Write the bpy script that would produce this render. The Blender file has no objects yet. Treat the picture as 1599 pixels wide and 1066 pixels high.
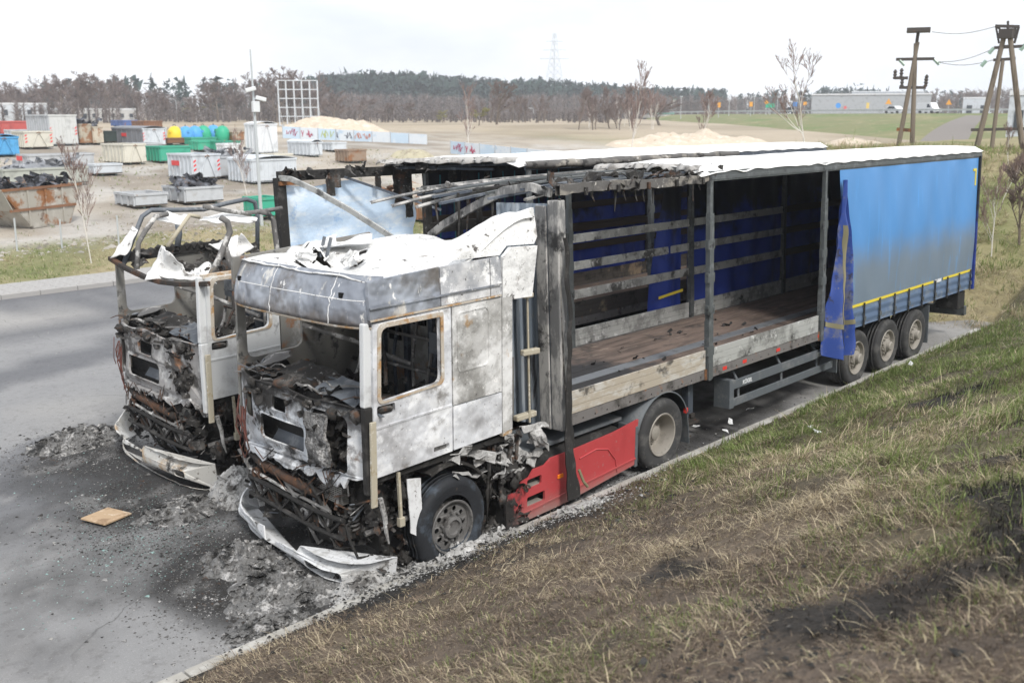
import bpy, bmesh, math, random
import numpy as np
from mathutils import Vector, Matrix, noise as mnoise
from mathutils.geometry import tessellate_polygon
random.seed(11)
rng = np.random.default_rng(7)
PI = math.pi
scene = bpy.context.scene
C = bpy.context.collection

# ------------------------------------------------------------------ camera
CAM = (-8.49, -8.514, 4.73); YAW = 0.7623; PITCH = -0.228; FPX = 1528.0; PW, PH = 1599.0, 1066.0
cam_d = bpy.data.cameras.new('camera'); cam = bpy.data.objects.new('camera', cam_d); C.objects.link(cam)
cam.location = CAM
fwd = Vector((math.cos(PITCH)*math.cos(YAW), math.cos(PITCH)*math.sin(YAW), math.sin(PITCH)))
cam.rotation_euler = fwd.to_track_quat('-Z', 'Y').to_euler()
cam_d.sensor_width = 36.0; cam_d.lens = 36.0*FPX/PW
cam_d.clip_start = 0.1; cam_d.clip_end = 6000
cam_d.dof.use_dof = True; cam_d.dof.focus_distance = 12.5; cam_d.dof.aperture_fstop = 2.0
scene.camera = cam
scene.render.resolution_x, scene.render.resolution_y = 1024, 682

# ------------------------------------------------------------------ sky, sun, exposure
SUN_EL = math.radians(46); SUN_DIR = Vector((-0.30, -0.95, 0)).normalized()      # horizontal direction towards the sun
w = bpy.data.worlds.new('World'); scene.world = w; w.use_nodes = True
nt = w.node_tree; nt.nodes.clear()
def wn(t, **k):
    n = nt.nodes.new(t)
    for a, b in k.items(): setattr(n, a, b)
    return n
sky = wn('ShaderNodeTexSky', sky_type='NISHITA'); sky.sun_disc = False
sky.sun_elevation = SUN_EL; sky.sun_rotation = math.atan2(SUN_DIR.x, SUN_DIR.y); sky.dust_density = 3.0; sky.air_density = 1.0
tc = wn('ShaderNodeTexCoord'); mp = wn('ShaderNodeMapping'); mp.inputs['Scale'].default_value = (1, 1, 2.6)
nz = wn('ShaderNodeTexNoise'); nz.inputs['Scale'].default_value = 2.6; nz.inputs['Detail'].default_value = 6; nz.inputs['Roughness'].default_value = .55
rp = wn('ShaderNodeValToRGB'); rp.color_ramp.elements[0].position = .34; rp.color_ramp.elements[0].color = (7.0, 7.4, 8.0, 1)
rp.color_ramp.elements[1].position = .62; rp.color_ramp.elements[1].color = (10.3, 10.4, 10.6, 1)
mx = wn('ShaderNodeMix', data_type='RGBA'); mx.inputs['Factor'].default_value = .88
bg = wn('ShaderNodeBackground'); bg.inputs['Strength'].default_value = .1
wo = wn('ShaderNodeOutputWorld')
L = nt.links.new
L(tc.outputs['Generated'], mp.inputs['Vector']); L(mp.outputs['Vector'], nz.inputs['Vector']); L(nz.outputs['Fac'], rp.inputs['Fac'])
L(sky.outputs['Color'], mx.inputs['A']); L(rp.outputs['Color'], mx.inputs['B']); L(mx.outputs['Result'], bg.inputs['Color']); L(bg.outputs['Background'], wo.inputs['Surface'])
sun_d = bpy.data.lights.new('sun', 'SUN'); sun_d.energy = 2.1; sun_d.angle = math.radians(12); sun_d.color = (1, .965, .91)
sun = bpy.data.objects.new('sun', sun_d); C.objects.link(sun)
sd = Vector((SUN_DIR.x*math.cos(SUN_EL), SUN_DIR.y*math.cos(SUN_EL), math.sin(SUN_EL)))
sun.rotation_euler = (-sd).to_track_quat('-Z', 'Y').to_euler(); sun.location = sd*40
scene.view_settings.view_transform = 'Standard'; scene.view_settings.look = 'None'
scene.view_settings.exposure = 0.48; scene.view_settings.gamma = 1.0; scene.view_settings.use_curve_mapping = False
scene.cycles.volume_bounces = 3; scene.cycles.max_bounces = 6; scene.cycles.diffuse_bounces = 3; scene.cycles.glossy_bounces = 2; scene.cycles.transparent_max_bounces = 4
scene.cycles.use_denoising = True

# ------------------------------------------------------------------ pixel -> direction helpers (distance always comes from the ground or a known plane)
_r = fwd.cross(Vector((0, 0, 1))).normalized(); _u = _r.cross(fwd)
def ray(px, py): return fwd + _r*((px-PW/2)/FPX) - _u*((py-PH/2)/FPX)
def on(px, py, ax, v):
    d = ray(px, py); i = 'XYZ'.index(ax); return Vector(CAM) + d*((v-CAM[i])/d[i])
def depth(p): return (Vector(p)-Vector(CAM)).dot(fwd)
def ppm(p): return FPX/depth(p)

# ------------------------------------------------------------------ terrain
KY = -1.29                                  # near kerb face
def sstep(a, b, x):
    t = np.clip((x-a)/(b-a), 0, 1); return t*t*(3-2*t)
def H(x, y):
    x = np.asarray(x, float); y = np.asarray(y, float)
    n = .05*np.sin(x*.9+y*.7)+.035*np.sin(x*2.1-y*1.7+1)+.02*np.sin(x*4.3+y*3.1)
    bank = .10+.42*np.clip(KY-.16-y, 0, 8.2)+n*np.clip((KY-.3-y)*.6, 0, 1)
    end = np.clip(.29*(x-14.5-.12*np.clip(y, 0, 12)), -.07, 3.4)+.02*np.sin(x*1.3+y)*np.clip(x-16, 0, 1)
    yard = np.where(y > 22, np.clip(.042*(y-22), 0, 3.1)+.08, -1)
    z = np.zeros_like(x)-.06
    z = np.where(y < KY-.14, bank, z)
    z = np.where(y > 19.0, .08, z)
    z = np.maximum(z, np.where(x > 14.3, end*(1-sstep(11, 19, y)) - .12*sstep(11, 14, y), -1))
    z = np.maximum(z, yard)
    far = sstep(110, 260, np.hypot(x, y))
    z = z*(1-far)+(1.0+2.3*sstep(40, 125, y))*far
    return z
def gp(px, py, t0=6.0, t1=4000.0):
    d = ray(px, py); c = Vector(CAM); t = t0
    last = t
    while t < t1:
        p = c+d*t
        if p.z <= float(H(p.x, p.y)):
            a, b = last, t
            for _ in range(24):
                m = (a+b)/2; q = c+d*m
                if q.z <= float(H(q.x, q.y)): b = m
                else: a = m
            return c+d*b
        last = t; t *= 1.012
    return c+d*t1

# ------------------------------------------------------------------ mesh building
class MB:
    def __init__(s): s.v = []; s.f = []
    def add(s, vs, fs):
        o = len(s.v); s.v += [tuple(v) for v in vs]; s.f += [tuple(i+o for i in f) for f in fs]; return s
    def box(s, x0, x1, y0, y1, z0, z1):
        s.add([(x0,y0,z0),(x1,y0,z0),(x1,y1,z0),(x0,y1,z0),(x0,y0,z1),(x1,y0,z1),(x1,y1,z1),(x0,y1,z1)],
              [(0,3,2,1),(4,5,6,7),(0,1,5,4),(1,2,6,5),(2,3,7,6),(3,0,4,7)]); return s
    def obox(s, c, sx, sy, sz, rot=(0,0,0)):
        m = Matrix.Translation(c) @ Vector_euler(rot)
        pts = [m @ Vector((a*sx/2, b*sy/2, d*sz/2)) for d in (-1,1) for a,b in ((-1,-1),(1,-1),(1,1),(-1,1))]
        s.add(pts, [(0,3,2,1),(4,5,6,7),(0,1,5,4),(1,2,6,5),(2,3,7,6),(3,0,4,7)]); return s
    def bar(s, p, q, w, h=None, up=(0,0,1)):
        p = Vector(p); q = Vector(q); h = h or w; d = (q-p).normalized(); up = Vector(up)
        if abs(d.dot(up)) > .98: up = Vector((1,0,0))
        a = d.cross(up).normalized()*w/2; b = a.cross(d).normalized()*h/2
        pts = [p-a-b, p+a-b, p+a+b, p-a+b, q-a-b, q+a-b, q+a+b, q-a+b]
        s.add(pts, [(0,3,2,1),(4,5,6,7),(0,1,5,4),(1,2,6,5),(2,3,7,6),(3,0,4,7)]); return s
    def tube(s, pts, r, n=8, cap=True):
        pts = [Vector(p) for p in pts]; rs = r if isinstance(r, (list, tuple)) else [r]*len(pts)
        up = None; o = len(s.v)
        for i, p in enumerate(pts):
            d = (pts[min(i+1, len(pts)-1)]-pts[max(i-1, 0)]).normalized()
            if up is None: up = Vector((0,0,1)) if abs(d.z) < .9 else Vector((1,0,0))
            a = d.cross(up).normalized(); b = a.cross(d).normalized(); up = b
            for k in range(n):
                t = 2*PI*k/n; s.v.append(tuple(p+(a*math.cos(t)+b*math.sin(t))*rs[i]))
        for i in range(len(pts)-1):
            for k in range(n):
                k2 = (k+1) % n
                s.f.append((o+i*n+k, o+i*n+k2, o+(i+1)*n+k2, o+(i+1)*n+k))
        if cap:
            s.f.append(tuple(o+k for k in range(n))[::-1]); s.f.append(tuple(o+(len(pts)-1)*n+k for k in range(n)))
        return s
    def lathe(s, prof, c, axis='Y', n=28, a0=0, a1=2*PI):
        """prof: list of (radius, offset along axis)"""
        o = len(s.v); full = abs(a1-a0-2*PI) < 1e-6; m = n if full else n+1
        for (r, h) in prof:
            for k in range(m):
                t = a0+(a1-a0)*k/n; u, v2 = r*math.cos(t), r*math.sin(t)
                if axis == 'Y': s.v.append((c[0]+u, c[1]+h, c[2]+v2))
                elif axis == 'Z': s.v.append((c[0]+u, c[1]+v2, c[2]+h))
                else: s.v.append((c[0]+h, c[1]+u, c[2]+v2))
        for i in range(len(prof)-1):
            for k in range(n):
                k2 = (k+1) % m
                s.f.append((o+i*m+k, o+i*m+k2, o+(i+1)*m+k2, o+(i+1)*m+k))
        return s
    def grid(s, fn, nu, nv):
        o = len(s.v)
        for i in range(nu+1):
            for j in range(nv+1): s.v.append(tuple(fn(i/nu, j/nv)))
        for i in range(nu):
            for j in range(nv):
                a = o+i*(nv+1)+j; s.f.append((a, a+nv+1, a+nv+2, a+1))
        return s
    def plate(s, outline, holes, fn, t):
        """flat plate with holes: outline/holes are 2-D polygons, fn(u,v,depth) -> 3-D, t thickness"""
        loops = [outline]+holes
        tri = tessellate_polygon([[Vector((a, b, 0)) for a, b in l] for l in loops])
        flat = [p for l in loops for p in l]; o = len(s.v); n = len(flat)
        s.v += [tuple(fn(a, b, 0)) for a, b in flat]+[tuple(fn(a, b, t)) for a, b in flat]
        s.f += [tuple(o+i for i in f) for f in tri]+[tuple(o+n+i for i in f[::-1]) for f in tri]
        k = o
        for l in loops:
            m = len(l)
            for i in range(m):
                j = (i+1) % m; s.f.append((k+i, k+j, k+j+n, k+i+n))
            k += m
        return s
    def lump(s, c, r, seed=0, amp=.35, sub=2, sq=(1,1,1), fr=2.0):
        bm = bmesh.new(); bmesh.ops.create_icosphere(bm, subdivisions=sub, radius=1)
        vs = []
        for v in bm.verts:
            d = v.co.normalized(); k = 1+amp*mnoise.noise(d*fr+Vector((seed*3.7, seed*1.3, seed)))+amp*.5*mnoise.noise(d*fr*2.7+Vector((seed, 5, 2)))
            vs.append((c[0]+d.x*r*k*sq[0], c[1]+d.y*r*k*sq[1], c[2]+d.z*r*k*sq[2]))
        s.add(vs, [tuple(v.index for v in f.verts) for f in bm.faces]); bm.free(); return s
    def scrap(s, c, size, seed):
        """crumpled bit of sheet metal"""
        rd = random.Random(seed); m = Matrix.Rotation(rd.uniform(0, 6.3), 4, 'Z') @ Matrix.Rotation(rd.uniform(-1.2, 1.2), 4, 'X') @ Matrix.Rotation(rd.uniform(-.7, .7), 4, 'Y')
        L_ = size*rd.uniform(.5, 1.2); W_ = size*rd.uniform(.2, .7)
        def fn(u, v):
            p = Vector(((u-.5)*L_, (v-.5)*W_, 0)); q = p*(3/size)+Vector((seed*1.7 % 50, seed*.9 % 40, 0))
            p.z += size*.28*mnoise.noise(q); p.x += size*.08*mnoise.noise(q*2+Vector((9,9,9)))
            return Vector(c)+m @ p
        s.grid(fn, 4, 3); return s
    def build(s, name, mat, parent=None, smooth=False, bevel=0, label=None, kind=None, xf=None, solid=0, autos=None):
        me = bpy.data.meshes.new(name)
        o0 = ORG.get(root_of(parent)) if parent else None
        vs = s.v
        if xf: vs = [xf(*v) for v in vs]
        if o0: vs = [(a-o0[0], b-o0[1], c-o0[2]) for a, b, c in vs]
        me.from_pydata([tuple(v) for v in vs], [], s.f); me.validate(); me.update()
        o = bpy.data.objects.new(name, me); C.objects.link(o)
        if mat: me.materials.append(mat)
        if smooth: me.polygons.foreach_set('use_smooth', [True]*len(me.polygons))
        if parent: o.parent = parent
        if solid:
            md = o.modifiers.new('solid', 'SOLIDIFY'); md.thickness = solid; md.offset = 0
        if bevel:
            md = o.modifiers.new('bevel', 'BEVEL'); md.width = bevel; md.segments = 2; md.limit_method = 'ANGLE'; md.angle_limit = .6
        if autos:
            try: me.set_sharp_from_angle(angle=autos)
            except Exception: pass
        if label: o['label'] = label
        if kind: o['kind'] = kind
        return o
def Vector_euler(r):
    from mathutils import Euler
    return Euler(r).to_matrix().to_4x4()
ORG = {}
def root_of(o):
    while o.parent: o = o.parent
    return o
def thing(name, label, cat, loc=(0,0,0), group=None, world=True):
    """Empty at the base of a thing; world=True: its parts are written in world coordinates"""
    o = bpy.data.objects.new(name, None); C.objects.link(o); o.location = loc; o.empty_display_size = .2
    o['label'] = label; o['category'] = cat
    if group: o['group'] = group
    if world: ORG[o] = tuple(loc)
    return o
def tag(o, label, cat, group=None):
    o['label'] = label; o['category'] = cat
    if group: o['group'] = group
    return o
def copy_tree(root, loc, rz=None, scale=None, label=None, group=None):
    r = root.copy(); C.objects.link(r); r.location = loc
    if rz is not None: r.rotation_euler = (r.rotation_euler[0], r.rotation_euler[1], rz)
    if scale is not None: r.scale = scale if not isinstance(scale, (int, float)) else (scale,)*3
    if label: r['label'] = label
    if group: r['group'] = group
    for ch in list(root.children):
        c = ch.copy(); C.objects.link(c); c.parent = r
        for g in list(ch.children):
            d = g.copy(); C.objects.link(d); d.parent = c
    return r
def recentre(o):
    """put a single-mesh thing's origin at the middle of its base"""
    me = o.data; n = len(me.vertices); a = np.empty(n*3); me.vertices.foreach_get('co', a); a = a.reshape(-1, 3)
    c = np.array([(a[:,0].min()+a[:,0].max())/2, (a[:,1].min()+a[:,1].max())/2, a[:,2].min()]); a -= c
    me.vertices.foreach_set('co', a.ravel()); o.location = c; me.update(); return o

# ------------------------------------------------------------------ materials
MATS = {}
def M(name, base, rough=.8, metal=0.0, layers=(), bump=None, spec=.4, coords='Object', alpha=None, trans=0, attr=None):
    """layers: (colour, scale, lo, hi[, dict(stretch=(x,y,z), detail=, seed=, grad=(axis,a,b,noise), amount=)])"""
    if name in MATS: return MATS[name]
    m = bpy.data.materials.new(name); m.use_nodes = True; MATS[name] = m
    t = m.node_tree; N = t.nodes; b = N['Principled BSDF']; k = t.links.new
    b.inputs['Roughness'].default_value = rough; b.inputs['Metallic'].default_value = metal; b.inputs['Specular IOR Level'].default_value = spec
    tcn = N.new('ShaderNodeTexCoord'); co = tcn.outputs[coords]
    if attr:
        a = N.new('ShaderNodeAttribute'); a.attribute_name = attr; cur = a.outputs['Color']
    else:
        rgb = N.new('ShaderNodeRGB'); rgb.outputs[0].default_value = (*base, 1); cur = rgb.outputs[0]
    for i, ly in enumerate(layers):
        col, sc, lo, hi = ly[:4]; op = ly[4] if len(ly) > 4 else {}
        mpn = N.new('ShaderNodeMapping'); k(co, mpn.inputs['Vector']); mpn.inputs['Scale'].default_value = op.get('stretch', (1,1,1))
        sd_ = op.get('seed', i*7.3+len(name)); mpn.inputs['Location'].default_value = (sd_, sd_*.7, sd_*1.3)
        nn = N.new('ShaderNodeTexNoise'); nn.inputs['Scale'].default_value = sc; nn.inputs['Detail'].default_value = op.get('detail', 10); nn.inputs['Roughness'].default_value = op.get('rough', .67)
        k(mpn.outputs['Vector'], nn.inputs['Vector']); f = nn.outputs['Fac']
        if 'grad' in op:
            ax, a0, a1, amt = op['grad']
            sp = N.new('ShaderNodeSeparateXYZ'); k(co, sp.inputs[0]); mr = N.new('ShaderNodeMapRange'); k(sp.outputs[ax], mr.inputs['Value'])
            mr.inputs['From Min'].default_value = a0; mr.inputs['From Max'].default_value = a1; mr.clamp = True
            ma = N.new('ShaderNodeMath'); ma.operation = 'SUBTRACT'; k(nn.outputs['Fac'], ma.inputs[0]); ma.inputs[1].default_value = .5
            mb = N.new('ShaderNodeMath'); mb.operation = 'MULTIPLY_ADD'; k(ma.outputs[0], mb.inputs[0]); mb.inputs[1].default_value = amt; k(mr.outputs['Result'], mb.inputs[2]); f = mb.outputs[0]
        mr = N.new('ShaderNodeMapRange'); mr.interpolation_type = 'SMOOTHSTEP'; k(f, mr.inputs['Value']); mr.inputs['From Min'].default_value = lo; mr.inputs['From Max'].default_value = hi
        mr.inputs['To Max'].default_value = op.get('amount', 1.0)
        mxn = N.new('ShaderNodeMix'); mxn.data_type = 'RGBA'; k(mr.outputs['Result'], mxn.inputs['Factor']); k(cur, mxn.inputs['A']); mxn.inputs['B'].default_value = (*col, 1)
        if op.get('mul'): mxn.blend_type = 'MULTIPLY'
        cur = mxn.outputs['Result']
    k(cur, b.inputs['Base Color'])
    if bump:
        nb = N.new('ShaderNodeTexNoise'); nb.inputs['Scale'].default_value = bump[0]; nb.inputs['Detail'].default_value = 6; k(co, nb.inputs['Vector'])
        bn = N.new('ShaderNodeBump'); bn.inputs['Strength'].default_value = bump[1]; bn.inputs['Distance'].default_value = bump[2] if len(bump) > 2 else .02
        k(nb.outputs['Fac'], bn.inputs['Height'])
        if len(bump) > 3:                                             # slow buckles under the fine grain
            nl = N.new('ShaderNodeTexNoise'); nl.inputs['Scale'].default_value = bump[3]; nl.inputs['Detail'].default_value = 2; k(co, nl.inputs['Vector'])
            bl = N.new('ShaderNodeBump'); bl.inputs['Strength'].default_value = .8; bl.inputs['Distance'].default_value = bump[4]; k(nl.outputs['Fac'], bl.inputs['Height']); k(bl.outputs['Normal'], bn.inputs['Normal'])
        k(bn.outputs['Normal'], b.inputs['Normal'])
    if trans:
        tr = N.new('ShaderNodeBsdfTranslucent'); k(cur, tr.inputs['Color']); ms = N.new('ShaderNodeMixShader'); ms.inputs[0].default_value = trans
        k(b.outputs[0], ms.inputs[1]); k(tr.outputs[0], ms.inputs[2]); k(ms.outputs[0], N['Material Output'].inputs['Surface'])
    return m
ASH = (.62, .615, .60); SOOT = (.018, .017, .016); RUST = (.26, .115, .045); DRUST = (.10, .05, .028); GREY = (.25, .25, .255)
m_ashcab = M('ash_white_panel', (.60,.60,.60), .75, layers=[((.33,.34,.36), 1.6, .42, .62), ((.40,.31,.20), 2.1, .60, .72, dict(amount=.6)), ((.80,.80,.79), 5, .52, .62), ((.16,.155,.15), 3.4, .62, .70, dict(amount=.8)), ((.05,.05,.05), 9, .64, .70), ((.30,.17,.08), 1.7, .62, .70, dict(amount=.7)), ((.78,.77,.75), 34, .60, .66, dict(amount=.85)), ((.09,.085,.08), 24, .61, .67, dict(amount=.8))], bump=(18, .35, .012, 3, .08))
m_doorpanel = M('burnt_door_panel', (.64,.655,.68), .6, layers=[((.40,.40,.41), 1.5, .46, .64), ((.76,.77,.78), 2.4, .50, .60), ((.20,.185,.17), 2.2, .58, .70, dict(amount=.8, detail=9)), ((.09,.085,.08), 5, .64, .70, dict(amount=.8)), ((.36,.24,.12), 3.0, .64, .74, dict(amount=.6)), ((.78,.77,.75), 34, .60, .66, dict(amount=.85)), ((.09,.085,.08), 24, .61, .67, dict(amount=.8))], bump=(25, .2, .008, 3.2, .10))
m_visor = M('burnt_roof_visor', (.25,.27,.31), .42, .25, layers=[((.40,.43,.48), 1.1, .42, .62, dict(detail=4)), ((.16,.14,.12), 1.3, .50, .68, dict(amount=.85, detail=5)), ((.66,.64,.60), 3.2, .58, .64, dict(stretch=(1,1,.3))), ((.36,.25,.15), 3.7, .64, .72, dict(amount=.6)), ((.85,.84,.82), 9, .62, .67, dict(stretch=(1,1,.5))), ((.12,.095,.075), 3.0, .45, .95, dict(grad=(2, 3.08, 2.68, 1.1), amount=.75, stretch=(1,1,.4)))], bump=(14, .3, .012, 3.5, .12))
m_sleeper = M('burnt_sleeper_panel', (.48,.475,.46), .65, layers=[((.70,.70,.69), 2.2, .46, .58), ((.18,.175,.16), 1.5, .48, .64, dict(amount=.8)), ((.36,.22,.09), 2.6, .58, .68, dict(amount=.8)), ((.80,.79,.77), 7, .6, .68), ((.78,.77,.75), 34, .60, .66, dict(amount=.85)), ((.09,.085,.08), 24, .61, .67, dict(amount=.8))], bump=(20, .2, .008, 3.0, .08))
m_roofash = M('white_ash_roof', (.80,.80,.79), .9, layers=[((.58,.58,.57), 2.2, .48, .64), ((.34,.32,.30), 4, .58, .68), ((.12,.11,.105), 8, .60, .66), ((.10,.095,.09), 30, .60, .66, dict(amount=.8))], bump=(16, .7, .018))
m_soot = M('soot_black', (.022,.021,.02), .85, layers=[((.06,.057,.054), 5, .5, .65), ((.14,.13,.12), 14, .62, .70)], bump=(30, .4, .01))
m_char = M('charred_parts', (.03,.028,.026), .85, layers=[((.10,.095,.09), 6, .5, .62), ((.34,.33,.32), 13, .60, .68), (DRUST, 4, .55, .66, dict(amount=.8))], bump=(40, .5, .01))
m_charrust = M('charred_rusty_steel', (.035,.030,.027), .85, layers=[(DRUST, 3, .48, .62), (RUST, 6, .62, .70), ((.30,.29,.28), 11, .64, .70)], bump=(40, .4, .01))
m_rust = M('rusty_steel', DRUST, .85, layers=[(RUST, 4, .42, .6), ((.03,.025,.02), 7, .56, .66), ((.42,.24,.12), 12, .6, .7)], bump=(40, .3, .006))
m_ash = M('grey_ash', (.19,.188,.185), .95, layers=[((.50,.49,.48), 7, .52, .62), ((.03,.03,.03), 3.6, .50, .60), ((.07,.066,.062), 16, .5, .60, dict(amount=.7)), ((.55,.54,.52), 21, .62, .68)], bump=(28, 1.0, .06))
m_ashlight = M('pale_ash', (.38,.375,.365), .95, layers=[((.60,.595,.585), 6, .52, .64), ((.10,.095,.09), 4, .54, .64), ((.15,.145,.14), 9, .56, .66)], bump=(35, .8, .03))
m_tan = M('tan_metal_bar', (.44,.40,.31), .7, layers=[((.36,.30,.2), 8, .55, .66), ((.66,.63,.56), 16, .55, .66)])
m_bluegrey = M('scorched_blue_steel', (.085,.10,.125), .55, .3, layers=[((.20,.22,.25), 4, .5, .66), ((.02,.02,.02), 7, .56, .68)])
m_dsteel = M('dark_grey_post', (.10,.11,.112), .6, .2, layers=[((.17,.18,.185), 6, .5, .66), ((.03,.03,.03), 4, .56, .68)])
m_alu = M('sooty_aluminium_board', (.46,.465,.45), .55, .25, layers=[((.27,.27,.26), 3, .46, .60), ((.05,.048,.045), 2.2, .55, .65, dict(amount=.88)), ((.66,.66,.65), 8, .56, .66)], bump=(25, .08, .004))
m_alub = M('scorched_tan_board', (.42,.37,.30), .65, .1, layers=[((.52,.50,.46), 2.6, .46, .6, dict(stretch=(1,1,3))), ((.055,.05,.045), 1.7, .56, .64, dict(amount=.9)), ((.24,.17,.11), 5, .58, .7, dict(amount=.6))], bump=(25, .1, .004))
m_rail = M('rusty_side_rail', (.16,.15,.145), .75, layers=[((.06,.055,.05), 3, .5, .64), (RUST, 6, .58, .68, dict(amount=.8)), ((.30,.29,.28), 11, .60, .70)])
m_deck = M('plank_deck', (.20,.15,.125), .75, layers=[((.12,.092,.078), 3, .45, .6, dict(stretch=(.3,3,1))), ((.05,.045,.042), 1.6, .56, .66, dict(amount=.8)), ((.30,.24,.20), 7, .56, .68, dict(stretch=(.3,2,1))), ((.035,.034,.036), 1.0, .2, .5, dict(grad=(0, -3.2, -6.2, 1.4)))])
m_decksteel = M('deck_steel_strip', (.36,.38,.41), .45, .6, layers=[((.20,.21,.22), 4, .5, .66)])
BLUE = (.085,.26,.56)
m_curtain = M('blue_curtain_outside', BLUE, .45, layers=[((.17,.22,.28), 1.6, .42, .95, dict(grad=(2, 3.35, 1.9, .35))), ((.10,.33,.70), 2.5, .55, .75, dict(stretch=(4,1,.35)))], bump=(5, .15, .03), spec=.5)
m_curtin = M('deep_blue_curtain', (.020,.045,.27), .5, layers=[((.010,.018,.09), 1.3, .46, .70), ((.04,.085,.36), 3.5, .58, .72, dict(stretch=(3,1,.4))), ((.008,.009,.014), 1.4, .35, .75, dict(grad=(2, 1.9, 3.6, 1.6)))], trans=.05)  # last layer darkens upwards: interior shade painted in with smoke soot
m_curtflap = M('folded_blue_curtain', (.03,.07,.30), .5, layers=[((.15,.16,.22), 2.5, .5, .64), ((.03,.03,.05), 4, .58, .68), ((.25,.23,.17), 6, .62, .7)], trans=.05)
m_curtpale = M('pale_blue_curtain', (.62,.77,.94), .5, layers=[((.80,.89,.97), 2.2, .46, .62, dict(stretch=(1,1,2.5))), ((.34,.54,.82), 3, .58, .72)], bump=(6, .5, .06), trans=.3)
m_yellow = M('yellow_marking', (.72,.58,.06), .5)
m_strapyel = M('dull_yellow_strap', (.22,.20,.12), .7)
m_skirtblue = M('dirty_blue_strap', (.10,.15,.24), .6, layers=[((.17,.21,.27), 4, .5, .65)])
m_roofw = M('white_roof_sheet', (.90,.90,.89), .7, layers=[((.72,.72,.71), 1.5, .60, .74, dict(stretch=(.4,1,1)))], bump=(4, .2, .03))
m_roofburn = M('scorched_roof_edge', (.42,.41,.395), .8, layers=[((.16,.15,.14), 4, .45, .62), ((.03,.03,.03), 6, .58, .68)])
m_red = M('red_side_skirt', (.46,.06,.065), .45, layers=[((.40,.05,.055), 2, .5, .68), ((.30,.10,.09), 5, .60, .72, dict(amount=.5)), ((.26,.19,.17), 3, .2, 1.1, dict(grad=(2, .46, .08, .7))), ((.03,.028,.027), 5, .45, .8, dict(grad=(0, -.15, -.85, 1.5))), ((.34,.24,.22), 14, .60, .68, dict(amount=.6))], spec=.5)
m_amber = M('amber_lamp', (.85,.22,.02), .2)
m_tyre = M('worn_tyre_rubber', (.045,.045,.046), .85, layers=[((.10,.098,.095), 4, .48, .66)], bump=(60, .2, .004))
m_tyreburn = M('burnt_tyre', (.020,.022,.026), .75, layers=[((.06,.075,.095), 3, .52, .66), ((.10,.08,.065), 6, .62, .7)], bump=(30, .35, .01))
m_rimpale = M('dusty_pale_rim', (.34,.315,.28), .6, .2, layers=[((.27,.25,.22), 6, .52, .66)])
m_rimburn = M('sooty_rim', (.21,.205,.20), .6, .4, layers=[((.10,.095,.09), 5, .5, .64), ((.34,.33,.32), 9, .58, .68)])
m_mud = M('grey_plastic_mudguard', (.105,.118,.13), .6, layers=[((.17,.175,.18), 4, .5, .66)])
m_hole = M('black_void', (.004,.004,.004), .9)
m_whitep = M('white_plastic', (.70,.71,.72), .55, layers=[((.50,.50,.49), 4, .50, .64), ((.12,.115,.11), 5, .58, .66), ((.20,.19,.18), 18, .58, .66)], bump=(20, .15, .006))
m_copper = M('red_brown_wire', (.13,.045,.034), .7, layers=[((.05,.045,.04), 8, .5, .62)])
m_asphalt = None
# ================================================================== GROUND
def vnoise(x, y, seed=0):
    x = np.asarray(x, float)+seed*17.13; y = np.asarray(y, float)-seed*9.71
    xi = np.floor(x).astype(np.int64); yi = np.floor(y).astype(np.int64); fx = x-xi; fy = y-yi
    fx = fx*fx*(3-2*fx); fy = fy*fy*(3-2*fy)
    def h(a, b):
        n = (a*374761393+b*668265263+seed*1442695) & 0xffffffff
        n = ((n ^ (n >> 13))*1274126177) & 0xffffffff
        return ((n ^ (n >> 16)) & 0xffff)/65535.0
    return (h(xi,yi)*(1-fx)+h(xi+1,yi)*fx)*(1-fy)+(h(xi,yi+1)*(1-fx)+h(xi+1,yi+1)*fx)*fy
def fbm(x, y, sc, seed=0, oc=4):
    t = 0; a = .5; s = 0
    for i in range(oc):
        t = t+a*vnoise(np.asarray(x)*sc, np.asarray(y)*sc, seed+i); s += a; a *= .5; sc *= 2.1
    return t/s
def lerp(a, b, t): return a+(b-a)*t[..., None]
def np_mesh(name, co, faces, mat, kind=None, col=None, smooth=True, tri=None):
    me = bpy.data.meshes.new(name); n = len(co); me.vertices.add(n); me.vertices.foreach_set('co', np.asarray(co, np.float32).ravel())
    # faces: list of (k x m) arrays of equal corner count
    tot = sum(f.size for f in faces); nf = sum(len(f) for f in faces)
    me.loops.add(tot); me.loops.foreach_set('vertex_index', np.concatenate([f.ravel() for f in faces]).astype(np.int32))
    st = []; o = 0
    for f in faces:
        st.append(o+np.arange(len(f))*f.shape[1]); o += f.size
    me.polygons.add(nf); me.polygons.foreach_set('loop_start', np.concatenate(st).astype(np.int32))
    me.update(calc_edges=True)
    if smooth: me.polygons.foreach_set('use_smooth', np.ones(nf, bool))
    if col is not None:
        ca = me.color_attributes.new('col', 'FLOAT_COLOR', 'POINT'); c4 = np.ones((n, 4), np.float32); c4[:, :3] = col; ca.data.foreach_set('color', c4.ravel())
    me.materials.append(mat); o = bpy.data.objects.new(name, me); C.objects.link(o)
    if kind: o['kind'] = kind
    return o
def grid_faces(nx, ny):
    i, j = np.meshgrid(np.arange(nx-1), np.arange(ny-1), indexing='ij'); a = (i*ny+j).ravel()
    return np.stack([a, a+ny, a+ny+1, a+1], 1)
def spaced(lo, hi, step, far, g=1.22):
    xs = list(np.arange(lo, hi+1e-6, step)); s = step
    while xs[-1] < far: s *= g; xs.append(xs[-1]+s)
    s = step; pre = []; x = lo
    while x > -far: s *= g; x -= s; pre.append(x)
    return np.array(pre[::-1]+xs)
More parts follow.
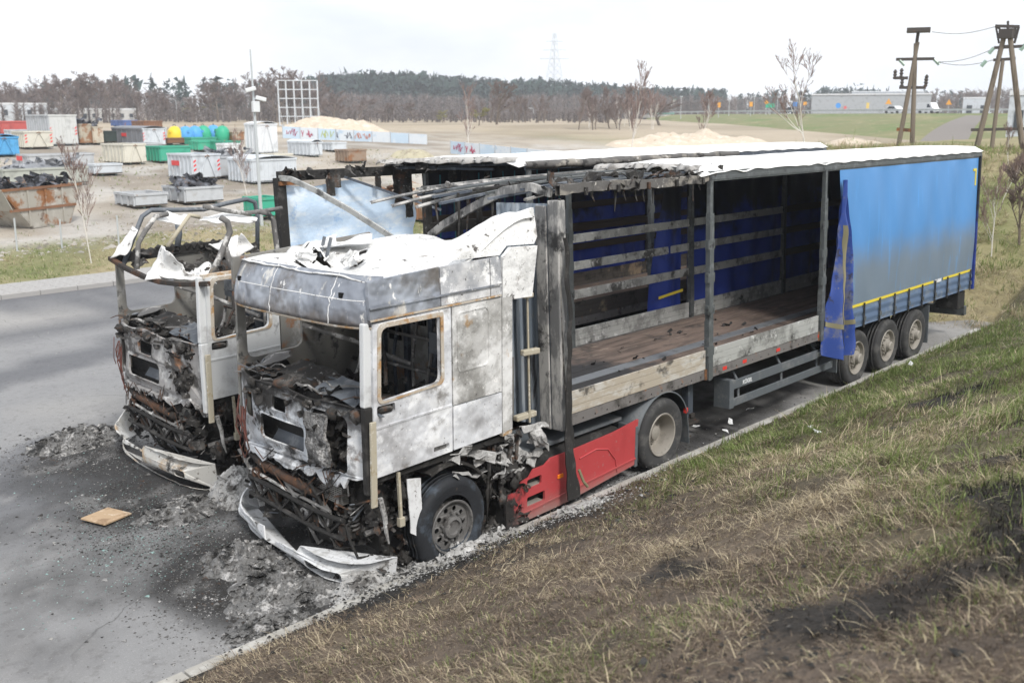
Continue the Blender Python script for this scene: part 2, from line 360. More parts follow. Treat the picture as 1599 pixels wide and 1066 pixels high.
m_ground = M('dry_ground', (0,0,0), .95, attr='col', layers=[((.55,.55,.55), 1.1, .5, .75, dict(mul=1, amount=.5)), ((1.5,1.5,1.45), 3.5, .54, .74, dict(mul=1, amount=.5)), ((.5,.48,.45), 9, .55, .7, dict(mul=1, amount=.5))], bump=(6, .6, .08))
EMB = (-14.0, 36.0, -14.0, KY-.14)          # rectangle that the fine embankment sheet covers
xs = spaced(-14, 70, 1.4, 800); ys = spaced(-14, 100, 1.4, 800)
X, Y = np.meshgrid(xs, ys, indexing='ij'); Z = H(X, Y)
dist = np.hypot(X-CAM[0], Y-CAM[1])
Z = Z+np.where((Y > 27) | (X > 40), .10*(fbm(X, Y, .12, 3)-.5), 0)
inside = (X > EMB[0]+.5) & (X < EMB[1]-.5) & (Y > EMB[2]+.5) & (Y < EMB[3]+.05)
Z = np.where(inside, Z-.5, Z)
base = np.zeros(X.shape+(3,))
n1 = fbm(X, Y, .10, 1); n2 = fbm(X, Y, .35, 2); n3 = fbm(X, Y, 1.1, 5)
gravel = lerp(np.array([.40,.355,.295])+0*base, np.array([.25,.215,.175]), sstep(.42, .62, n1)); gravel = lerp(gravel, np.array([.46,.44,.41]), sstep(.52, .68, n2)*.8)
grass = lerp(np.array([.27,.235,.13])+0*base, np.array([.14,.16,.055]), sstep(.4, .62, n2)); grass = lerp(grass, np.array([.34,.28,.17]), sstep(.5, .7, n3)*.6)
yardm = sstep(26.2, 27.8, Y+1.6*(n2-.5))*sstep(75, 62, X-.18*Y+4*n1)
yardm = np.where(dist > 130, 0, yardm)
far = sstep(90, 140, dist); fieldc = lerp(np.array([.40,.335,.25])+0*base, np.array([.29,.24,.17]), sstep(.4, .65, n1))
base = lerp(lerp(grass, gravel, yardm), fieldc, far)
np_mesh('ground', np.stack([X, Y, Z], -1).reshape(-1, 3), [grid_faces(*X.shape)], m_ground, 'structure', base.reshape(-1, 3))

# ---- road
m_road = M('dusty_asphalt', (0,0,0), .85, attr='col', layers=[((1.35,1.35,1.36), 60, .52, .66, dict(mul=1, amount=.55)), ((.62,.62,.62), 90, .54, .66, dict(mul=1, amount=.6)), ((.8,.8,.82), .7, .5, .7, dict(mul=1, amount=.7)), ((.72,.71,.70), 9, .52, .64, dict(mul=1, amount=.6)), ((1.3,1.29,1.27), 22, .55, .66, dict(mul=1, amount=.6))], bump=(120, .5, .008))
def axis(a, b, s, lo, hi, g=1.25):
    v = list(np.arange(a, b+1e-6, s)); st = s; x = v[-1]
    while x < hi: st *= g; x = min(hi, x+st); v.append(x)
    st = s; x = a; pre = []
    while x > lo: st *= g; x = max(lo, x-st); pre.append(x)
    return np.array(pre[::-1]+v)
xs = axis(-9, 9, .12, -160, 15.4); ys = axis(KY, 9, .12, KY, 18.55)
X, Y = np.meshgrid(xs, ys, indexing='ij')
def soot_shade_field(X, Y):
    s = 0
    for (cx, cy, rx, ry, a) in [(-3.3,.2,1.5,1.6,1.0),(-4.5,1.0,2.2,1.7,.58),(-3.4,4.0,1.6,1.5,.80),(-1.2,1.5,2.6,3.0,1.0),(-1.0,-.9,2.4,.6,.9),(-4.2,2.9,2.2,1.5,.66),(1.5,2,5,3.4,.9),(6,2.4,6,2.6,.6),(4,-.5,5,1.0,.72)]:  # last entry paints shade under the near trailer, the others burn soot
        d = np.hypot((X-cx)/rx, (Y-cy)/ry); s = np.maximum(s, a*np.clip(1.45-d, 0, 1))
    return s
sf = soot_shade_field(X, Y); n1 = fbm(X, Y, .8, 21); n2 = fbm(X, Y, 2.6, 22); n3 = fbm(X, Y, .22, 23); n4 = fbm(X*.35+Y*.2, Y*1.3-X*.4, .5, 27)
col = np.array([.245,.245,.247])+0*X[..., None]
col = lerp(col, np.array([.32,.31,.295]), sstep(.42, .68, n3)*.8)
col = lerp(col, np.array([.115,.118,.128]), sstep(.44, .62, n4)*.85*sstep(-8.5, -5.0, X+.55*Y-1)*sstep(4, 7, Y+X*.2+3.5))         # wet run-off streaks across the lane
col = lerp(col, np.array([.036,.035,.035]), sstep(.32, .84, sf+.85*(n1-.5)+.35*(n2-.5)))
col = lerp(col, np.array([.36,.355,.35]), sstep(.60, .74, n2)*np.clip(sf*1.6, 0, 1)*.35)
Zr = 0*X
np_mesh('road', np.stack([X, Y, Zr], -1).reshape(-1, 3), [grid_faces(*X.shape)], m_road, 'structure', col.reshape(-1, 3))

# hairline cracks and coarse mottling of the asphalt
def add_cracks(m, scale, width, dark):
    t = m.node_tree; N = t.nodes; k = t.links.new; b = N['Principled BSDF']; src = b.inputs['Base Color'].links[0].from_socket
    co = N.new('ShaderNodeTexCoord'); nz_ = N.new('ShaderNodeTexNoise'); nz_.inputs['Scale'].default_value = 1.7; nz_.inputs['Detail'].default_value = 8; k(co.outputs['Object'], nz_.inputs['Vector'])
    ad = N.new('ShaderNodeMix'); ad.data_type = 'RGBA'; ad.inputs['Factor'].default_value = .32; k(co.outputs['Object'], ad.inputs['A']); k(nz_.outputs['Color'], ad.inputs['B'])
    vo = N.new('ShaderNodeTexVoronoi'); vo.feature = 'DISTANCE_TO_EDGE'; vo.inputs['Scale'].default_value = scale; k(ad.outputs['Result'], vo.inputs['Vector'])
    mr = N.new('ShaderNodeMapRange'); k(vo.outputs['Distance'], mr.inputs['Value']); mr.inputs['From Min'].default_value = width; mr.inputs['From Max'].default_value = 0
    n2 = N.new('ShaderNodeTexNoise'); n2.inputs['Scale'].default_value = .5; k(co.outputs['Object'], n2.inputs['Vector']); m2 = N.new('ShaderNodeMapRange'); k(n2.outputs['Fac'], m2.inputs['Value']); m2.inputs['From Min'].default_value = .45; m2.inputs['From Max'].default_value = .6
    mu = N.new('ShaderNodeMath'); mu.operation = 'MULTIPLY'; k(mr.outputs['Result'], mu.inputs[0]); k(m2.outputs['Result'], mu.inputs[1])
    mx_ = N.new('ShaderNodeMix'); mx_.data_type = 'RGBA'; k(mu.outputs[0], mx_.inputs['Factor']); k(src, mx_.inputs['A']); mx_.inputs['B'].default_value = (*dark, 1); k(mx_.outputs['Result'], b.inputs['Base Color'])
add_cracks(m_road, .22, .002, (.12,.12,.12))
# ---- kerbs, pavement
m_kerb = M('concrete_kerb', (.36,.345,.315), .9, layers=[((.46,.45,.42), 3, .5, .66), ((.20,.17,.14), 2.2, .52, .66), ((.10,.09,.08), 7, .62, .7)], bump=(40, .4, .006))
m_slab = M('grey_paving', (.36,.35,.34), .9, layers=[((.27,.26,.25), 2, .48, .64), ((.44,.43,.42), 6, .56, .68)], bump=(40, .3, .005))
def block(name, l, wd, h, mat):
    b = MB().box(-l/2, l/2, -wd/2, wd/2, 0, h); me = bpy.data.meshes.new(name); me.from_pydata(b.v, [], b.f)
    bm = bmesh.new(); bm.from_mesh(me); bmesh.ops.bevel(bm, geom=[e for e in bm.edges if all(v.co.z > h*.5 for v in e.verts)], offset=.012, segments=1, affect='EDGES'); bm.to_mesh(me); bm.free()
    me.materials.append(mat); return me
def row_of(root_name, piece, me, pts, zj=.006):
    r = bpy.data.objects.new(root_name, None); C.objects.link(r); r['kind'] = 'structure'
    for (x, y, z, a) in pts:
        o = bpy.data.objects.new(piece, me); C.objects.link(o); o.parent = r
        o.location = (x, y+random.uniform(-.006, .006), z+random.uniform(-zj, zj)); o.rotation_euler = (random.uniform(-.01,.01), random.uniform(-.006,.006), a+random.uniform(-.006,.006))
    return r
row_of('kerb', 'kerb_stone', block('kerb_stone', .985, .14, .4, m_kerb), [(-11.5+i, KY-.072, -.295, 0) for i in range(26)])
row_of('kerb', 'kerb_stone', block('kerb_stone_far', .985, .15, .4, m_slab), [(-30+i, 18.62, -.27, 0) for i in range(60)])
slab_me = block('paving_slab', .392, .392, .12, m_slab)
row_of('pavement', 'paving_slab', slab_me, [(-2.6+i*.4, 18.91+j*.4, .012, 0) for i in range(38) for j in range(4)], .003)
b = MB().box(-160, 40, 18.71, 20.3, -.3, .1); b.build('pavement', m_slab, kind='structure')

# ---- embankment that the photograph is taken from
m_soil = M('matted_dead_grass', (0,0,0), 1.0, attr='col', layers=[((.45,.42,.4), 12, .5, .66, dict(mul=1, amount=.8)), ((1.7,1.6,1.4), 26, .55, .68, dict(mul=1, amount=.7)), ((.4,.38,.36), 3, .54, .7, dict(mul=1, amount=.6))], bump=(22, 1.0, .05))
def axis2(segs):
    v = []
    for a, b, s in segs: v += list(np.arange(a, b-1e-6, s))
    return np.array(v+[segs[-1][1]])
xs = axis2([(EMB[0], -7, .4), (-7, 12, .09), (12, 20, .16), (20, EMB[1], .4)]); ys = axis2([(EMB[2], -8.6, .4), (-8.6, EMB[3], .09)])
def emb_z(X, Y):
    z = H(X, Y); f = np.clip((KY-.25-Y)*1.6, 0, 1)
    return z+f*(.16*(fbm(X, Y, .9, 31)-.5)+.11*(fbm(X, Y, 3.2, 32, 3)-.5))+(1-f)*.02
def emb_fields(X, Y):
    u = X; v = -Y                                                    # v grows up the bank
    n = fbm(X, Y, .55, 41); n2 = fbm(X, Y, 1.7, 42); n3 = fbm(X, Y, .9, 43)
    green = np.clip(1.0*sstep(.2, 3.0, u)*sstep(3.9, 1.6, v)+.75*sstep(-2.2, 3.5, u-.35*(v-4)) + .38*sstep(-5.5,-2,u)*sstep(4.6, 6.2, v), 0, 1)
    green = np.clip(green*1.15+.06+(n-.5)*1.9, 0, 1)
    brown = np.clip(sstep(2.4, -2.0, u+.75*(v-3)) *1.1+ (n3-.5)*1.6, 0, 1)   # scorched thatch near the burnt cab
    bias = -.06+.22*np.exp(-((u+2.9)/1.1)**2-((v-6.9)/.6)**2)+.14*np.exp(-((u+4.4)/1.0)**2-((v-6.6)/.6)**2)+.10*np.exp(-((u-.6)/1.3)**2-((v-4.1)/.6)**2)+.16*sstep(-.5,-2.0,u)*sstep(2.3, 1.5, v)+.06*np.exp(-((u-3.2)/1.5)**2-((v-4.6)/.6)**2)
    black = sstep(.64, .76, n2*.55+fbm(X, Y, .75, 47)*.55+bias)
    return green, brown, black
def matted(X, Y): return sstep(.52, .66, .6*fbm(X, Y, 1.25, 71)+.4*fbm(X, Y, 3.6, 72)+.09*sstep(.5, -1.5, X)*sstep(-3.6, -2.4, Y)-.02)
X, Y = np.meshgrid(xs, ys, indexing='ij'); Z = emb_z(X, Y); g, br, bk = emb_fields(X, Y)
col = np.array([.19,.15,.10])+0*X[..., None]
col = lerp(col, np.array([.10,.105,.045]), g*.8); col = lerp(col, np.array([.12,.092,.072]), br*.9); col = lerp(col, np.array([.066,.051,.039]), matted(X, Y)*.6); col = lerp(col, np.array([.024,.022,.020]), bk*.9)
col = lerp(col, np.array([.03,.028,.027]), sstep(1.5, .3, np.hypot((X+2.0)/1.9, (Y+1.5)/.55)+.8*(fbm(X, Y, 1.8, 49)-.5))*.9)     # soot washed over the kerb by the front wheel
np_mesh('embankment', np.stack([X, Y, Z], -1).reshape(-1, 3), [grid_faces(*X.shape)], m_soil, 'structure', col.reshape(-1, 3))

# ---- grass blades on the bank (nobody could count them)
m_blade = M('grass_blades', (0,0,0), .8, attr='col', trans=.25)
def blades(px, py, pz, length, width, az, lean, colr, curl):
    n = len(px); dx = np.cos(az); dy = np.sin(az); sx = -dy*width/2; sy = dx*width/2
    def at(t, wv):
        r = length*np.sin(lean)*t**1.25; h = length*np.cos(lean)*t-curl*length*t*t
        return px+dx*r, py+dy*r, pz+h
    v = np.empty((n, 5, 3))
    a = at(0.0, 1); v[:,0] = np.stack([a[0]-sx, a[1]-sy, a[2]-.015], -1); v[:,1] = np.stack([a[0]+sx, a[1]+sy, a[2]-.015], -1)
    a = at(.55, 1); v[:,2] = np.stack([a[0]+sx*.7, a[1]+sy*.7, a[2]], -1); v[:,3] = np.stack([a[0]-sx*.7, a[1]-sy*.7, a[2]], -1)
    a = at(1.0, 1); v[:,4] = np.stack(a, -1)
    k = np.arange(n)[:, None]*5
    return v.reshape(-1, 3), k+np.array([0,1,2,3]), k+np.array([3,2,4]), np.repeat(colr, 5, axis=0)
def make_grass(name, nt, per, region, dens, lscale, label_kind='stuff', zfun=emb_z, fields=emb_fields):
    # tuft centres
    tx = rng.uniform(region[0], region[1], nt); ty = rng.uniform(region[2], region[3], nt)
    d = np.hypot(tx-CAM[0], ty-CAM[1]); keep = rng.random(nt) < dens(d)
    tx, ty = tx[keep], ty[keep]; nt = len(tx); g, b, k = fields(tx, ty)
    mt_ = matted(tx, ty) if fields is emb_fields else 0*tx; clump = fbm(tx, ty, 2.4, 57)+.35*fbm(tx, ty, 7.0, 58); keep = (rng.random(nt) > k*.55+.10*b+.45*mt_) & (rng.random(nt) < sstep(.42, .78, clump)*1.05+.10); tx, ty, g, b, k = tx[keep], ty[keep], g[keep], b[keep], k[keep]; nt = len(tx)
    taz = rng.uniform(0, 2*PI, nt)*.45+PI/2*.8+2.2*fbm(tx, ty, .8, 51); ts = rng.lognormal(-.12, .38, nt)*(.45+1.15*fbm(tx, ty, 1.6, 52)); isg = rng.random(nt) < g*.8
    rep = lambda a: np.repeat(a, per)
    n = nt*per; px = rep(tx)+rng.normal(0, .035, n); py = rep(ty)+rng.normal(0, .035, n); py = np.minimum(py, KY-.15) if fields is emb_fields else py
    pz = zfun(px, py)
    gr = rep(isg); ln = lscale*rep(ts)*rng.uniform(.5, 1.25, n)*np.where(gr, .85, 1.0)*(1-.45*rep(b)); wd = rng.uniform(.0025, .0058, n)*(1+.06*np.hypot(px-CAM[0], py-CAM[1]))
    az = rep(taz)+rng.normal(0, .8, n); lean = np.clip(np.where(gr, .75, 1.15)+rng.normal(0, .3, n), .1, 1.5)
    straw = np.array([.66,.57,.40]); straw2 = np.array([.50,.42,.28]); grn = np.array([.19,.27,.075]); grn2 = np.array([.31,.36,.14]); brn = np.array([.25,.195,.145])
    r1 = rng.random(n)[:, None]; c = straw*r1+straw2*(1-r1); gc = grn*r1+grn2*(1-r1); c = np.where(gr[:, None], gc, c)
    bm_ = (rng.random(n) < rep(b)*.7)[:, None]; c = np.where(bm_, brn*(.5+r1), c); km = (rng.random(n) < rep(k)*.75)[:, None]; c = np.where(km, np.array([.03,.027,.024]), c)
    c = c*rng.uniform(.7, 1.2, n)[:, None]
    if fields is emb_fields: c = np.where((rng.random(n) < .42*matted(px, py))[:, None], np.array([.115,.086,.063])*rng.uniform(.5, 1.7, n)[:, None], c)
    v, q, t, cc = blades(px, py, pz, ln, wd, az, lean, c, np.where(gr, .15, .1))
    return np_mesh(name, v, [q, t], m_blade, 'stuff', cc, smooth=False)
o = make_grass('grass', 112000, 8, (-8.0, 15.0, -9.6, KY-.15), lambda d: np.clip(6.5/np.maximum(d, 3), .28, 1), .145)
o['label'] = 'dry and green grass matted over the scorched bank'; o['category'] = 'grass'
o = make_grass('thatch', 24000, 6, (-7.0, 9.0, -8.4, KY-.15), lambda d: np.clip(6.0/np.maximum(d, 3), .25, 1), .075)
o['label'] = 'short dead thatch between the grass tufts of the bank'; o['category'] = 'grass'
def end_fields(X, Y):
    n = fbm(X, Y, .5, 61); return np.clip((n-.28)*2.2, 0, 1), np.clip((fbm(X, Y, .7, 63)-.5)*2, 0, 1)*.5, 0*X
o = make_grass('grass', 34000, 7, (14.2, 34, -9, 11), lambda d: np.clip(18/np.maximum(d, 3), .3, 1), .30, zfun=lambda x, y: np.where(y < KY-.14, emb_z(x, y), H(x, y)), fields=end_fields)
o['label'] = 'long rough grass rising behind the blue trailer'; o['category'] = 'grass'
o = make_grass('grass', 16000, 6, (-14, 34, 20.4, 27.2), lambda d: np.clip(24/np.maximum(d, 3), .3, 1), .16, zfun=H, fields=end_fields)
o['label'] = 'short dry grass verge between pavement and gravel yard'; o['category'] = 'grass'
o = make_grass('weeds', 5200, 6, (-6, 46, 27.0, 64), lambda d: 0*d+.8, .22, zfun=H, fields=end_fields)
o['label'] = 'thin dry weeds scattered over the gravel yard'; o['category'] = 'weeds'
# ================================================================== WHEELS
def circ(r, n, cx=0, cy=0, ph=0): return [(cx+r*math.cos(ph+2*PI*i/n), cy+r*math.sin(ph+2*PI*i/n)) for i in range(n)]
def wheel(root, x, y, z, side, kind, tyre_mat, rim_mat, R_=.5, zr=None, flat=0.0, w_=.30):
    """side -1: outer face looks to -Y. kind: steer / drive / trailer"""
    s = side; zr = z if zr is None else zr
    pr = [(.295, .0), (.33, -.005), (.40, -.025), (.455, -.022), (.485, .0), (.498, .03), (.5, .06), (.5, w_-.06), (.498, w_-.03), (.485, w_), (.45, w_+.02), (.33, w_+.005), (.295, w_)]
    b = MB(); b.lathe([(r*R_/.5 if r > .3 else r, -s*h) for r, h in pr], (x, y, z), 'Y', 40)
    for g in (.09, .15, .21): b.lathe([((.501)*R_/.5, -s*(g-.008)), ((.507)*R_/.5, -s*(g-.03)), ((.507)*R_/.5, -s*(g+.014)), ((.501)*R_/.5, -s*(g+.008))], (x, y, z), 'Y', 40)
    if flat:
        b.v = [(vx+(.04*(vz < z-.25))*(1 if vx > x else -1), vy, max(vz, flat+.0)) for vx, vy, vz in b.v]
    t = b.build('wheel', tyre_mat, root, smooth=True)
    r = MB(); q = -s
    off = {'steer': .045, 'drive': .20, 'trailer': .05}[kind]
    r.lathe([(.302, -.004*q), (.296, -.018*q), (.278, -.012*q), (.268, .03*q), (.262, (off if kind != 'steer' else .03)*q), (.255, .24*q), (.30, .30*q)], (x, y, zr), 'Y', 40)
    holes = [circ(.030 if kind != 'trailer' else .026, 10, .195*math.cos(a), .195*math.sin(a)) for a in [2*PI*i/10 for i in range(10)]]
    dome = (lambda rr: -.035 if kind == 'steer' else .0)
    r.plate(circ(.263, 40), holes, lambda u, v, d: (x+u, y+q*(off+d-(0.04*(1-(math.hypot(u, v)/.263)) if kind != 'drive' else -.03*(1-math.hypot(u, v)/.263))), zr+v), .012)
    rm = r.build('rim', rim_mat, t, smooth=True, autos=.6)
    h = MB()
    if kind == 'steer': h.lathe([(.125, .02*q), (.12, -.02*q), (.085, -.03*q), (.08, -.005*q), (.0, -.005*q)], (x, y, zr), 'Y', 24)
    elif kind == 'trailer': h.lathe([(.14, .03*q), (.13, -.01*q), (.09, -.02*q), (.088, -.075*q), (.07, -.09*q), (0, -.09*q)], (x, y, zr), 'Y', 24)
    else: h.lathe([(.13, off*q), (.13, (off-.02)*q), (.10, (off-.03)*q), (.095, (off-.10)*q), (.07, (off-.115)*q), (0, (off-.115)*q)], (x, y, zr), 'Y', 24)
    h.build('hub', rim_mat, t, smooth=True, autos=.6)
    nb = MB()
    for i in range(10):
        a = 2*PI*(i+.5)/10; cx, cz = x+.155*math.cos(a), zr+.155*math.sin(a); d0 = off-.02 if kind != 'drive' else off-.01
        nb.lathe([(.014, d0*q), (.014, (d0-.035)*q), (0, (d0-.035)*q)], (cx, y, cz), 'Y', 6)
    nb.build('wheel_nuts', rim_mat, t, kind='stuff')
    return t

# ================================================================== TRAILERS
def lean(ox, oy):
    return lambda x, y, z: (x+ox, y+oy+.043*(z-1), z-.043*y)
m_headb = M('scorched_headboard', (.24,.285,.34), .6, .2, layers=[((.42,.46,.50), 2.0, .46, .60, dict(stretch=(1,3,.3))), ((.05,.05,.052), 2.2, .54, .66, dict(stretch=(1,2.5,.3))), ((.36,.34,.30), 5, .60, .70, dict(stretch=(1,2,.5)))])
m_cornerpost = M('scorched_corner_post', (.17,.17,.17), .7, layers=[((.44,.43,.41), 4, .46, .58, dict(stretch=(1,1,.35))), ((.04,.04,.04), 3, .52, .64), ((.60,.58,.55), 12, .62, .70, dict(stretch=(1,1,.4)))], bump=(20, .3, .01))
m_railburn = M('burnt_rail_metal', (.11,.105,.10), .75, layers=[((.26,.24,.21), 4, .48, .60, dict(stretch=(.4,1,1))), ((.03,.028,.027), 5, .52, .62), ((.48,.46,.43), 9, .62, .68)], bump=(30, .4, .01))
m_strap = M('teal_lashing_strap', (.03,.15,.19), .7)
m_boarddark = M('dark_plank', (.055,.042,.032), .8, layers=[((.05,.04,.03), 3, .45, .65)])
m_boardB = M('charred_side_board', (.085,.075,.066), .75, layers=[((.30,.23,.16), 1.1, .54, .62, dict(amount=.9)), ((.03,.028,.026), 2.2, .50, .62)])
m_text = M('white_lettering', (.72,.74,.76), .5)
m_redrefl = M('red_reflector', (.65,.05,.04), .3)
BAYS = [(.06, 3.05), (3.22, 6.43), (6.6, 9.83), (10.0, 13.36)]
POSTS = [3.135, 6.515, 9.915]
def lettering(text, size, loc, rot, mat, parent, name='lettering'):
    cu = bpy.data.curves.new(name, 'FONT'); cu.body = text; cu.size = size; cu.extrude = .002; cu.offset = size*.025
    tmp = bpy.data.objects.new(name, cu); C.objects.link(tmp); dg = bpy.context.evaluated_depsgraph_get()
    me = bpy.data.meshes.new_from_object(tmp.evaluated_get(dg)); bpy.data.objects.remove(tmp)
    me.materials.clear(); me.materials.append(mat); o = bpy.data.objects.new(name, me); C.objects.link(o)
    o0 = ORG.get(root_of(parent), (0,0,0)) if parent else (0,0,0)
    o.location = (loc[0]-o0[0], loc[1]-o0[1], loc[2]-o0[2]); o.rotation_euler = rot
    if parent: o.parent = parent
    return o
def build_trailer(ox, oy, near, label):
    T = lean(ox, oy); t = thing('curtainside_trailer', label, 'trailer', (ox+7, oy, 0))
    def P(b, name, mat, **k): return b.build(name, mat, k.pop('parent', t), xf=T, **k)
    sgn = (-1, 1)
    # chassis
    for s in sgn: P(MB().box(.4, 13.3, s*.5-.06, s*.5+.06, .74, 1.02), 'chassis_beam', m_soot if not near else m_dsteel)
    b = MB()
    for i in range(24): b.box(.35+i*.56, .43+i*.56, -1.2, 1.2, 1.0, 1.1)
    P(b, 'cross_members', m_charrust, kind='stuff')
    # side rails with punched holes
    for s in sgn:
        hl = [circ(.016, 8, x, 1.075) for x in np.arange(.35, 13.4, .235)] if s < 0 else []
        P(MB().plate([(0, 1.03), (13.6, 1.03), (13.6, 1.165), (0, 1.165)], hl, lambda u, v, d, s=s: (u, s*(1.275-d), v), .05), 'side_rail', m_rail)
    if near:
        for x in (3.5, 4.05, 5.05, 6.42): P(MB().box(x, x+.11, -1.279, -1.27, 1.075, 1.125), 'reflector', m_redrefl)
        for x in (3.02, 6.44): P(MB().box(x, x+.17, -1.283, -1.24, 1.02, 1.17), 'post_shoe', m_rust)
    # plank deck
    rd = random.Random(5)
    for j in range(11):
        for i in range(4):
            x0, x1 = [.06, 3.3, 6.7, 10.1, 13.4][i:i+2]
            if j == 4 and near: P(MB().box(x0+.003, x1-.003, -1.2+j*.218+.004, -1.2+(j+1)*.218-.004, 1.11, 1.172), 'deck_strip', m_decksteel); continue
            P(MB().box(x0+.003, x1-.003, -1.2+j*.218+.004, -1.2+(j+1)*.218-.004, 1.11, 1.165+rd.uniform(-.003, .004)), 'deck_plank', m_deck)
    # dropside boards, three planks to a bay
    for s in sgn:
        for bi, (a, c) in enumerate(BAYS):
            if near and s < 0 and bi >= 2: continue
            for k in range(3):
                mt = (m_alub if bi == 0 and s < 0 else m_alu) if near else m_boardB
                P(MB().box(a, c, s*1.262-.012, s*1.262+.012, 1.172+k*.093, 1.172+(k+1)*.093-.004), 'side_board', mt, bevel=.003)
    # sliding posts
    for s in sgn:
        for px in POSTS:
            if near and s < 0 and px > 9: continue
            b = MB().box(px-.035, px+.035, s*1.27-.03, s*1.27+.03, 1.0, 3.8)
            b.box(px-.055, px+.055, s*1.27-.04, s*1.27+.04, 1.02, 1.86); b.box(px-.05, px+.05, s*1.275-.036, s*1.275+.036, 1.86, 3.35)
            po = P(b, 'post', m_dsteel)
            for zz in (1.36, 1.95, 2.4, 2.86): P(MB().box(px-.085, px+.085, s*1.28-.028, s*1.28+.028, zz, zz+.13), 'slat_bracket', m_dsteel, parent=po)
    # slats
    rails = [(1.93, 2.07), (2.39, 2.52), (2.82, 2.95)]
    for s in ((1,) if near else (1,)):
        for bi, (a, c) in enumerate(BAYS):
            if near and bi == 0: continue
            if not near and bi == 0: continue
            for z0, z1 in rails:
                P(MB().box(a-.02, c+.02, s*1.27-.014, s*1.27+.014, z0, z1), 'slat', m_alu if near and bi < 3 else m_boarddark, bevel=.003)
    if near:
        P(MB().box(.15, 2.0, 1.25, 1.28, 3.22, 3.36), 'slat', m_soot); 
    # corner posts, rear
    for s in sgn:
        P(MB().box(13.4, 13.56, s*1.2-.07, s*1.2+.07, 1.03, 3.9), 'rear_corner_post', m_curtin if near else m_dsteel)
    P(MB().box(13.5, 13.56, -1.13, 1.13, 1.1, 3.8), 'rear_door', m_curtin)
    P(MB().box(13.35, 13.5, -1.2, 1.2, .42, .62), 'underrun_bar', m_dsteel, bevel=.01)
    for s in sgn: P(MB().bar((13.3, s*.6, 1.0), (13.4, s*.6, .5), .1), 'underrun_bracket', m_dsteel)
    P(MB().box(12.9, 13.3, -1.22, -.75, .62, .98), 'toolbox', m_soot, bevel=.02)
    # roof rails
    b = MB().box(3.1, 13.6, -1.29, -1.2, 3.78, 3.92); b.box(3.1, 13.6, -1.3, -1.28, 3.80, 3.85); P(b, 'roof_rail', m_dsteel if near else m_bluegrey, bevel=.006)
    P(MB().box(0 if not near else 3.1, 13.6, 1.2, 1.29, 3.74, 3.90), 'roof_rail', m_soot if not near else m_dsteel, bevel=.006)
    # roof sheet: sagging between its bows, hem hanging in scallops over the rail
    xf0 = 2.85 if near else 1.9
    def roof(u, v):
        yv = -1.31+2.62*v; e = abs(v-.5)*2
        fr = xf0+(.9*(1-v) if not near else 1.0*v)+.28*mnoise.noise(Vector((v*7, 2, oy)))+.2*mnoise.noise(Vector((v*19, 5, oy)))
        x = fr+(13.62-fr)*u
        z = 4.0+.055*(1-e*e)-.012*abs(math.sin(x*PI/.62))*(1-e**6)+.03*mnoise.noise(Vector((x*1.3, yv*1.5, oy)))*(1-u)
        if v == 0 or v == 1: z = 3.905+.008*math.cos(x*PI*2/.62)+(.05*mnoise.noise(Vector((x*2.4, 1, oy))) if x < 6.5 else 0)
        if u < .05: z -= .05*(.05-u)/.05
        return (x, yv, z)
    P(MB().grid(roof, 110, 14), 'roof_sheet', m_roofw, smooth=True, solid=.006)
    b = MB()                                                                       # curled scorched lip of the sheet
    def lip(u, v):
        yv = -1.3+2.6*u; fr = xf0+(.9*(1-u) if not near else 1.0*u)+.28*mnoise.noise(Vector((u*7, 2, oy)))+.2*mnoise.noise(Vector((u*19, 5, oy)))
        a = v*2.6; k = .035+.03*mnoise.noise(Vector((u*11, 8, oy)))
        return (fr+.03-k*math.sin(a)-.08*v, yv, 4.0+.03*(1-(2*u-1)**2)-k*(1-math.cos(a))*1.2+.03*mnoise.noise(Vector((u*23, 3, v))))
    P(b.grid(lip, 70, 6), 'curled_roof_edge', m_roofburn, smooth=True, solid=.006)
    # long gutter of scorched edge along the roof's near hem
    if not near:
        def hem(u, v):
            x = 3.0+6.5*u; return (x, -1.32-.05*math.sin(v*3)+.03*mnoise.noise(Vector((x*3, v, 1))), 3.93-.13*v+.035*mnoise.noise(Vector((x*2.1, 4, v))))
        P(MB().grid(hem, 60, 3), 'scorched_hem', m_railburn, smooth=True, solid=.006)
    # landing legs, side guards, axles
    for s in sgn:
        b = MB().box(2.98, 3.10, s*.98-.06, s*.98+.06, .42, 1.05); P(b, 'landing_leg', m_bluegrey, bevel=.01)
        b = MB().box(2.9, 3.18, s*.98-.12, s*.98+.12, .345, .385); b.box(2.95, 3.13, s*.98-.075, s*.98+.075, .385, .44); b.box(2.99, 3.09, s*.98-.1, s*.98+.1, .44, .50); P(b, 'landing_foot', m_charrust if near else m_soot, bevel=.006)
    P(MB().box(2.99, 3.09, -.95, .95, .86, .94), 'landing_leg_brace', m_dsteel)
    sg = P(MB().box(3.9, 7.1, -1.225, -1.195, .70, .84), 'side_guard_rail', m_mud, bevel=.006); P(MB().box(3.9, 7.1, -1.225, -1.195, .44, .56), 'side_guard_rail', m_mud, bevel=.006)
    P(MB().box(3.78, 3.9, -1.23, -.95, .42, .86), 'side_guard_end', m_mud, bevel=.01)
    for x in (4.1, 5.4, 6.6):
        P(MB().tube([(x, -.5, 1.02), (x, -.85, 1.0), (x, -1.08, .92), (x, -1.17, .78), (x, -1.18, .46)], .022, 8), 'guard_stay', m_mud)
    if near:
        for (txt, sz, x, z) in (('KÖGEL', .115, 6.52, .725), ('KÖGEL', .085, 4.14, .735)):
            p = T(x, -1.228, z); lettering(txt, sz, p, (PI/2, 0, 0), m_text, sg)
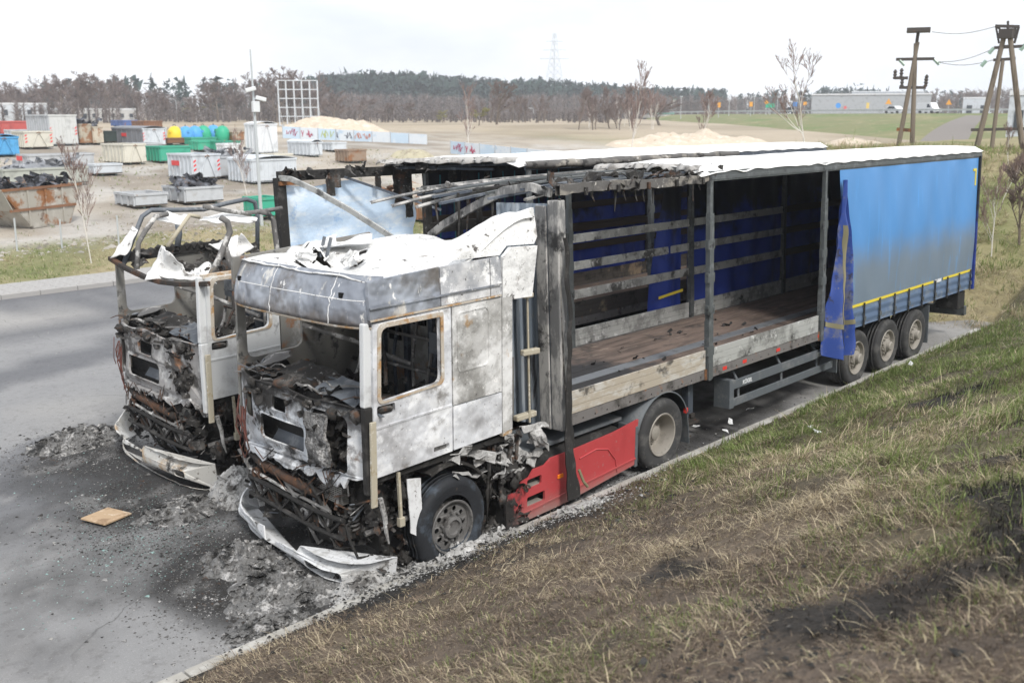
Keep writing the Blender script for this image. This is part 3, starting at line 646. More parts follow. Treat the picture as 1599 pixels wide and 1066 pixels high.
    for x in (8.0, 9.31, 10.62):
        P(MB().tube([(x, -1.0, .5), (x, 1.0, .5)], .065, 10), 'axle', m_soot); 
        for s in sgn:
            P(MB().tube([(x-.5, s*.5, .78), (x-.25, s*.5, .55), (x+.12, s*.5, .52)], .05, 8), 'suspension_arm', m_soot)
            P(MB().lathe([(.0, 0), (.11, 0), (.13, .06), (.13, .16), (.11, .22), (0, .22)], (x+.22, s*.5, .54), 'Z', 14), 'air_spring', m_soot, smooth=True)
    for x in (8.0, 9.31, 10.62):
        for s in sgn:
            wheel(t, x+ox, oy+s*1.255, .5, s, 'trailer', m_tyre, m_rimpale, w_=.36)
    P(MB().box(11.22, 11.25, -1.25, -.85, .18, .95), 'mud_flap', m_mud)
    P(MB().box(7.3, 7.33, -1.2, -.9, .3, .9), 'mud_flap', m_mud)
    # scorched deck litter
    b = MB()
    for i in range(40): b.scrap((rd.uniform(.3, 6.4), rd.uniform(-1.05, 1.0), 1.19), rd.uniform(.04, .16), 100+i)
    P(b, 'charred_scraps', m_soot, solid=.004, kind='stuff')
    return t, P
tA, PA = build_trailer(0, 0, True, 'curtainside trailer with side pulled open, blue curtain still closed over its three axles')

# ---- trailer beside the bank: fire damage
def corr(u, v):
    y = -1.22+.93*u; return (-.01-.018*(1 if math.sin(y*2*PI/.16) > 0 else -1)*min(1, abs(math.sin(y*2*PI/.16))*3), y, 1.0+2.68*v)
PA(MB().grid(corr, 70, 1), 'headboard', m_headb, solid=.012)
PA(MB().box(-.02, .02, -.29, 1.2, 1.0, 2.1), 'headboard_lower', m_soot)
b = MB().box(-.06, .08, -1.29, -1.13, 1.0, 3.72); b.box(-.075, -.05, -1.12, -.95, 1.0, 3.66); PA(b, 'front_corner_post', m_cornerpost, bevel=.012)
PA(MB().box(.16, .26, 1.2, 1.3, 1.0, 3.86), 'front_corner_post', m_soot, bevel=.01)
PA(MB().tube([(.0, -1.27, 3.74), (-.03, -1.28, 2.6), (-.01, -1.29, 1.7), (.06, -1.3, 1.15)], [.018,.014,.014,.018], 7), 'melted_post_seal', m_railburn)
PA(MB().box(.09, .12, -1.28, -1.14, 1.02, 1.95), 'blue_curtain_strip', m_curtin)
# front top beam, burnt through and sagging across the headboard
pts = [(0, -1.15, 3.80), (-.02, -.85, 3.87), (0, -.4, 3.82), (0, .13, 3.62), (0, .7, 3.38), (0, 1.29, 3.05), (.05, 1.6, 2.86)]
b = MB()
for p, q in zip(pts[:-1], pts[1:]): b.bar(p, q, .05, .10)
PA(b, 'sagging_front_beam', m_cornerpost, bevel=.006); 
# burnt near roof rail over the first bay
def railb(u, v):
    x = .0+3.2*u; c_, s_ = [(-1,-1), (1,-1), (1,1), (-1,1), (-1,-1)][min(4, int(round(v*4)))]; n = mnoise.noise(Vector((x*6, c_*2, s_*2)))
    return (x, -1.245+c_*(.035+.012*n), 3.83+s_*(.055+.02*n)+.015*math.sin(x*2.1)+.012*mnoise.noise(Vector((x*9, c_, 3))))
PA(MB().grid(railb, 90, 4), 'burnt_roof_rail', m_railburn)
for i in range(5): PA(MB().obox((.45+i*.62, -1.295, 3.80), .05, .03, .09), 'curtain_runner', m_char, bevel=.006)
# fallen roof bows and lath tubes, lying fore and aft where the sheet has gone
rd = random.Random(3)
for i in range(17):
    y0 = -1.08+i*.135+rd.uniform(-.06, .06); xa = -.35+.6*rd.random()-(.5 if i in (5, 7, 10) else 0); xb = 3.2+.06*i+rd.uniform(0, .5)
    dz = -.10+rd.uniform(-.05, .07); b = MB(); pts = []
    for k in range(9):
        u = k/8; droop = -.16*max(0, .35-u)**1.2*(2.2 if i in (3, 4, 6, 7) else 1.0)
        pts.append((xa+(xb-xa)*u, y0+.10*u*rd.uniform(.6, 1.0)+.02*math.sin(5*u+i), 3.93+dz*(1-u)+droop))
    for p, q in zip(pts[:-1], pts[1:]): b.bar(p, Vector(q)+(Vector(q)-Vector(p))*.02, .055, .028)
    PA(b, 'fallen_roof_bow', [m_bluegrey, m_dsteel, m_bluegrey, m_soot, m_cornerpost][i % 5])
for i, (y0, xa, xb, z0) in enumerate([(.55,-.95,1.2,3.84), (.85,-1.0,1.5,3.88), (.3,-.75,1.1,3.82)]):
    b = MB().grid(lambda u, v: (xa+(xb-xa)*u, y0+.07*(v-.5)+.04*math.sin(u*4+i), z0-.16*(1-u)**2+.02*math.sin(v*9)), 14, 5)
    PA(b, 'roof_lath', m_cornerpost, solid=.008)
b = MB()
for i in range(60):
    x = rd.uniform(-.1, 3.6); y = rd.choice([-1.2, -1.1, rd.uniform(-1, 1.1)]); z = 3.90+rd.uniform(-.08, .04); b.scrap((x, y, z), rd.uniform(.08, .34), 400+i)
PA(b, 'charred_roof_scraps', m_char, solid=.006, kind='stuff')
b = MB()
for i in range(16):
    x = rd.uniform(.1, 3.2) if i < 9 else rd.uniform(-.3, .6); y = -1.24 if i < 9 else rd.uniform(-.2, 1.2); l = rd.uniform(.1, .3) if i < 9 else rd.uniform(.3, .9)
    b.tube([(x, y, 3.8), (x+.02, y+.02, 3.8-l*.5), (x+rd.uniform(-.06, .06), y, 3.8-l)], [.02, .016, .005], 5)
PA(b, 'dripped_plastic', m_char, kind='stuff')
for x, y in ((.75, 1.24), (1.15, 1.24)): PA(MB().tube([(x, y, 3.8), (x+.03, y, 3.2), (x-.02, y+.02, 2.2), (x+.1, y, 1.5)], [.035,.05,.03,.02], 6), 'hanging_strap', m_soot)

# ---- its curtains
def near_curtain(u, v):
    x = 7.0+6.45*u+.22*(1-v)*(1-u)**3; z = 1.34+2.46*v
    fold = .018*math.sin(x*5.2+1.2*math.sin(z*1.1))+.022*mnoise.noise(Vector((x*1.1, z*.8, 3)))+.02*mnoise.noise(Vector((x*2.6+z*.9, z*.5, 7)))
    return (x, -1.285-.025*math.sin(v*PI)+fold*math.sin(v*PI)**.4, z)
PA(MB().grid(near_curtain, 120, 30), 'curtain', m_curtain, smooth=True)
for nm, (x0, x1, z0, z1), mt in (('yellow_line', (7.25, 11.25, 1.40, 1.45), m_yellow), ('yellow_line', (11.75, 13.3, 1.40, 1.45), m_yellow)):
    PA(MB().grid(lambda u, v: (x0+(x1-x0)*u, -1.302, z0+(z1-z0)*v), 20, 1), nm, mt)
PA(MB().box(13.08, 13.26, -1.318, -1.305, 3.52, 3.57).box(13.20, 13.26, -1.3179, -1.3049, 3.22, 3.52), 'corner_mark', m_yellow)
PA(MB().box(11.32, 11.66, -1.302, -1.298, 1.385, 1.45), 'curtain_label', m_whitep)
# skirt of the curtain with its lashing straps
PA(MB().grid(lambda u, v: (7.2+6.25*u, -1.29+.012*math.sin(v*14)-.006*math.sin(u*60), 1.03+.33*v), 90, 8), 'curtain_skirt', m_skirtblue, smooth=True)
for i in range(10):
    x = 7.42+i*.65; st = PA(MB().box(x-.022, x+.022, -1.325, -1.312, 1.0, 1.44), 'strap', m_soot); PA(MB().box(x-.035, x+.035, -1.342, -1.326, 1.12, 1.2), 'buckle', m_dsteel, parent=st)
PA(MB().box(13.42, 13.50, -1.33, -1.27, 1.0, 3.82), 'curtain_pole', m_curtin, bevel=.01)
# loose front hem, gathered and hanging from the rail to below the floor
def flap(u, v):
    top = Vector((7.0, -1.30, 3.62)); z = 3.62-2.85*v; wd = (.10+.62*v**1.1)*(1 if v < .93 else 1-(v-.93)*1.5)
    x = 7.02-.50*v+wd*(u)+.06*math.sin(v*6)*v+.05*math.sin(v*13+u*3)*v*u; y = -1.36-.06*v+.13*math.sin(u*9.5+v*2.6)*(.25+v*.75)-.07*math.sin(u*19+4*v)*v+.05*mnoise.noise(Vector((u*4, v*9, 1)))
    return (x, y, z-.10*u*v*(1-u)*4)
fl = PA(MB().grid(flap, 40, 40), 'curtain_flap', m_curtflap, smooth=True)
for u0 in (.25, .62): PA(MB().grid(lambda u, v: tuple(Vector(flap(u0+.09*u, .25+.7*v))+Vector((0, -.012, 0))), 3, 30), 'webbing', m_strapyel, smooth=True, parent=fl)
PA(MB().grid(lambda u, v: tuple(Vector(flap(u, .80+.028*v))+Vector((0, -.012, 0))), 40, 2), 'webbing', m_strapyel, smooth=True, parent=fl)
# far curtain
def far_curtain(a, c, sk, top, seed):
    def fn(u, v):
        x = a+sk*(1-v)*(1-u)+(c-a)*u; z = 1.0+(top-1.0)*v; return (x, 1.315+.05*math.sin(x*8+seed)*(1-.4*v)+.04*mnoise.noise(Vector((x*1.5, z, seed))), z)
    return fn
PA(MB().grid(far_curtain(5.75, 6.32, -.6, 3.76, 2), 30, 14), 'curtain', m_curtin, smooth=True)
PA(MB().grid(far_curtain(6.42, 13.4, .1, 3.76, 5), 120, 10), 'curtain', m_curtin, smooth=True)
PA(MB().grid(lambda u, v: (5.5+.75*u, 1.26, 1.62+.05*v+.05*u), 8, 1), 'yellow_line', m_yellow)
# black melted strip hanging at the front corner down to the kerb
def melt(u, v):
    z = 3.3-3.12*v; x = -.02+.04*math.sin(v*6)+.05*mnoise.noise(Vector((v*9, 1, 0)))+(.12*max(0, v-.75)); wv = (.03+.10*max(0, v-.45)+.09*max(0, v-.72))*(1+.5*mnoise.noise(Vector((v*14, 3, 1))))
    return (x+(u-.5)*2*wv, -1.35-.02*math.sin(u*3)-.05*v, z)
PA(MB().grid(melt, 6, 60), 'melted_curtain_strip', m_soot, solid=.02)
PA(MB().tube([(.08, -1.42, .52), (.13, -1.45, .36), (.2, -1.45, .28)], .018, 6), 'webbing', m_strapyel)

# ================================================================== second trailer
OBX, OBY = .3, 3.65
tB, PB = build_trailer(OBX, OBY, False, 'burnt-out trailer with bare roof frame and pale blue remnant of curtain')
for s in (-1, 1):
    if s > 0: PB(MB().box(-.06, .1, s*1.24-.07, s*1.24+.07, 1.0, 3.80), 'front_corner_post', m_soot, bevel=.01)
    else: PB(MB().box(-.06, .1, s*1.24-.07, s*1.24+.07, 1.0, 2.2), 'front_corner_post', m_soot, bevel=.01)
PB(MB().box(-.05, .3, 1.14, 1.3, 3.68, 3.74), 'rusty_corner_bracket', m_rust)
pts = [(0, 1.2, 3.80), (.05, .95, 3.78), (.15, .45, 3.60), (.3, -.2, 3.30), (.45, -.8, 2.98), (.5, -.95, 2.88)]
b = MB()
for p, q in zip(pts[:-1], pts[1:]): b.bar(p, q, .045, .085)
PB(b, 'sagging_front_beam', m_alu, bevel=.006)
PB(MB().bar((.5, -.95, 2.9), (.15, -.8, 2.5), .07, .06), 'beam_stub', m_charrust)
for i, (p, q) in enumerate([((1.25, 1.18, 3.76), (2.5, .2, 3.15)), ((2.3, 1.1, 3.86), (5.2, -.9, 3.86)), ((3.6, 1.1, 3.9), (6.2, -.6, 3.9)), ((2.9, 1.15, 3.84), (3.2, -.4, 3.80))]):
    PB(MB().bar(p, q, .05, .04), 'fallen_roof_bow', m_bluegrey)
def ragc(u, v):
    top = 3.72-.16*u-.06*math.sin(u*9)-.35*max(0, u-.55); x = .08+2.75*u+.05*mnoise.noise(Vector((v*8, 0, 4)))*(u > .95); z = 1.15+(top-1.15)*v
    if v > .9: x += .03*mnoise.noise(Vector((u*20, 7, 1)))
    return (x, 1.3+.03*math.sin(z*9+2*u)+.05*mnoise.noise(Vector((x*1.2, z*2.6, 2)))*(.5+u), z)
PB(MB().grid(ragc, 50, 40), 'pale_curtain_remnant', m_curtpale, smooth=True)
PB(MB().grid(far_curtain(3.1, 13.4, .2, 3.74, 9), 120, 10), 'curtain', m_curtin, smooth=True)
for i in range(11):
    x = 3.4+i*.33; PB(MB().grid(lambda u, v: (x+.04*u+.12*(1-v)*((i*7) % 3-1), 1.2, 1.2+2.5*v), 1, 8), 'lashing_strap', m_strap)
for z0 in (2.35, 2.85): PB(MB().box(3.2, 9.8, 1.16, 1.19, z0, z0+.12), 'slat', m_boarddark)
PB(MB().grid(far_curtain(8.6, 13.4, .2, 3.74, 12), 60, 6), 'curtain', m_curtin, smooth=True)
tB.children[-1].data.transform(Matrix.Translation((0, -2.62, 0)))
b = MB(); rd = random.Random(8)
def drape(x, l, wv):
    def fn(u, v): return (x+(u-.5)*wv*(1+.4*mnoise.noise(Vector((v*7, x, 0)))), 1.18+.03*math.sin(u*5), 3.84-l*v+.03*mnoise.noise(Vector((u*6, v*9, x))))
    return fn
for x, l, wv in ((.95, .38, .14), (1.05, .25, .2), (1.95, .32, .1), (2.45, .62, .28), (2.62, .85, .14), (4.0, .6, .1), (3.7, .4, .16), (4.6, .35, .1)): PB(MB().grid(drape(x, l, wv), 5, 16), 'charred_curtain_rag', m_char, solid=.015)
b = MB()
for i in range(30): b.scrap((rd.uniform(0, 3.6), rd.choice([1.2, 1.22, rd.uniform(-1, 1)]), rd.uniform(3.84, 3.92)), rd.uniform(.08, .3), 700+i)
PB(b, 'charred_roof_scraps', m_char, solid=.006, kind='stuff')
# ================================================================== BURNT TRACTOR UNITS
m_front = M('blistered_front_panel', (.52,.545,.58), .6, layers=[((.70,.71,.72), 2.6, .46, .60), ((.20,.20,.205), 3.2, .50, .62, dict(amount=.9)), ((.024,.023,.022), 2.2, .50, .58), ((.16,.09,.05), 4.5, .56, .66, dict(amount=.75)), ((.30,.15,.07), 6, .64, .72, dict(amount=.7)), ((.03,.028,.027), 5, .2, .9, dict(grad=(2, 1.5, 1.98, 1.3)))], bump=(24, .35, .012))
m_frontB = M('rust_streaked_front_panel', (.33,.32,.315), .7, layers=[((.54,.54,.53), 2.4, .48, .60), ((.06,.055,.052), 2.3, .47, .57, dict(amount=.92)), (RUST, 3.4, .58, .68, dict(amount=.85)), ((.70,.70,.69), 8, .6, .68)], bump=(24, .35, .012))
m_doorB = M('pale_burnt_door', (.62,.635,.64), .6, layers=[((.42,.42,.42), 2, .5, .66), ((.10,.10,.10), 2.6, .62, .72, dict(amount=.8)), ((.42,.27,.12), 4, .66, .74, dict(amount=.7))], bump=(25, .15, .006))
m_inner = M('burnt_inner_wall', (.20,.195,.18), .75, layers=[((.34,.335,.32), 2.2, .48, .62), (RUST, 2.4, .54, .66, dict(amount=.9)), ((.05,.05,.05), 4, .56, .68)], bump=(20, .2, .01))
m_frame = M('scorched_window_frame', (.48,.43,.36), .7, layers=[((.40,.24,.11), 5, .48, .62), ((.68,.66,.62), 9, .54, .66), ((.08,.07,.06), 6, .62, .70)])
m_tubeash = M('ash_dusted_tube', (.16,.155,.15), .75, layers=[((.55,.54,.52), 5, .52, .62), ((.05,.05,.05), 4, .56, .68), ((.34,.26,.17), 3, .58, .7)])
m_fin = M('radiator_fins', (.35,.34,.32), .5, .5, layers=[((.12,.11,.10), 6, .5, .66)])
m_pillB = M('sooty_blue_pillar', (.13,.145,.165), .6, .2, layers=[((.26,.27,.28), 3, .5, .66), ((.05,.05,.05), 5, .58, .7)])
def rrect(x0, x1, z0, z1, r, n=4, sk=0.0):
    p = []
    for cx, cz, a in ((x1-r, z1-r, 0), (x0+r, z1-r, PI/2), (x0+r, z0+r, PI), (x1-r, z0+r, 1.5*PI)):
        for i in range(n+1):
            t = a+PI/2*i/n; p.append((cx+r*math.cos(t), cz+r*math.sin(t)))
    return [(a, b+sk*(a-x0)) for a, b in p]
def dense(poly, step):
    out = []
    for i in range(len(poly)):
        a, b = Vector(poly[i]), Vector(poly[(i+1) % len(poly)]); n = max(1, int((b-a).length/step))
        out += [tuple(a+(b-a)*k/n) for k in range(n)]
    return out
def sheet4(c, nu, nv, amp, seed, fr=3.0):
    a, b, d, e = [Vector(p) for p in c]                          # corners in order round the sheet
    nrm = (b-a).cross(e-a).normalized()
    def fn(u, v):
        p = (a*(1-u)+b*u)*(1-v)+(e*(1-u)+d*u)*v
        q = p*fr+Vector((seed, 0, 0)); edge = 1.0
        return p+nrm*amp*mnoise.noise(q)*1.3+Vector((mnoise.noise(q*2+Vector((5,0,0))), mnoise.noise(q*2+Vector((0,5,0))), mnoise.noise(q*2+Vector((0,0,5)))))*amp*.5
    return fn
def fx(y):                                                        # plan curve of the nose: bowed, rounding off at the corners
    a = abs(y)/1.24; return -2.99+.05*a*a+.13*a**8
def build_tractor(ox, oy, A, label):
    t = thing('burnt_lorry_cab', label, 'lorry', (ox-.2, oy, 0))
    X_ = lambda x, y, z: (x+ox, y+oy, z)
    def P(b, name, mat, **k): return b.build(name, mat, k.pop('parent', t), xf=X_, **k)
    rd = random.Random(21 if A else 22)
    side = lambda s: (lambda u, v, d: (u, s*(1.24-d-.05*max(0, v-2.75)), v))
    SL = side(-1); SR = side(1)
    dm = m_doorpanel if A else m_doorB
    # ---------------- chassis
    for s in (-1, 1): P(MB().box(-2.5, 2.9, s*.42-.04, s*.42+.04, .62, .88), 'chassis_beam', m_charrust if s < 0 else m_soot)
    b = MB()
    for x in (-2.2, -1.2, -.2, .9, 1.5, 2.6): b.box(x, x+.1, -.4, .4, .64, .84)
    P(b, 'cross_members', m_soot, kind='stuff')
    P(MB().tube([(-1.8, -.95, .42), (-1.8, -.5, .40), (-1.8, .5, .40), (-1.8, .95, .42)], .075, 10), 'front_axle', m_charrust)
    P(MB().tube([(2.06, -1.0, .5), (2.06, -.3, .5), (2.06, -.25, .52), (2.06, .25, .52), (2.06, .3, .5), (2.06, 1.0, .5)], [.09,.09,.24,.24,.09,.09], 14), 'drive_axle', m_soot, smooth=True)
    wm = (m_tyreburn, m_rimburn)
    wheel(t, -1.8+ox, oy-1.235, .445, -1, 'steer', *wm, zr=.385, flat=.012)
    wheel(t, -1.8+ox, oy+1.235, .42, 1, 'steer', *wm, zr=.36, flat=.012)
    for s in (-1, 1):
        wheel(t, 2.06+ox, oy+s*1.25, .5, s, 'drive', m_tyre, m_rimpale, w_=.29); wheel(t, 2.06+ox, oy+s*.90, .5, s, 'trailer', m_tyre, m_rimpale, w_=.27)
    # ---------------- cab shell, left side
    win = rrect(-2.735, -1.935, 1.985, 2.72, .07, 4, .06)
    win = [(a+(.04*(b-2.0) if a < -2.4 else 0), b if b < 2.4 else min(b, 2.725)) for a, b in win]
    dr = P(MB().plate(dense([(-2.84, 1.22), (-1.785, 1.245), (-1.785, 2.80), (-2.80, 2.77)], .15), [win, rrect(-2.05, -1.83, 1.28, 1.35, .015, 2), rrect(-2.78, -2.55, 1.85, 1.95, .02, 2)], SL, .05), 'door', dm, bevel=.004)
    ring = [(a+(.035 if a < -2.3 else -.035), b+(.035 if b < 2.35 else -.035)) for a, b in win]
    big = [(a+(-.04 if a < -2.3 else .04), b+(-.02 if b < 2.35 else .045)) for a, b in win]
    P(MB().plate(big, [win], lambda u, v, d: (u, -1.252+d, v), .02), 'window_frame', m_frame, parent=dr)
    P(MB().bar((-2.83, -1.243, 1.73), (-1.79, -1.243, 1.755), .012, .02), 'door_crease', dm, parent=dr)
    P(MB().box(-2.79, -2.54, -1.20, -1.15, 1.83, 1.97), 'handle_recess', m_soot, parent=dr); P(MB().lump((-2.66, -1.225, 1.90), .045, 4, .4, 2, (2.2, .6, .8)), 'melted_handle', m_char, parent=dr)
    P(MB().box(-2.06, -1.82, -1.19, -1.17, 1.27, 1.36), 'step_recess', m_rimburn, parent=dr)
    if A:
        sp = P(MB().plate(dense([(-1.765, 1.745), (-1.035, 1.75), (-1.035, 2.80), (-1.765, 2.80)], .15), [], SL, .04), 'sleeper_panel', m_sleeper, bevel=.004)
        o_ = rrect(-1.70, -1.23, 2.08, 2.73, .07, 5, .03); i_ = rrect(-1.685, -1.245, 2.095, 2.715, .06, 5, .03); P(MB().plate(o_, [i_], lambda u, v, d: (u, -1.247+d, v), .012), 'pressed_frame', m_sleeper, parent=sp)
        P(MB().plate(dense([(-1.765, 1.25), (-1.035, 1.265), (-1.035, 1.735), (-1.765, 1.73)], .15), [], SL, .04), 'locker_door', dm, bevel=.004)
        P(MB().plate([(-1.02, 1.27), (-.87, 1.28), (-.87, 2.79), (-1.02, 2.79)], [], SL, .05), 'rear_quarter_panel', m_sleeper, bevel=.006)
        P(MB().plate([(-1.02, 1.22), (-.87, 1.23), (-.87, 1.265), (-1.02, 1.262)], [], SL, .05), 'rear_sill', m_frame)
        # bands above the door
        P(MB().plate(dense([(-2.83, 2.815), (-1.92, 2.83), (-1.92, 3.225), (-2.83, 3.185)], .12), [], SL, .04), 'roof_side_panel', m_visor, bevel=.006)
        P(MB().plate(dense([(-1.905, 2.83), (-1.2, 2.84), (-1.2, 3.24), (-1.905, 3.225)], .12), [], SL, .04), 'roof_side_panel', m_ashcab, bevel=.006)
        P(MB().plate(dense([(-1.185, 2.84), (-1.03, 2.84), (-1.03, 3.20), (-1.06, 3.245), (-1.185, 3.24)], .12), [], SL, .04), 'roof_side_panel', m_ashcab, bevel=.006)
        for z0 in (2.81, 2.93): P(MB().bar((-2.83, -1.25, z0), (-1.05, -1.25, z0+.02), .012, .018), 'drip_moulding', m_frame if z0 < 2.9 else m_visor)
        P(MB().plate(dense([(-1.015, 2.76), (-.54, 2.75), (-.47, 3.31), (-.9, 3.33), (-1.015, 3.24)], .1), [], lambda u, v, d: (u, -1.235+d-.02*(v-2.7), v), .04), 'side_air_deflector', m_roofash, bevel=.01)
        P(MB().plate(dense([(-1.72, 3.27), (-1.63, 3.36), (-1.25, 3.48), (-.86, 3.60), (-.74, 3.67), (-.42, 3.72), (-.40, 3.40), (-.46, 3.325), (-.9, 3.345), (-1.02, 3.255)], .1), [], lambda u, v, d: (u, -1.19+d+.12*(v-3.3), v), .04), 'roof_air_deflector', m_roofash, bevel=.01)
        # roof: caved in and white with ash, holes burnt through
        def rz(x, y):
            u = (x+2.86)/2.4; e = abs(y)/1.16; base = 3.19+.07*u+.42*float(sstep(-1.75, -.6, x))*float(sstep(.15, 1.0, -y))
            dent = -.16*math.exp(-((x+2.35)/.33)**2-((y+.05)/.45)**2)-.08*math.exp(-((x+1.8)/.3)**2-((y-.5)/.3)**2)
            ridge = .17*math.exp(-((x+2.2-.35*(y-.5))/.10)**2-((y-.55)/.42)**2)+.10*math.exp(-((x+1.75)/.12)**2-((y+.1)/.5)**2)
            n = .045*mnoise.noise(Vector((x*2.2, y*2.2, 1)))+.012*mnoise.noise(Vector((x*8, y*8, 2)))
            return base+dent+ridge+n*(1-e**8)-.05*e**6
        b = MB(); NX, NY = 60, 56; holes = [(-2.42,-.10,.16,.07),(-2.30,.28,.07,.16),(-2.05,-.05,.10,.05),(-2.16,.62,.13,.06),(-1.85,.15,.05,.14),(-2.5,.35,.05,.12)]
        for i in range(NX+1):
            for j in range(NY+1):
                y = -1.19+2.38*j/NY; x = fx(y)+.14+(-.46-fx(y)-.14)*i/NX; b.v.append((x, y, float(rz(x, y))))
        for i in range(NX):
            for j in range(NY):
                c = b.v[i*(NY+1)+j]
                if any(((c[0]-h[0])/h[2])**2+((c[1]-h[1])/h[3])**2+.5*mnoise.noise(Vector((c[0]*11, c[1]*11, 3))) < 1 for h in holes): continue
                a = i*(NY+1)+j; b.f.append((a, a+NY+1, a+NY+2, a+1))
        P(b, 'collapsed_roof', m_roofash, smooth=True, solid=.012)
        b = MB()
        for i in range(10): b.scrap((rd.uniform(-2.5, -1.8), rd.uniform(-.3, .7), 3.21+rd.uniform(-.03, .06)), rd.uniform(.12, .30), 900+i)
        P(b, 'ash_flakes', m_roofash, solid=.008, kind='stuff')
        P(MB().grid(sheet4([(-2.45, .75, 3.22), (-2.1, .25, 3.36), (-1.9, .5, 3.38), (-2.2, .95, 3.25)], 12, 8, .05, 3), 12, 8), 'lifted_roof_sheet', m_roofash, solid=.01, smooth=True)
        P(MB().grid(sheet4([(-2.1, .9, 3.24), (-1.55, .35, 3.32), (-1.2, .75, 3.33), (-1.7, 1.1, 3.26)], 12, 8, .04, 8), 12, 8), 'lifted_roof_sheet', m_roofash, solid=.01, smooth=True)
        for y in (.30, .42): P(MB().bar((-2.2, y, 3.2), (-2.14, y-.02, 3.42), .06, .02), 'roof_rib', m_pillB)
        # visor above the windscreen
        def vis(u, v):
            y = 1.22-2.44*u; z = 2.70+.045*u+.47*v; lean_ = .16*v**2.2+.012*mnoise.noise(Vector((y*2.4, z*3, 4)))
            return (fx(y)+.03+lean_, y, z+.012*math.sin(u*PI)*v)
        vs = P(MB().grid(vis, 60, 12), 'visor', m_visor, smooth=True, solid=.02)
        for u0, mt in ((.385, m_roofash), (.80, m_roofash)):
            P(MB().tube([tuple(Vector(vis(u0+.012*mnoise.noise(Vector((k*.9, u0*9, 0))), k/12))+Vector((-.008, 0, 0))) for k in range(13)], .007, 5), 'visor_seam', mt, parent=vs)
        P(MB().tube([tuple(Vector(vis(k/40, .52))+Vector((-.008, 0, 0))) for k in range(1, 40)], .006, 5), 'visor_seam', m_roofash, parent=vs)
        for u0, v0 in ((.10, .58), (.86, .60)):
            c = Vector(vis(u0, v0)); P(MB().obox(c+Vector((-.012, 0, 0)), .03, .05, .05), 'visor_bolt_hole', m_hole, parent=vs)
        P(MB().tube([tuple(Vector(vis(k/30, 0))+Vector((.01, 0, -.012))) for k in range(31)], .018, 6), 'windscreen_header', m_frame)
    else:
        P(MB().plate(dense([(-1.765, 1.25), (-.95, 1.265), (-.95, 2.80), (-1.765, 2.80)], .2), [], SL, .04), 'sleeper_panel', m_inner)
    # ---------------- right side wall with window
    winr = rrect(-2.70, -1.95, 2.0, 2.70, .10, 4, .04)
    rw = P(MB().plate(dense([(-2.84, 1.15), (-.9, 1.2), (-.9, 2.8), (-2.80, 2.76)], .2), [winr], SR, .04), 'right_wall', m_inner)
    P(MB().bar((-2.75, 1.17, 1.66), (-1.9, 1.17, 1.80), .05, .12), 'wall_rail', m_rust, parent=rw)
    if A: P(MB().plate(dense([(-2.83, 2.8), (-.9, 2.83), (-.9, 3.3), (-2.83, 3.18)], .3), [], SR, .04), 'roof_side_panel', m_inner)
    # ---------------- back wall, floor
    b = MB().box(-.93, -.89, -1.2, 1.2, 1.2, 2.9 if A else 2.62)
    bw = P(b, 'back_wall', m_inner if A else m_pillB)
    for y in (-.9, -.45, 0, .45, .9): P(MB().box(-.98, -.93, y-.04, y+.04, 1.25, 2.8 if A else 2.55), 'wall_rib', m_bluegrey, parent=bw)
    for y, z in ((-.68, 2.4), (-.68, 2.15), (-.22, 2.4), (-.22, 2.1), (.22, 2.35), (.68, 2.4), (.68, 2.1)): P(MB().obox((-.945, y, z), .04, .2, .16), 'wall_cutout', m_hole, parent=bw)
    P(MB().box(-2.8, -.93, -1.18, 1.18, 1.14, 1.2), 'cab_floor', m_soot)
    # seats burnt to their frames
    for y0 in (-.62, .62):
        b = MB()
        for dy in (-.20, .20):
            b.tube([(-1.95, y0+dy, 1.35), (-1.62, y0+dy, 1.40), (-1.42, y0+dy*.95, 1.75), (-1.34, y0+dy*.8, 2.25), (-1.33, y0+dy*.6, 2.42)], .022, 7)
        sf_ = P(b, 'seat_frame', m_tubeash)
        for z in (1.7, 1.95, 2.2): P(MB().tube([(-1.45+.1*(z-1.7), y0-.19, z), (-1.43+.1*(z-1.7), y0+.19, z)], .014, 6), 'seat_spring_bar', m_charrust, parent=sf_)
        P(MB().lump((-1.75, y0, 1.36), .26, 5+y0, .3, 2, (1.1, 1, .6)), 'seat_base', m_char, parent=sf_)
        P(MB().box(-1.40, -1.36, y0-.16, y0+.16, 2.12, 2.36), 'headrest_plate', m_pillB, parent=sf_)
    for i, (y, x0, x1) in enumerate(((-.95, -1.05, -1.02), (-.3, -1.1, -1.05), (.1, -1.15, -1.05), (.5, -1.1, -1.0), (.85, -1.05, -1.02))):
        P(MB().tube([(x0, y, 1.25), (x1-.1, y+.03, 1.9), (x1, y-.02, 2.7)], .022, 7), 'bunk_frame', [m_tubeash, m_bluegrey][i % 2])
    for z in (1.75, 2.15): P(MB().tube([(-1.12, -1.1, z), (-1.15, 0, z+.03), (-1.1, 1.1, z)], .02, 7), 'bunk_rail', m_tubeash)
    P(MB().tube([(-2.0, 1.1, 2.3), (-1.7, .5, 2.15), (-1.5, .1, 2.0), (-1.45, -.2, 1.95)], .028, 7), 'fallen_bar', m_tubeash)
    P(MB().tube([(-2.35, -.85, 2.02), (-1.9, -.3, 2.12), (-1.5, .35, 2.3)], .02, 6), 'fallen_bar', m_charrust)
    b = MB()
    for i in range(10): b.lump((rd.uniform(-2.4, -1.1), rd.uniform(-1.05, 1.05), 1.25+rd.uniform(0, .30)), rd.uniform(.08, .22), i, .6, 2)
    for i in range(50): b.scrap((rd.uniform(-2.5, -1.1), rd.uniform(-1.08, 1.08), 1.4+rd.uniform(0, .4)), rd.uniform(.1, .35), i)
    P(b, 'burnt_interior_debris', m_char, kind='stuff')
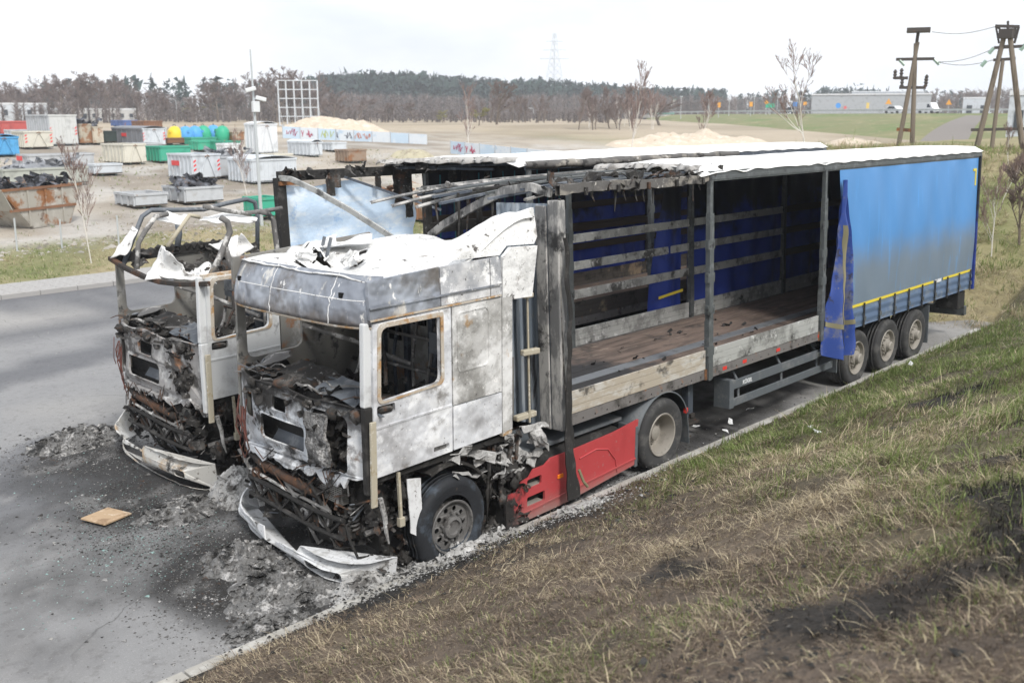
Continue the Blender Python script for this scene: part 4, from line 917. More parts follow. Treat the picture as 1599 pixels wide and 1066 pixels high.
    # ---------------- pillars
    pl = m_doorB if A else m_doorB
    P(MB().bar((-2.865, -1.175, 1.95), (-2.83, -1.165, 2.78), .10, .075, (0, 1, 0)), 'windscreen_pillar', pl, bevel=.015)
    P(MB().bar((-2.87, 1.17, 1.8), (-2.83, 1.165, 2.75), .12, .08, (0, 1, 0)), 'windscreen_pillar', m_pillB, bevel=.015)
    P(MB().bar((-2.865, -1.185, 1.05), (-2.865, -1.185, 1.95), .10, .08, (0, 1, 0)), 'cab_corner_post', m_soot if A else m_doorB, bevel=.015)
    # ---------------- nose below the windscreen
    top = [(y, 1.90+.02*math.sin(y*6)) for y in np.linspace(1.22, -1.2, 30)]
    bot = [(y, 1.04-(.02*y)+.13*mnoise.noise(Vector((y*4, 2 if A else 7, 0)))+.07*mnoise.noise(Vector((y*13, 2 if A else 7, 1)))+(.10 if A and y < -.9 else 0)) for y in np.linspace(-1.2, 1.22, 44)]
    if A: hs = [rrect(-.22, .62, 1.27, 1.54, .05, 3), rrect(.10, .36, 1.63, 1.78, .02, 2), rrect(-.92, -.34, 1.20, 1.80, .08, 3), rrect(.80, 1.02, 1.42, 1.76, .05, 3)]
    else: hs = [rrect(-.12, .80, 1.22, 1.50, .06, 3), rrect(.05, .42, 1.58, 1.75, .02, 2), rrect(-.72, -.52, 1.18, 1.50, .05, 3), rrect(.92, 1.12, 1.25, 1.75, .04, 3)]
    NF = lambda u, v, d: (fx(u)+.05+d-.03*max(0, 1.9-v)+.02*mnoise.noise(Vector((u*3, v*4, ox))), u, v)
    hs = [dense(h, .08) for h in hs]
    fp = P(MB().plate(top+bot, hs, NF, .03), 'front_panel', m_front if A else m_frontB)
    # beam under the grille opening, bulkhead behind
    P(MB().box(-2.72, -2.66, -1.15, 1.15, 1.1, 1.86), 'bulkhead', m_soot)
    P(MB().grid(lambda u, v: (-2.80+.1*math.sin(v*PI), .62-.84*u, 1.20+.34*v), 10, 8), 'grille_backing', m_pillB, smooth=True)
    b = MB()                                                                        # molten lump of the heater and wiring
    for i in range(40): b.scrap((-2.92+rd.uniform(-.05, .08), (-.63 if A else -.6)+rd.uniform(-.28, .28), 1.5+rd.uniform(-.3, .34)), rd.uniform(.06, .2), 2700+i)
    for i in range(10): b.lump((-2.86+rd.uniform(-.06, .08), (-.63 if A else -.6)+rd.uniform(-.26, .26), 1.5+rd.uniform(-.28, .32)), rd.uniform(.04, .10), 60+i, 1.0, 3, (1, 1, 1.3), 3.0)
    P(b, 'melted_heater', m_char, kind='stuff', smooth=True)
    if A: P(MB().grid(sheet4([(-3.02, -.36, 1.78), (-3.02, -.72, 1.80), (-3.02, -.74, 1.26), (-3.02, -.40, 1.24)], 16, 16, .03, 12, 6), 16, 16), 'burnt_heater_core', m_ash, solid=.03)
    # red-brown wiring hanging on the right of the nose
    b = MB()
    for i in range(9):
        y = (.95 if A else .98)+rd.uniform(-.10, .16); z = 1.55+rd.uniform(-.05, .15); l = rd.uniform(.3, .7)
        b.tube([(-2.96, y, z), (-3.0, y+rd.uniform(-.06, .06), z-l*.4), (-2.99, y+rd.uniform(-.1, .1), z-l*.75), (-2.96, y+rd.uniform(-.1, .1), z-l)], rd.uniform(.005, .013), 5)
    P(b, 'melted_wiring', m_copper, kind='stuff')
    b = MB()
    for i in range(14):
        y = rd.uniform(-1.1, 1.1); z = rd.uniform(.85, 1.25); y2 = y+rd.uniform(-.5, .5)
        b.tube([(-3.02, y, z), (-3.03, (y+y2)/2, z-rd.uniform(.05, .2)), (-3.0, y2, z-rd.uniform(-.1, .3))], .006, 4)
    P(b, 'loose_wires', m_charrust, kind='stuff')
    # crust of burnt plastic over the nose
    b = MB()
    for i in range(20):
        y = rd.uniform(-1.15, 1.15); z = 1.90-abs(rd.gauss(0, .10)); q = NF(y, z, -.03); b.scrap((q[0]-.01, y, z), rd.uniform(.06, .20), 1600+i)
    for i in range(6):
        y = rd.uniform(-1.1, 1.1); z = 1.9-abs(rd.gauss(0, .08)); q = NF(y, z, -.02); b.lump((q[0], y, z), rd.uniform(.03, .08), 1700+i, .8, 1, (.7, 1.3, 1))
    P(b, 'burnt_plastic_crust', m_char, kind='stuff', smooth=True)
    # dashboard wreck
    b = MB()
    for i in range(12): b.lump((-2.72+rd.uniform(-.16, .22), rd.uniform(-1.1, 1.1), 1.86+rd.uniform(-.06, .06)), rd.uniform(.04, .12), 200+i, .7, 2, (1.2, 1.4, .7))
    for i in range(26): b.scrap((-2.70+rd.uniform(-.2, .3), rd.uniform(-1.12, 1.12), 1.93+rd.uniform(-.06, .07)), rd.uniform(.08, .3), 300+i)
    P(b, 'dashboard_wreckage', m_char, kind='stuff', smooth=True)
    for k, mt in enumerate((m_tubeash, m_pillB, m_rimburn, m_charrust)):
        b = MB()
        for i in range(16):
            x = -2.68+rd.uniform(-.2, .28); y = rd.uniform(-1.1, 1.1); z = 1.92+rd.uniform(-.08, .08); a = rd.uniform(0, PI); l = rd.uniform(.12, .45)
            pts = [(x+math.cos(a)*l*(q-.5)*.6, y+math.sin(a)*l*(q-.5)*1.4, z+rd.uniform(-.03, .05)) for q in (0, .33, .66, 1)]
            if i % 3: b.tube(pts, rd.uniform(.006, .014), 5)
            else:
                for p_, q_ in zip(pts[:-1], pts[1:]): b.bar(p_, q_, rd.uniform(.03, .07), .006)
        for i in range(10):
            y = rd.uniform(-1.0, 1.05); z = rd.uniform(.35, 1.0); b.bar((-2.90, y, z), (-2.88+rd.uniform(-.05, .1), y+rd.uniform(-.3, .3), z+rd.uniform(-.2, .2)), rd.uniform(.012, .05), .008)
        P(b, 'twisted_strips', mt, kind='stuff')
    P(MB().grid(sheet4([(-2.86, .95, 1.93), (-2.45, .7, 2.06), (-2.25, 1.05, 2.04), (-2.7, 1.15, 1.94)], 8, 8, .05, 3), 8, 8), 'bent_dash_sheet', m_tubeash, solid=.008)
    P(MB().grid(sheet4([(-2.80, .55, 1.97), (-2.75, -.35, 1.95), (-2.45, -.30, 2.05), (-2.45, .50, 2.10)], 12, 8, .05, 6), 12, 8), 'bent_dash_sheet', m_char, solid=.008)
    P(MB().grid(sheet4([(-2.83, -.25, 1.93), (-2.83, -.95, 1.92), (-2.5, -.85, 2.03), (-2.5, -.30, 2.05)], 12, 8, .04, 9), 12, 8), 'perforated_plate', m_pillB, solid=.008)
    P(MB().lathe([(.215, -.012), (.23, 0), (.215, .012), (.20, 0), (.215, -.012)], (0, 0, 0), 'Z', 28), 'steering_wheel', m_charrust, smooth=True)
    sw = t.children[-1]; sw.data.transform(Matrix.Translation((-2.33-sw.parent.location.x+ox+ox*0, -.62, 2.0)) @ Matrix.Rotation(-.6, 4, 'Y')) if False else None
    for v in sw.data.vertices:
        p = Matrix.Rotation(-.5, 4, 'Y') @ (v.co+Vector((t.location.x-ox, 0, 0))); v.co = Vector((p.x-2.34-(t.location.x-ox), p.y-.62, p.z+1.98))
    # ---------------- underneath the nose: radiator, lattice beam, springs, engine
    b = MB()
    for z0 in (.50, .70): b.tube([(fx(y)+.02, y, z0+.02*math.sin(y*3)) for y in np.linspace(.95, -.85, 10)], .026, 7)
    P(b, 'underrun_lattice', m_soot); b = MB(); ys_ = np.linspace(.93, -.83, 9)
    for i in range(8):
        y0, y1 = ys_[i], ys_[i+1]; b.bar((fx(y0)+.02, y0, .50 if i % 2 else .70), (fx(y1)+.02, y1, .70 if i % 2 else .50), .03, .02)
    P(b, 'lattice_brace', m_soot, kind='stuff')
    P(MB().tube([(-2.84, 1.05, .98), (-2.9, .7, .92), (-2.92, .1, .88), (-2.9, -.4, .84)], .055, 10), 'charge_pipe', m_charrust, smooth=True)
    P(MB().tube([(-2.92, .95, .80), (-2.95, .2, .76), (-2.93, -.6, .72)], .018, 6), 'cross_bar', m_tubeash)
    rdt = P(MB().box(-2.78, -2.66, -.55, .55, .45, 1.0), 'radiator', m_soot)
    for k in range(9): P(MB().box(-2.86, -2.78, -.72, -.28, .80+k*.022, .812+k*.022), 'radiator_fin', m_fin, parent=rdt)
    for y in (-.80, .80):
        b = MB(); pts = []
        for k in range(90):
            a = k/90*2*PI*6; pts.append((-2.78+.052*math.cos(a), y+.052*math.sin(a), .52+.28*k/90))
        b.tube(pts, .013, 5); P(b, 'coil_spring', m_tubeash, smooth=True); P(MB().tube([(-2.78, y, .45), (-2.78, y, 1.0)], .025, 7), 'damper', m_soot)
    b = MB()
    for i in range(24): b.lump((rd.uniform(-2.65, -1.4), rd.uniform(-.8, .8), rd.uniform(.35, 1.1)), rd.uniform(.08, .22), 500+i, .6, 2)
    for i in range(40): b.scrap((rd.uniform(-2.9, -2.5), rd.uniform(-1.0, 1.0), rd.uniform(.35, 1.05)), rd.uniform(.08, .26), 600+i)
    P(b, 'engine_wreckage', m_char, kind='stuff', smooth=True)
    b = MB()
    for i in range(14): b.lump((-2.74+rd.uniform(-.08, .10), rd.uniform(-1.1, 1.1), rd.uniform(.22, 1.05)), rd.uniform(.04, .11), 1300+i, .8, 2, (.8, 1.2, 1))
    for i in range(70): b.scrap((-2.82+rd.uniform(-.08, .10), rd.uniform(-1.15, 1.15), rd.uniform(.25, 1.12)), rd.uniform(.05, .17), 1400+i)
    P(b, 'charred_nose_debris', m_soot, kind='stuff', smooth=True)
    P(MB().box(-2.62, -2.56, -1.0, 1.0, .3, 1.12), 'light_block_plate', m_soot)  # added dark plate, keeps light from passing through the engine bay
    for i in range(12):
        y = rd.uniform(-.95, .95); z = rd.uniform(.55, 1.05); y2 = y+rd.uniform(-.35, .35); P(MB().tube([(-2.80, y, z), (-2.93, y+.05, z-.08), (-2.95, (y+y2)/2, z-rd.uniform(.1, .25)), (-2.90, y2, z-rd.uniform(.2, .4)), (-2.78, y2, z-rd.uniform(.2, .45))], rd.uniform(.010, .026), 7), 'burnt_hose', [m_soot, m_char, m_tubeash][i % 3], smooth=True)
    for i, (y, z, r) in enumerate(((.45, .62, .11), (-.15, .55, .09), (.78, .78, .08), (-.5, .62, .10))):
        P(MB().lathe([(r, 0), (r, -.05), (r*.7, -.05), (r*.65, -.02), (r*.3, -.03), (0, -.03)], (-2.90, y, z), 'X', 18), 'pulley', [m_charrust, m_tubeash][i % 2], smooth=True, autos=.6)
    for i in range(6):
        y = rd.uniform(-.9, .9); z = rd.uniform(.45, .95); P(MB().obox((-2.90, y, z), .07, rd.uniform(.1, .26), rd.uniform(.05, .14), (rd.uniform(-.4, .4), 0, rd.uniform(-.3, .3))), 'bracket_block', [m_charrust, m_char, m_rimburn][i % 3], bevel=.008)
    b = MB()
    for i in range(26):
        y = rd.uniform(-1.0, 1.0); z = rd.uniform(.4, 1.0); b.bar((-2.85+rd.uniform(-.05, .2), y, z), (-2.8+rd.uniform(-.1, .3), y+rd.uniform(-.4, .4), z+rd.uniform(-.25, .25)), rd.uniform(.02, .06), rd.uniform(.015, .04))
    P(b, 'twisted_brackets', m_charrust, kind='stuff')
    b = MB()
    for i in range(10):
        b.lump((rd.uniform(-2.75, -2.25), -1.0+rd.uniform(-.15, .2), rd.uniform(.15, 1.05)), rd.uniform(.04, .11), 800+i, 1.0, 3, (1, 1, 1.4), 3.0)
    for i in range(40): b.scrap((rd.uniform(-2.75, -2.2), -1.08+rd.uniform(-.12, .2), rd.uniform(.12, 1.1)), rd.uniform(.06, .22), 2500+i)
    P(b, 'melted_step_well', m_char, kind='stuff', smooth=True)
    # front axle area behind the wheel, pale ash over black
    b = MB()
    for i in range(6): b.lump((rd.uniform(-1.25, -.72), -1.05+rd.uniform(-.08, .3), rd.uniform(.30, 1.18)), rd.uniform(.05, .13), 820+i, 1.0, 3, (1, .8, 1.3), 3.0)
    for i in range(64): b.scrap((rd.uniform(-1.35, -.7), -1.14+rd.uniform(-.1, .25), rd.uniform(.25, 1.2)), rd.uniform(.08, .30), 2300+i)
    for i in range(22):
        x = rd.uniform(-1.3, -.7); y = -1.2+rd.uniform(-.03, .15); z = rd.uniform(.7, 1.2); l = rd.uniform(.2, .6); b.tube([(x, y, z), (x+rd.uniform(-.03, .03), y, z-l*.5), (x+rd.uniform(-.05, .05), y, z-l)], [.03, .02, .006], 6)
    b.box(-1.3, -.75, -1.0, -.95, .25, 1.2)
    P(b, 'melted_tank', m_char, kind='stuff', smooth=True)
    b = MB()
    for i in range(22): b.scrap((rd.uniform(-1.75, -.3), -1.22+rd.uniform(-.06, .15), rd.uniform(.72, 1.18)), rd.uniform(.12, .34), 850+i)
    for i in range(8): b.lump((rd.uniform(-.95, -.35), -1.1+rd.uniform(-.06, .2), rd.uniform(.75, 1.05)), rd.uniform(.06, .13), 880+i, .9, 2)
    P(b, 'aluminium_drips', m_ashlight, kind='stuff', solid=.01)
    # pale bars of the boarding steps
    P(MB().bar((-2.86, -1.27, 1.82), (-2.86, -1.25, .93), .07, .03, (0, 1, 0)), 'step_bar', m_tan, bevel=.006)
    P(MB().bar((-2.52, -1.22, 1.2), (-2.50, -1.22, .66), .03, .03, (0, 1, 0)), 'step_bar', m_tan); P(MB().obox((-2.50, -1.22, .66), .07, .06, .10), 'step_foot', m_tan, bevel=.008)
    P(MB().grid(sheet4([(-2.38, -1.2, 1.08), (-2.20, -1.2, 1.04), (-2.22, -1.22, .38), (-2.36, -1.2, .48)], 6, 12, .02, 4), 6, 12), 'mudguard_remnant', m_tan if not A else m_whitep, solid=.012)
    P(MB().tube([(-2.78, -1.24, 1.0), (-2.74, -1.26, .8), (-2.72, -1.25, .62), (-2.68, -1.24, .48)], [.03,.025,.02,.006], 6), 'aluminium_drip', m_ashlight)
    P(MB().tube([(-2.8, -1.0, .55), (-2.3, -1.12, .62)], .03, 7), 'step_bracket', m_tubeash)
    P(MB().lathe([(.62, 0), (.62, .3)], (-1.8, -1.2, .46), 'Y', 16, .35, 2.0), 'wheel_arch', m_char, solid=.03)
    # rear: catwalk, tanks, mudguards, fifth wheel
    P(MB().box(-.55, 1.35, -1.1, -.45, .84, .88), 'catwalk', m_mud); P(MB().box(-.75, 1.3, -1.15, -.5, .2, .78), 'fuel_tank', m_soot, bevel=.08)
    P(MB().box(-.55, 1.3, .5, 1.2, .2, .82), 'fuel_tank', m_soot, bevel=.08)
    P(MB().obox((1.6, 0, 1.0), .9, .8, .08, (0, -.05, 0)), 'fifth_wheel', m_soot, bevel=.03)
    for s in (-1, 1):
        P(MB().lathe([(.585, -.0), (.60, .0), (.60, .56), (.585, .56)], (2.06, -1.27 if s < 0 else .71, .50), 'Y', 22, .30, PI-.25), 'mudguard', m_mud, smooth=True, solid=.012)
        y0 = -1.27 if s < 0 else .71
        P(MB().grid(lambda u, v: (2.62+.14*v-.05*v*v, y0+.56*u, .70-.48*v), 4, 8), 'mud_flap', m_mud, solid=.012)
        P(MB().box(1.44, 1.50, y0, y0+.3, .20, .76), 'mudguard_front', m_mud, bevel=.01)
    P(MB().obox((2.62, -1.25, .72), .05, .04, .07), 'marker_lamp', m_redrefl)
    P(MB().tube([(.95, -.8, .9), (.95, -.8, 1.0)], .12, 14), 'air_tank_cap', m_soot)
    if A:
        sk = [(-.99, .10), (-1.0, .40), (-.93, .50), (-.80, .50), (-.74, .60), (-.60, .62), (-.52, .70), (-.33, .70), (-.22, .76), (.32, .765), (1.0, .79), (1.50, .845), (1.43, .24), (.33, .145), (.03, .12)]
        SKF = lambda u, v, d: (u, -1.262+d-.03*max(0, .35-v), v)
        sp = P(MB().plate(dense(sk, .10), [rrect(-.64, -.39, .485, .60, .02, 2, .02), rrect(-.64, -.33, .26, .385, .02, 2, .02)], SKF, .03), 'side_skirt', m_red, bevel=.006)
        for z in (.475, .25): P(MB().box(-.64, -.34, -1.235, -1.1, z-.01, z+.02), 'step_tread', m_rimpale, parent=sp)
        P(MB().box(-.70, -.28, -1.10, -1.08, .2, .65), 'step_back', m_soot, parent=sp)
        P(MB().obox((-.06, -1.27, .495), .10, .02, .05), 'side_marker', m_amber, parent=sp, bevel=.006)
        P(MB().tube([(.30, -1.265, .62), (.62, -1.265, .66), (.86, -1.265, .60), (1.02, -1.267, .42), (1.06, -1.27, .24)], .010, 6), 'skirt_swage', m_red, parent=sp)
        P(MB().bar((-.95, -1.275, .20), (1.44, -1.275, .33), .014, .02), 'skirt_swage', m_red, parent=sp)
        P(MB().box(-.985, -.955, -1.25, -1.0, .1, .5), 'skirt_return', m_soot, parent=sp)
        # burnt-off plastic along the skirt's front edge
        b = MB()
        for i in range(24): b.scrap((-.93+rd.uniform(-.1, .3), -1.26+rd.uniform(-.03, .05), .42+rd.uniform(-.3, .32)), rd.uniform(.05, .18), 2900+i)
        for i in range(4): b.lump((-.93+rd.uniform(-.1, .28), -1.25+rd.uniform(-.04, .05), .42+rd.uniform(-.28, .32)), rd.uniform(.04, .09), 950+i, .8, 2, (1, .5, 1.2))
        P(b, 'skirt_melt', m_char, kind='stuff', smooth=True)
        # air-line stand between cab and trailer
        P(MB().tube([(-.42, -1.05, 2.72), (-.40, -1.05, 2.1), (-.38, -1.06, 1.2)], .014, 6), 'hose_stand', m_tan)
        P(MB().tube([(-.55, -.95, 2.0), (-.55, -.95, 1.25)], .010, 6), 'hose_stand', m_tubeash)
        P(MB().obox((-.40, -1.08, 2.06), .28, .07, .07, (0, .05, 0)), 'stand_bracket', m_tan, bevel=.015); P(MB().obox((-.42, -1.02, 1.28), .34, .08, .07), 'stand_bracket', m_tan, bevel=.015)
        P(MB().obox((-.46, -1.08, 2.73), .16, .08, .06), 'stand_bracket', m_tan, bevel=.015)
        for k in range(6): P(MB().obox((-.80, -1.08, 2.62-k*.10), .10, .10, .055), 'bellows_fold', m_soot, bevel=.02)
    return t, P
cabA, QA = build_tractor(0, 0, True, 'burnt-out lorry cab with ash-white roof and red side skirt beside the grass bank')
cabB, QB = build_tractor(OBX, OBY, False, 'gutted lorry cab whose roof is burnt down to bare tubes')

# ---- second cab: what is left of its roof
def W(px, py, y): return on(px, py, 'Y', y)
def BT(pts, r, name, mat, n=8): MB().tube(pts, r, n).build(name, mat, cabB, smooth=True)
yf, ym, yn = OBY+1.12, OBY+.35, OBY-.55
BT([W(192,415,yf), W(208,372,yf), W(222,338,yf), W(236,328,yf), W(275,328,yf), W(318,327,yf), W(352,318,yf), W(385,311,yf), W(398,316,yf), W(402,335,yf), W(402,392,yf)], .034, 'roof_hoop', m_pillB)
BT([W(214,420,ym), W(216,380,ym), W(226,362,ym), W(243,338,ym), W(262,334,ym)], .035, 'roof_tube', m_tubeash)
BT([W(262,384,ym), W(280,358,ym), W(296,336,ym), W(312,339,ym)], .030, 'roof_tube', m_tan)
BT([W(328,432,yn), W(340,408,yn), W(352,380,yn), W(359,362,yn), W(355,346,yn), W(345,340,yn)], .042, 'roof_tube', m_tubeash)
BT([W(366,432,yn), W(358,408,yn), W(352,385,yn)], .04, 'roof_tube', m_tubeash)
BT([W(318,322,ym), W(345,328,ym), W(380,333,ym), W(410,330,ym), W(440,325,ym)], .032, 'roof_tube', m_tubeash)
BT([W(405,330,ym), W(420,334,ym), W(427,345,ym), W(432,385,ym), W(434,400,ym)], .040, 'roof_tube', m_tubeash)
BT([W(277,345,yf), W(280,365,yf), W(277,385,yf)], .045, 'roof_tube', m_pillB)
xh = -2.84+OBX                                                         # sagging windscreen header
hp = [on(172,403,'X',xh), on(195,418,'X',xh), on(225,432,'X',xh), on(250,440,'X',xh), on(285,444,'X',xh), on(325,443,'X',xh)]
b = MB()
for p, q in zip(hp[:-1], hp[1:]): b.bar(p, q, .07, .06)
b.build('sagging_header', m_charrust, cabB, bevel=.01)
hb = [(x+OBX, y+OBY, z) for x, y, z in [(-2.8, 1.2, 2.78), (-.9, 1.2, 2.82)]]
b = MB().bar(hb[0], hb[1], .08, .12)
for i in range(14): b.lump((-2.5+i*.11+OBX, 1.2+OBY, 2.84), random.uniform(.04, .08), i, .7, 1)
b.build('burnt_cant_rail', m_soot, cabB)
MB().bar((-2.82+OBX, -1.18+OBY, 2.78), (-1.78+OBX, -1.2+OBY, 2.80), .08, .05).build('door_header', m_frame, cabB)
def ashsheet(pxs, y, name, amp=.06, seed=1, mat=None):
    c = [W(px, py, y+dy) for px, py, dy in pxs]; MB().grid(sheet4(c, 16, 12, amp, seed, 4), 16, 12).build(name, mat or m_roofash, cabB, smooth=True, solid=.012)
ashsheet([(172,400,0), (196,398,-.15), (216,358,-.1), (208,352,0)], yf, 'ash_sheet', .05, 2)
ashsheet([(228,438,0), (300,432,-.3), (262,392,-.3), (252,384,0)], yn+.6, 'ash_sheet', .09, 3)
ashsheet([(246,436,0), (336,444,-.3), (324,412,.1), (270,420,.4)], yn+.4, 'ash_sheet', .08, 5)
ashsheet([(242,340,0), (285,352,0), (300,335,.2), (262,331,.2)], ym, 'ash_sheet', .05, 7)
ashsheet([(310,345,0), (402,345,-.2), (400,338,.1), (318,338,.2)], ym, 'ash_sheet', .04, 9)
ashsheet([(325,385,0), (370,402,-.2), (372,368,0), (345,378,.2)], yn+.5, 'ash_sheet', .05, 11)
ashsheet([(370,402,0), (398,385,0), (376,364,0), (370,372,.1)], yn+.5, 'ash_sheet', .05, 13)
b = MB(); rd = random.Random(77)
for i in range(40): b.scrap((OBX+rd.uniform(-2.6, -1.0), OBY+rd.uniform(-1.1, 1.1), 2.72+rd.uniform(-.05, .12)), rd.uniform(.08, .28), 40+i)
b.build('roof_wreckage', m_char, cabB, kind='stuff', solid=.008)

# ================================================================== FALLEN BUMPERS
def bumper(name, label, path, h, tilt, holes, cuts, mat, z0=.02, seed=0):
    """path: plan points of the bumper lying on the road; holes/cuts in (length, height)"""
    P_ = [Vector((x, y, 0)) for x, y in path]; cum = [0]
    for p, q in zip(P_[:-1], P_[1:]): cum.append(cum[-1]+(q-p).length)
    Lt = cum[-1]
    def pos(s):
        s = min(max(s, 0), Lt); i = max(k for k in range(len(cum)-1) if cum[k] <= s); t = (s-cum[i])/max(1e-6, cum[i+1]-cum[i])
        a = P_[max(i-1, 0)]; p, q = P_[i], P_[i+1]; d_ = P_[min(i+2, len(P_)-1)]
        return .5*((2*p)+(-a+q)*t+(2*a-5*p+4*q-d_)*t*t+(-a+3*p-3*q+d_)*t**3), (q-p).normalized()
    def fn(s, v, d):
        p, dr = pos(s); nr = Vector((-dr.y, dr.x, 0)); w_ = v/h; bul = .06*math.sin(min(1, max(0, w_))*PI)
        p = p+nr*(tilt*v-bul+d); k = 1 if s > .35 else 1+.9*(.35-s)
        return (p.x, p.y, z0+v*k+.015*mnoise.noise(Vector((s*4, v*6, seed))))
    n = int(Lt/.045); top = [(Lt*i/n, h*(1-.10*math.sin(6*i/n))+.018*mnoise.noise(Vector((i*.45, seed, 0)))+cuts(Lt*i/n)) for i in range(n+1)]; bot = [(Lt*i/n, .0+.012*mnoise.noise(Vector((i*.6, seed, 4)))) for i in range(n, -1, -1)]
    o = MB().plate(bot[::-1]+top[::-1], [dense(hh, .05) for hh in holes], fn, .018).build(name, mat)
    tag(o, label, 'bumper', 'bumpers fallen from the burnt lorries'); recentre(o)
    return o
bumper('fallen_bumper', 'white melted bumper lying before the cab with the red skirt', [(-2.50,1.52), (-2.78,1.30), (-2.93,.95), (-3.0,.45), (-3.04,0), (-3.06,-.45), (-3.05,-.80), (-2.90,-1.08), (-2.55,-1.16)], .27, -.25,
       [rrect(2.10, 2.62, .07, .18, .04, 3), rrect(.30, .46, .10, .18, .03, 3)], lambda s: -.13 if 1.25 < s < 1.52 else (-.07 if 1.52 <= s < 1.95 else 0), m_whitep, seed=1)
m_bumpB = M('rust_stained_bumper', (.54,.53,.50), .6, layers=[((.66,.66,.65), 4, .5, .62), ((.42,.27,.13), 1.8, .50, .62, dict(amount=.85)), ((.06,.055,.05), 3.5, .56, .66), ((.14,.12,.10), 14, .58, .66)])
bumper('fallen_bumper', 'white and rusty bumper lying before the gutted roofless cab', [(-2.22,5.35), (-2.55,5.05), (-2.72,4.60), (-2.78,4.0), (-2.80,3.5), (-2.78,3.0), (-2.70,2.62), (-2.52,2.42)], .36, -.2,
       [rrect(1.15, 1.82, .14, .30, .05, 3), rrect(2.60, 2.80, .15, .25, .03, 3)], lambda s: -.08 if 1.2 < s < 1.8 else 0, m_bumpB, seed=5)

# ================================================================== ASH, GLASS, BOARD
def heap(name, label, cx, cy, rx, ry, h, seed, mat=m_ash, z=0.0, rot=0):
    b = MB(); N = 40
    def fn(u, v):
        r = u; a = v*2*PI; k = 1+.35*mnoise.noise(Vector((math.cos(a)*1.6, math.sin(a)*1.6, seed)))
        x, y = rx*r*k*math.cos(a), ry*r*k*math.sin(a); x, y = x*math.cos(rot)-y*math.sin(rot), x*math.sin(rot)+y*math.cos(rot)
        q = Vector((x*4+seed, y*4, seed)); hh = 1.35*h*(1-r**1.6)*(.75+.8*mnoise.noise(q*.5))+h*.75*(abs(mnoise.noise(q))+.6*abs(mnoise.noise(q*2.3))+.4*abs(mnoise.noise(q*4.7)))*(1-r**4)
        return (cx+x, cy+y, z-.02+max(0, hh)+.012*(1-r))
    b.grid(fn, 34, 90)
    rs = random.Random(seed*31)
    for i in range(int(60+160*rx*ry)):
        a = rs.uniform(0, 2*PI); r = rs.random()**.6*.95; p = fn(r, a/(2*PI)); b.scrap((p[0], p[1], p[2]+.01), rs.uniform(.03, .16), seed*100+i)
    o = b.build(name, mat); tag(o, label, 'ash', 'heaps of ash round the lorries'); recentre(o); return o
heap('ash_heap', 'grey ash heap spilling over the road before the broken white bumper', -3.40, -.55, .72, .58, .13, 1)
heap('ash_heap', 'dark ash heap against the middle of the broken white bumper', -3.38, .35, .5, .48, .14, 2)
heap('ash_heap', 'pale ash heap under the kerbside front corner of the cab', -2.75, -1.12, .62, .30, .12, 3, m_ashlight)
heap('ash_heap', 'pale ash heap at the far end of the rusty bumper', -2.95, 5.6, .85, .5, .14, 4, m_ash)
heap('ash_heap', 'crumbled ash heap between the two burnt cabs', -2.35, 2.0, .55, .42, .22, 5, m_ashlight)
heap('ash_heap', 'low ash heap on the road between the two bumpers', -3.2, 2.15, .6, .4, .08, 6)
heap('ash_heap', 'thin drift of ash along the kerb by the burnt front wheel', -1.75, -1.30, .95, .22, .09, 7, m_ashlight, .06)
heap('ash_heap', 'soot heap under the cab behind the burnt front wheel', -1.0, -.95, .5, .3, .16, 8, m_char)
heap('ash_heap', 'thin ash patch at the edge of the kerb before the cab', -4.0, -1.02, .5, .22, .05, 9)
heap('ash_heap', 'flat grey ash slab lying on the grass beside the red skirt', .05, -1.78, .62, .26, .05, 10, m_ashlight, .21, -.35)
o = MB().obox((0, 0, 0), .42, .38, .02).build('scorched_board', M('scorched_plywood', (.46,.33,.21), .8, layers=[((.30,.20,.12), 4, .5, .64), ((.62,.52,.40), 7, .55, .68), ((.07,.06,.05), 5, .64, .72)]), bevel=.003)
tag(o, 'small scorched plywood board lying flat on the road', 'board'); o.location = (-3.92, 2.58, .035); o.rotation_euler = (.03, .05, .35)
# shards and crumbs strewn over the road (nobody could count them)
def crumbs(name, n, sampler, size, mats_, label, seed, h=.5):
    r = np.random.default_rng(seed); p = sampler(r, n); n = len(p); a = r.uniform(0, 2*PI, (n, 1)); s = size*r.lognormal(0, .55, (n, 1))
    v = np.empty((n, 4, 3)); 
    for k, (c, z) in enumerate(((0, 0), (2.1, 0), (4.2, 0), (1, 1))):
        rad = s*(1 if k < 3 else .3); v[:, k, 0] = p[:, 0]+(np.cos(a+c)*rad)[:, 0]; v[:, k, 1] = p[:, 1]+(np.sin(a+c)*rad)[:, 0]; v[:, k, 2] = p[:, 2]+(z*s*h)[:, 0]+.002
    kk = np.arange(n)[:, None]*4; f = np.concatenate([kk+np.array(t_) for t_ in ((0,1,3), (1,2,3), (2,0,3))])
    o = np_mesh(name, v.reshape(-1, 3), [f], mats_, 'stuff', smooth=False); o['label'] = label; o['category'] = 'debris'; return o
def around(cs, zf=lambda x, y: 0*x):
    def fn(r, n):
        out = []
        for cx, cy, sx, sy, w_ in cs:
            k = int(n*w_); x = r.normal(cx, sx, k); y = r.normal(cy, sy, k); out.append(np.stack([x, y, zf(x, y)], 1))
        p = np.concatenate(out); return p[p[:, 1] > KY+.02]
    return fn
m_glass = M('teal_glass_crumbs', (.20,.32,.30), .15, spec=.8, layers=[((.42,.52,.50), 30, .5, .6)])
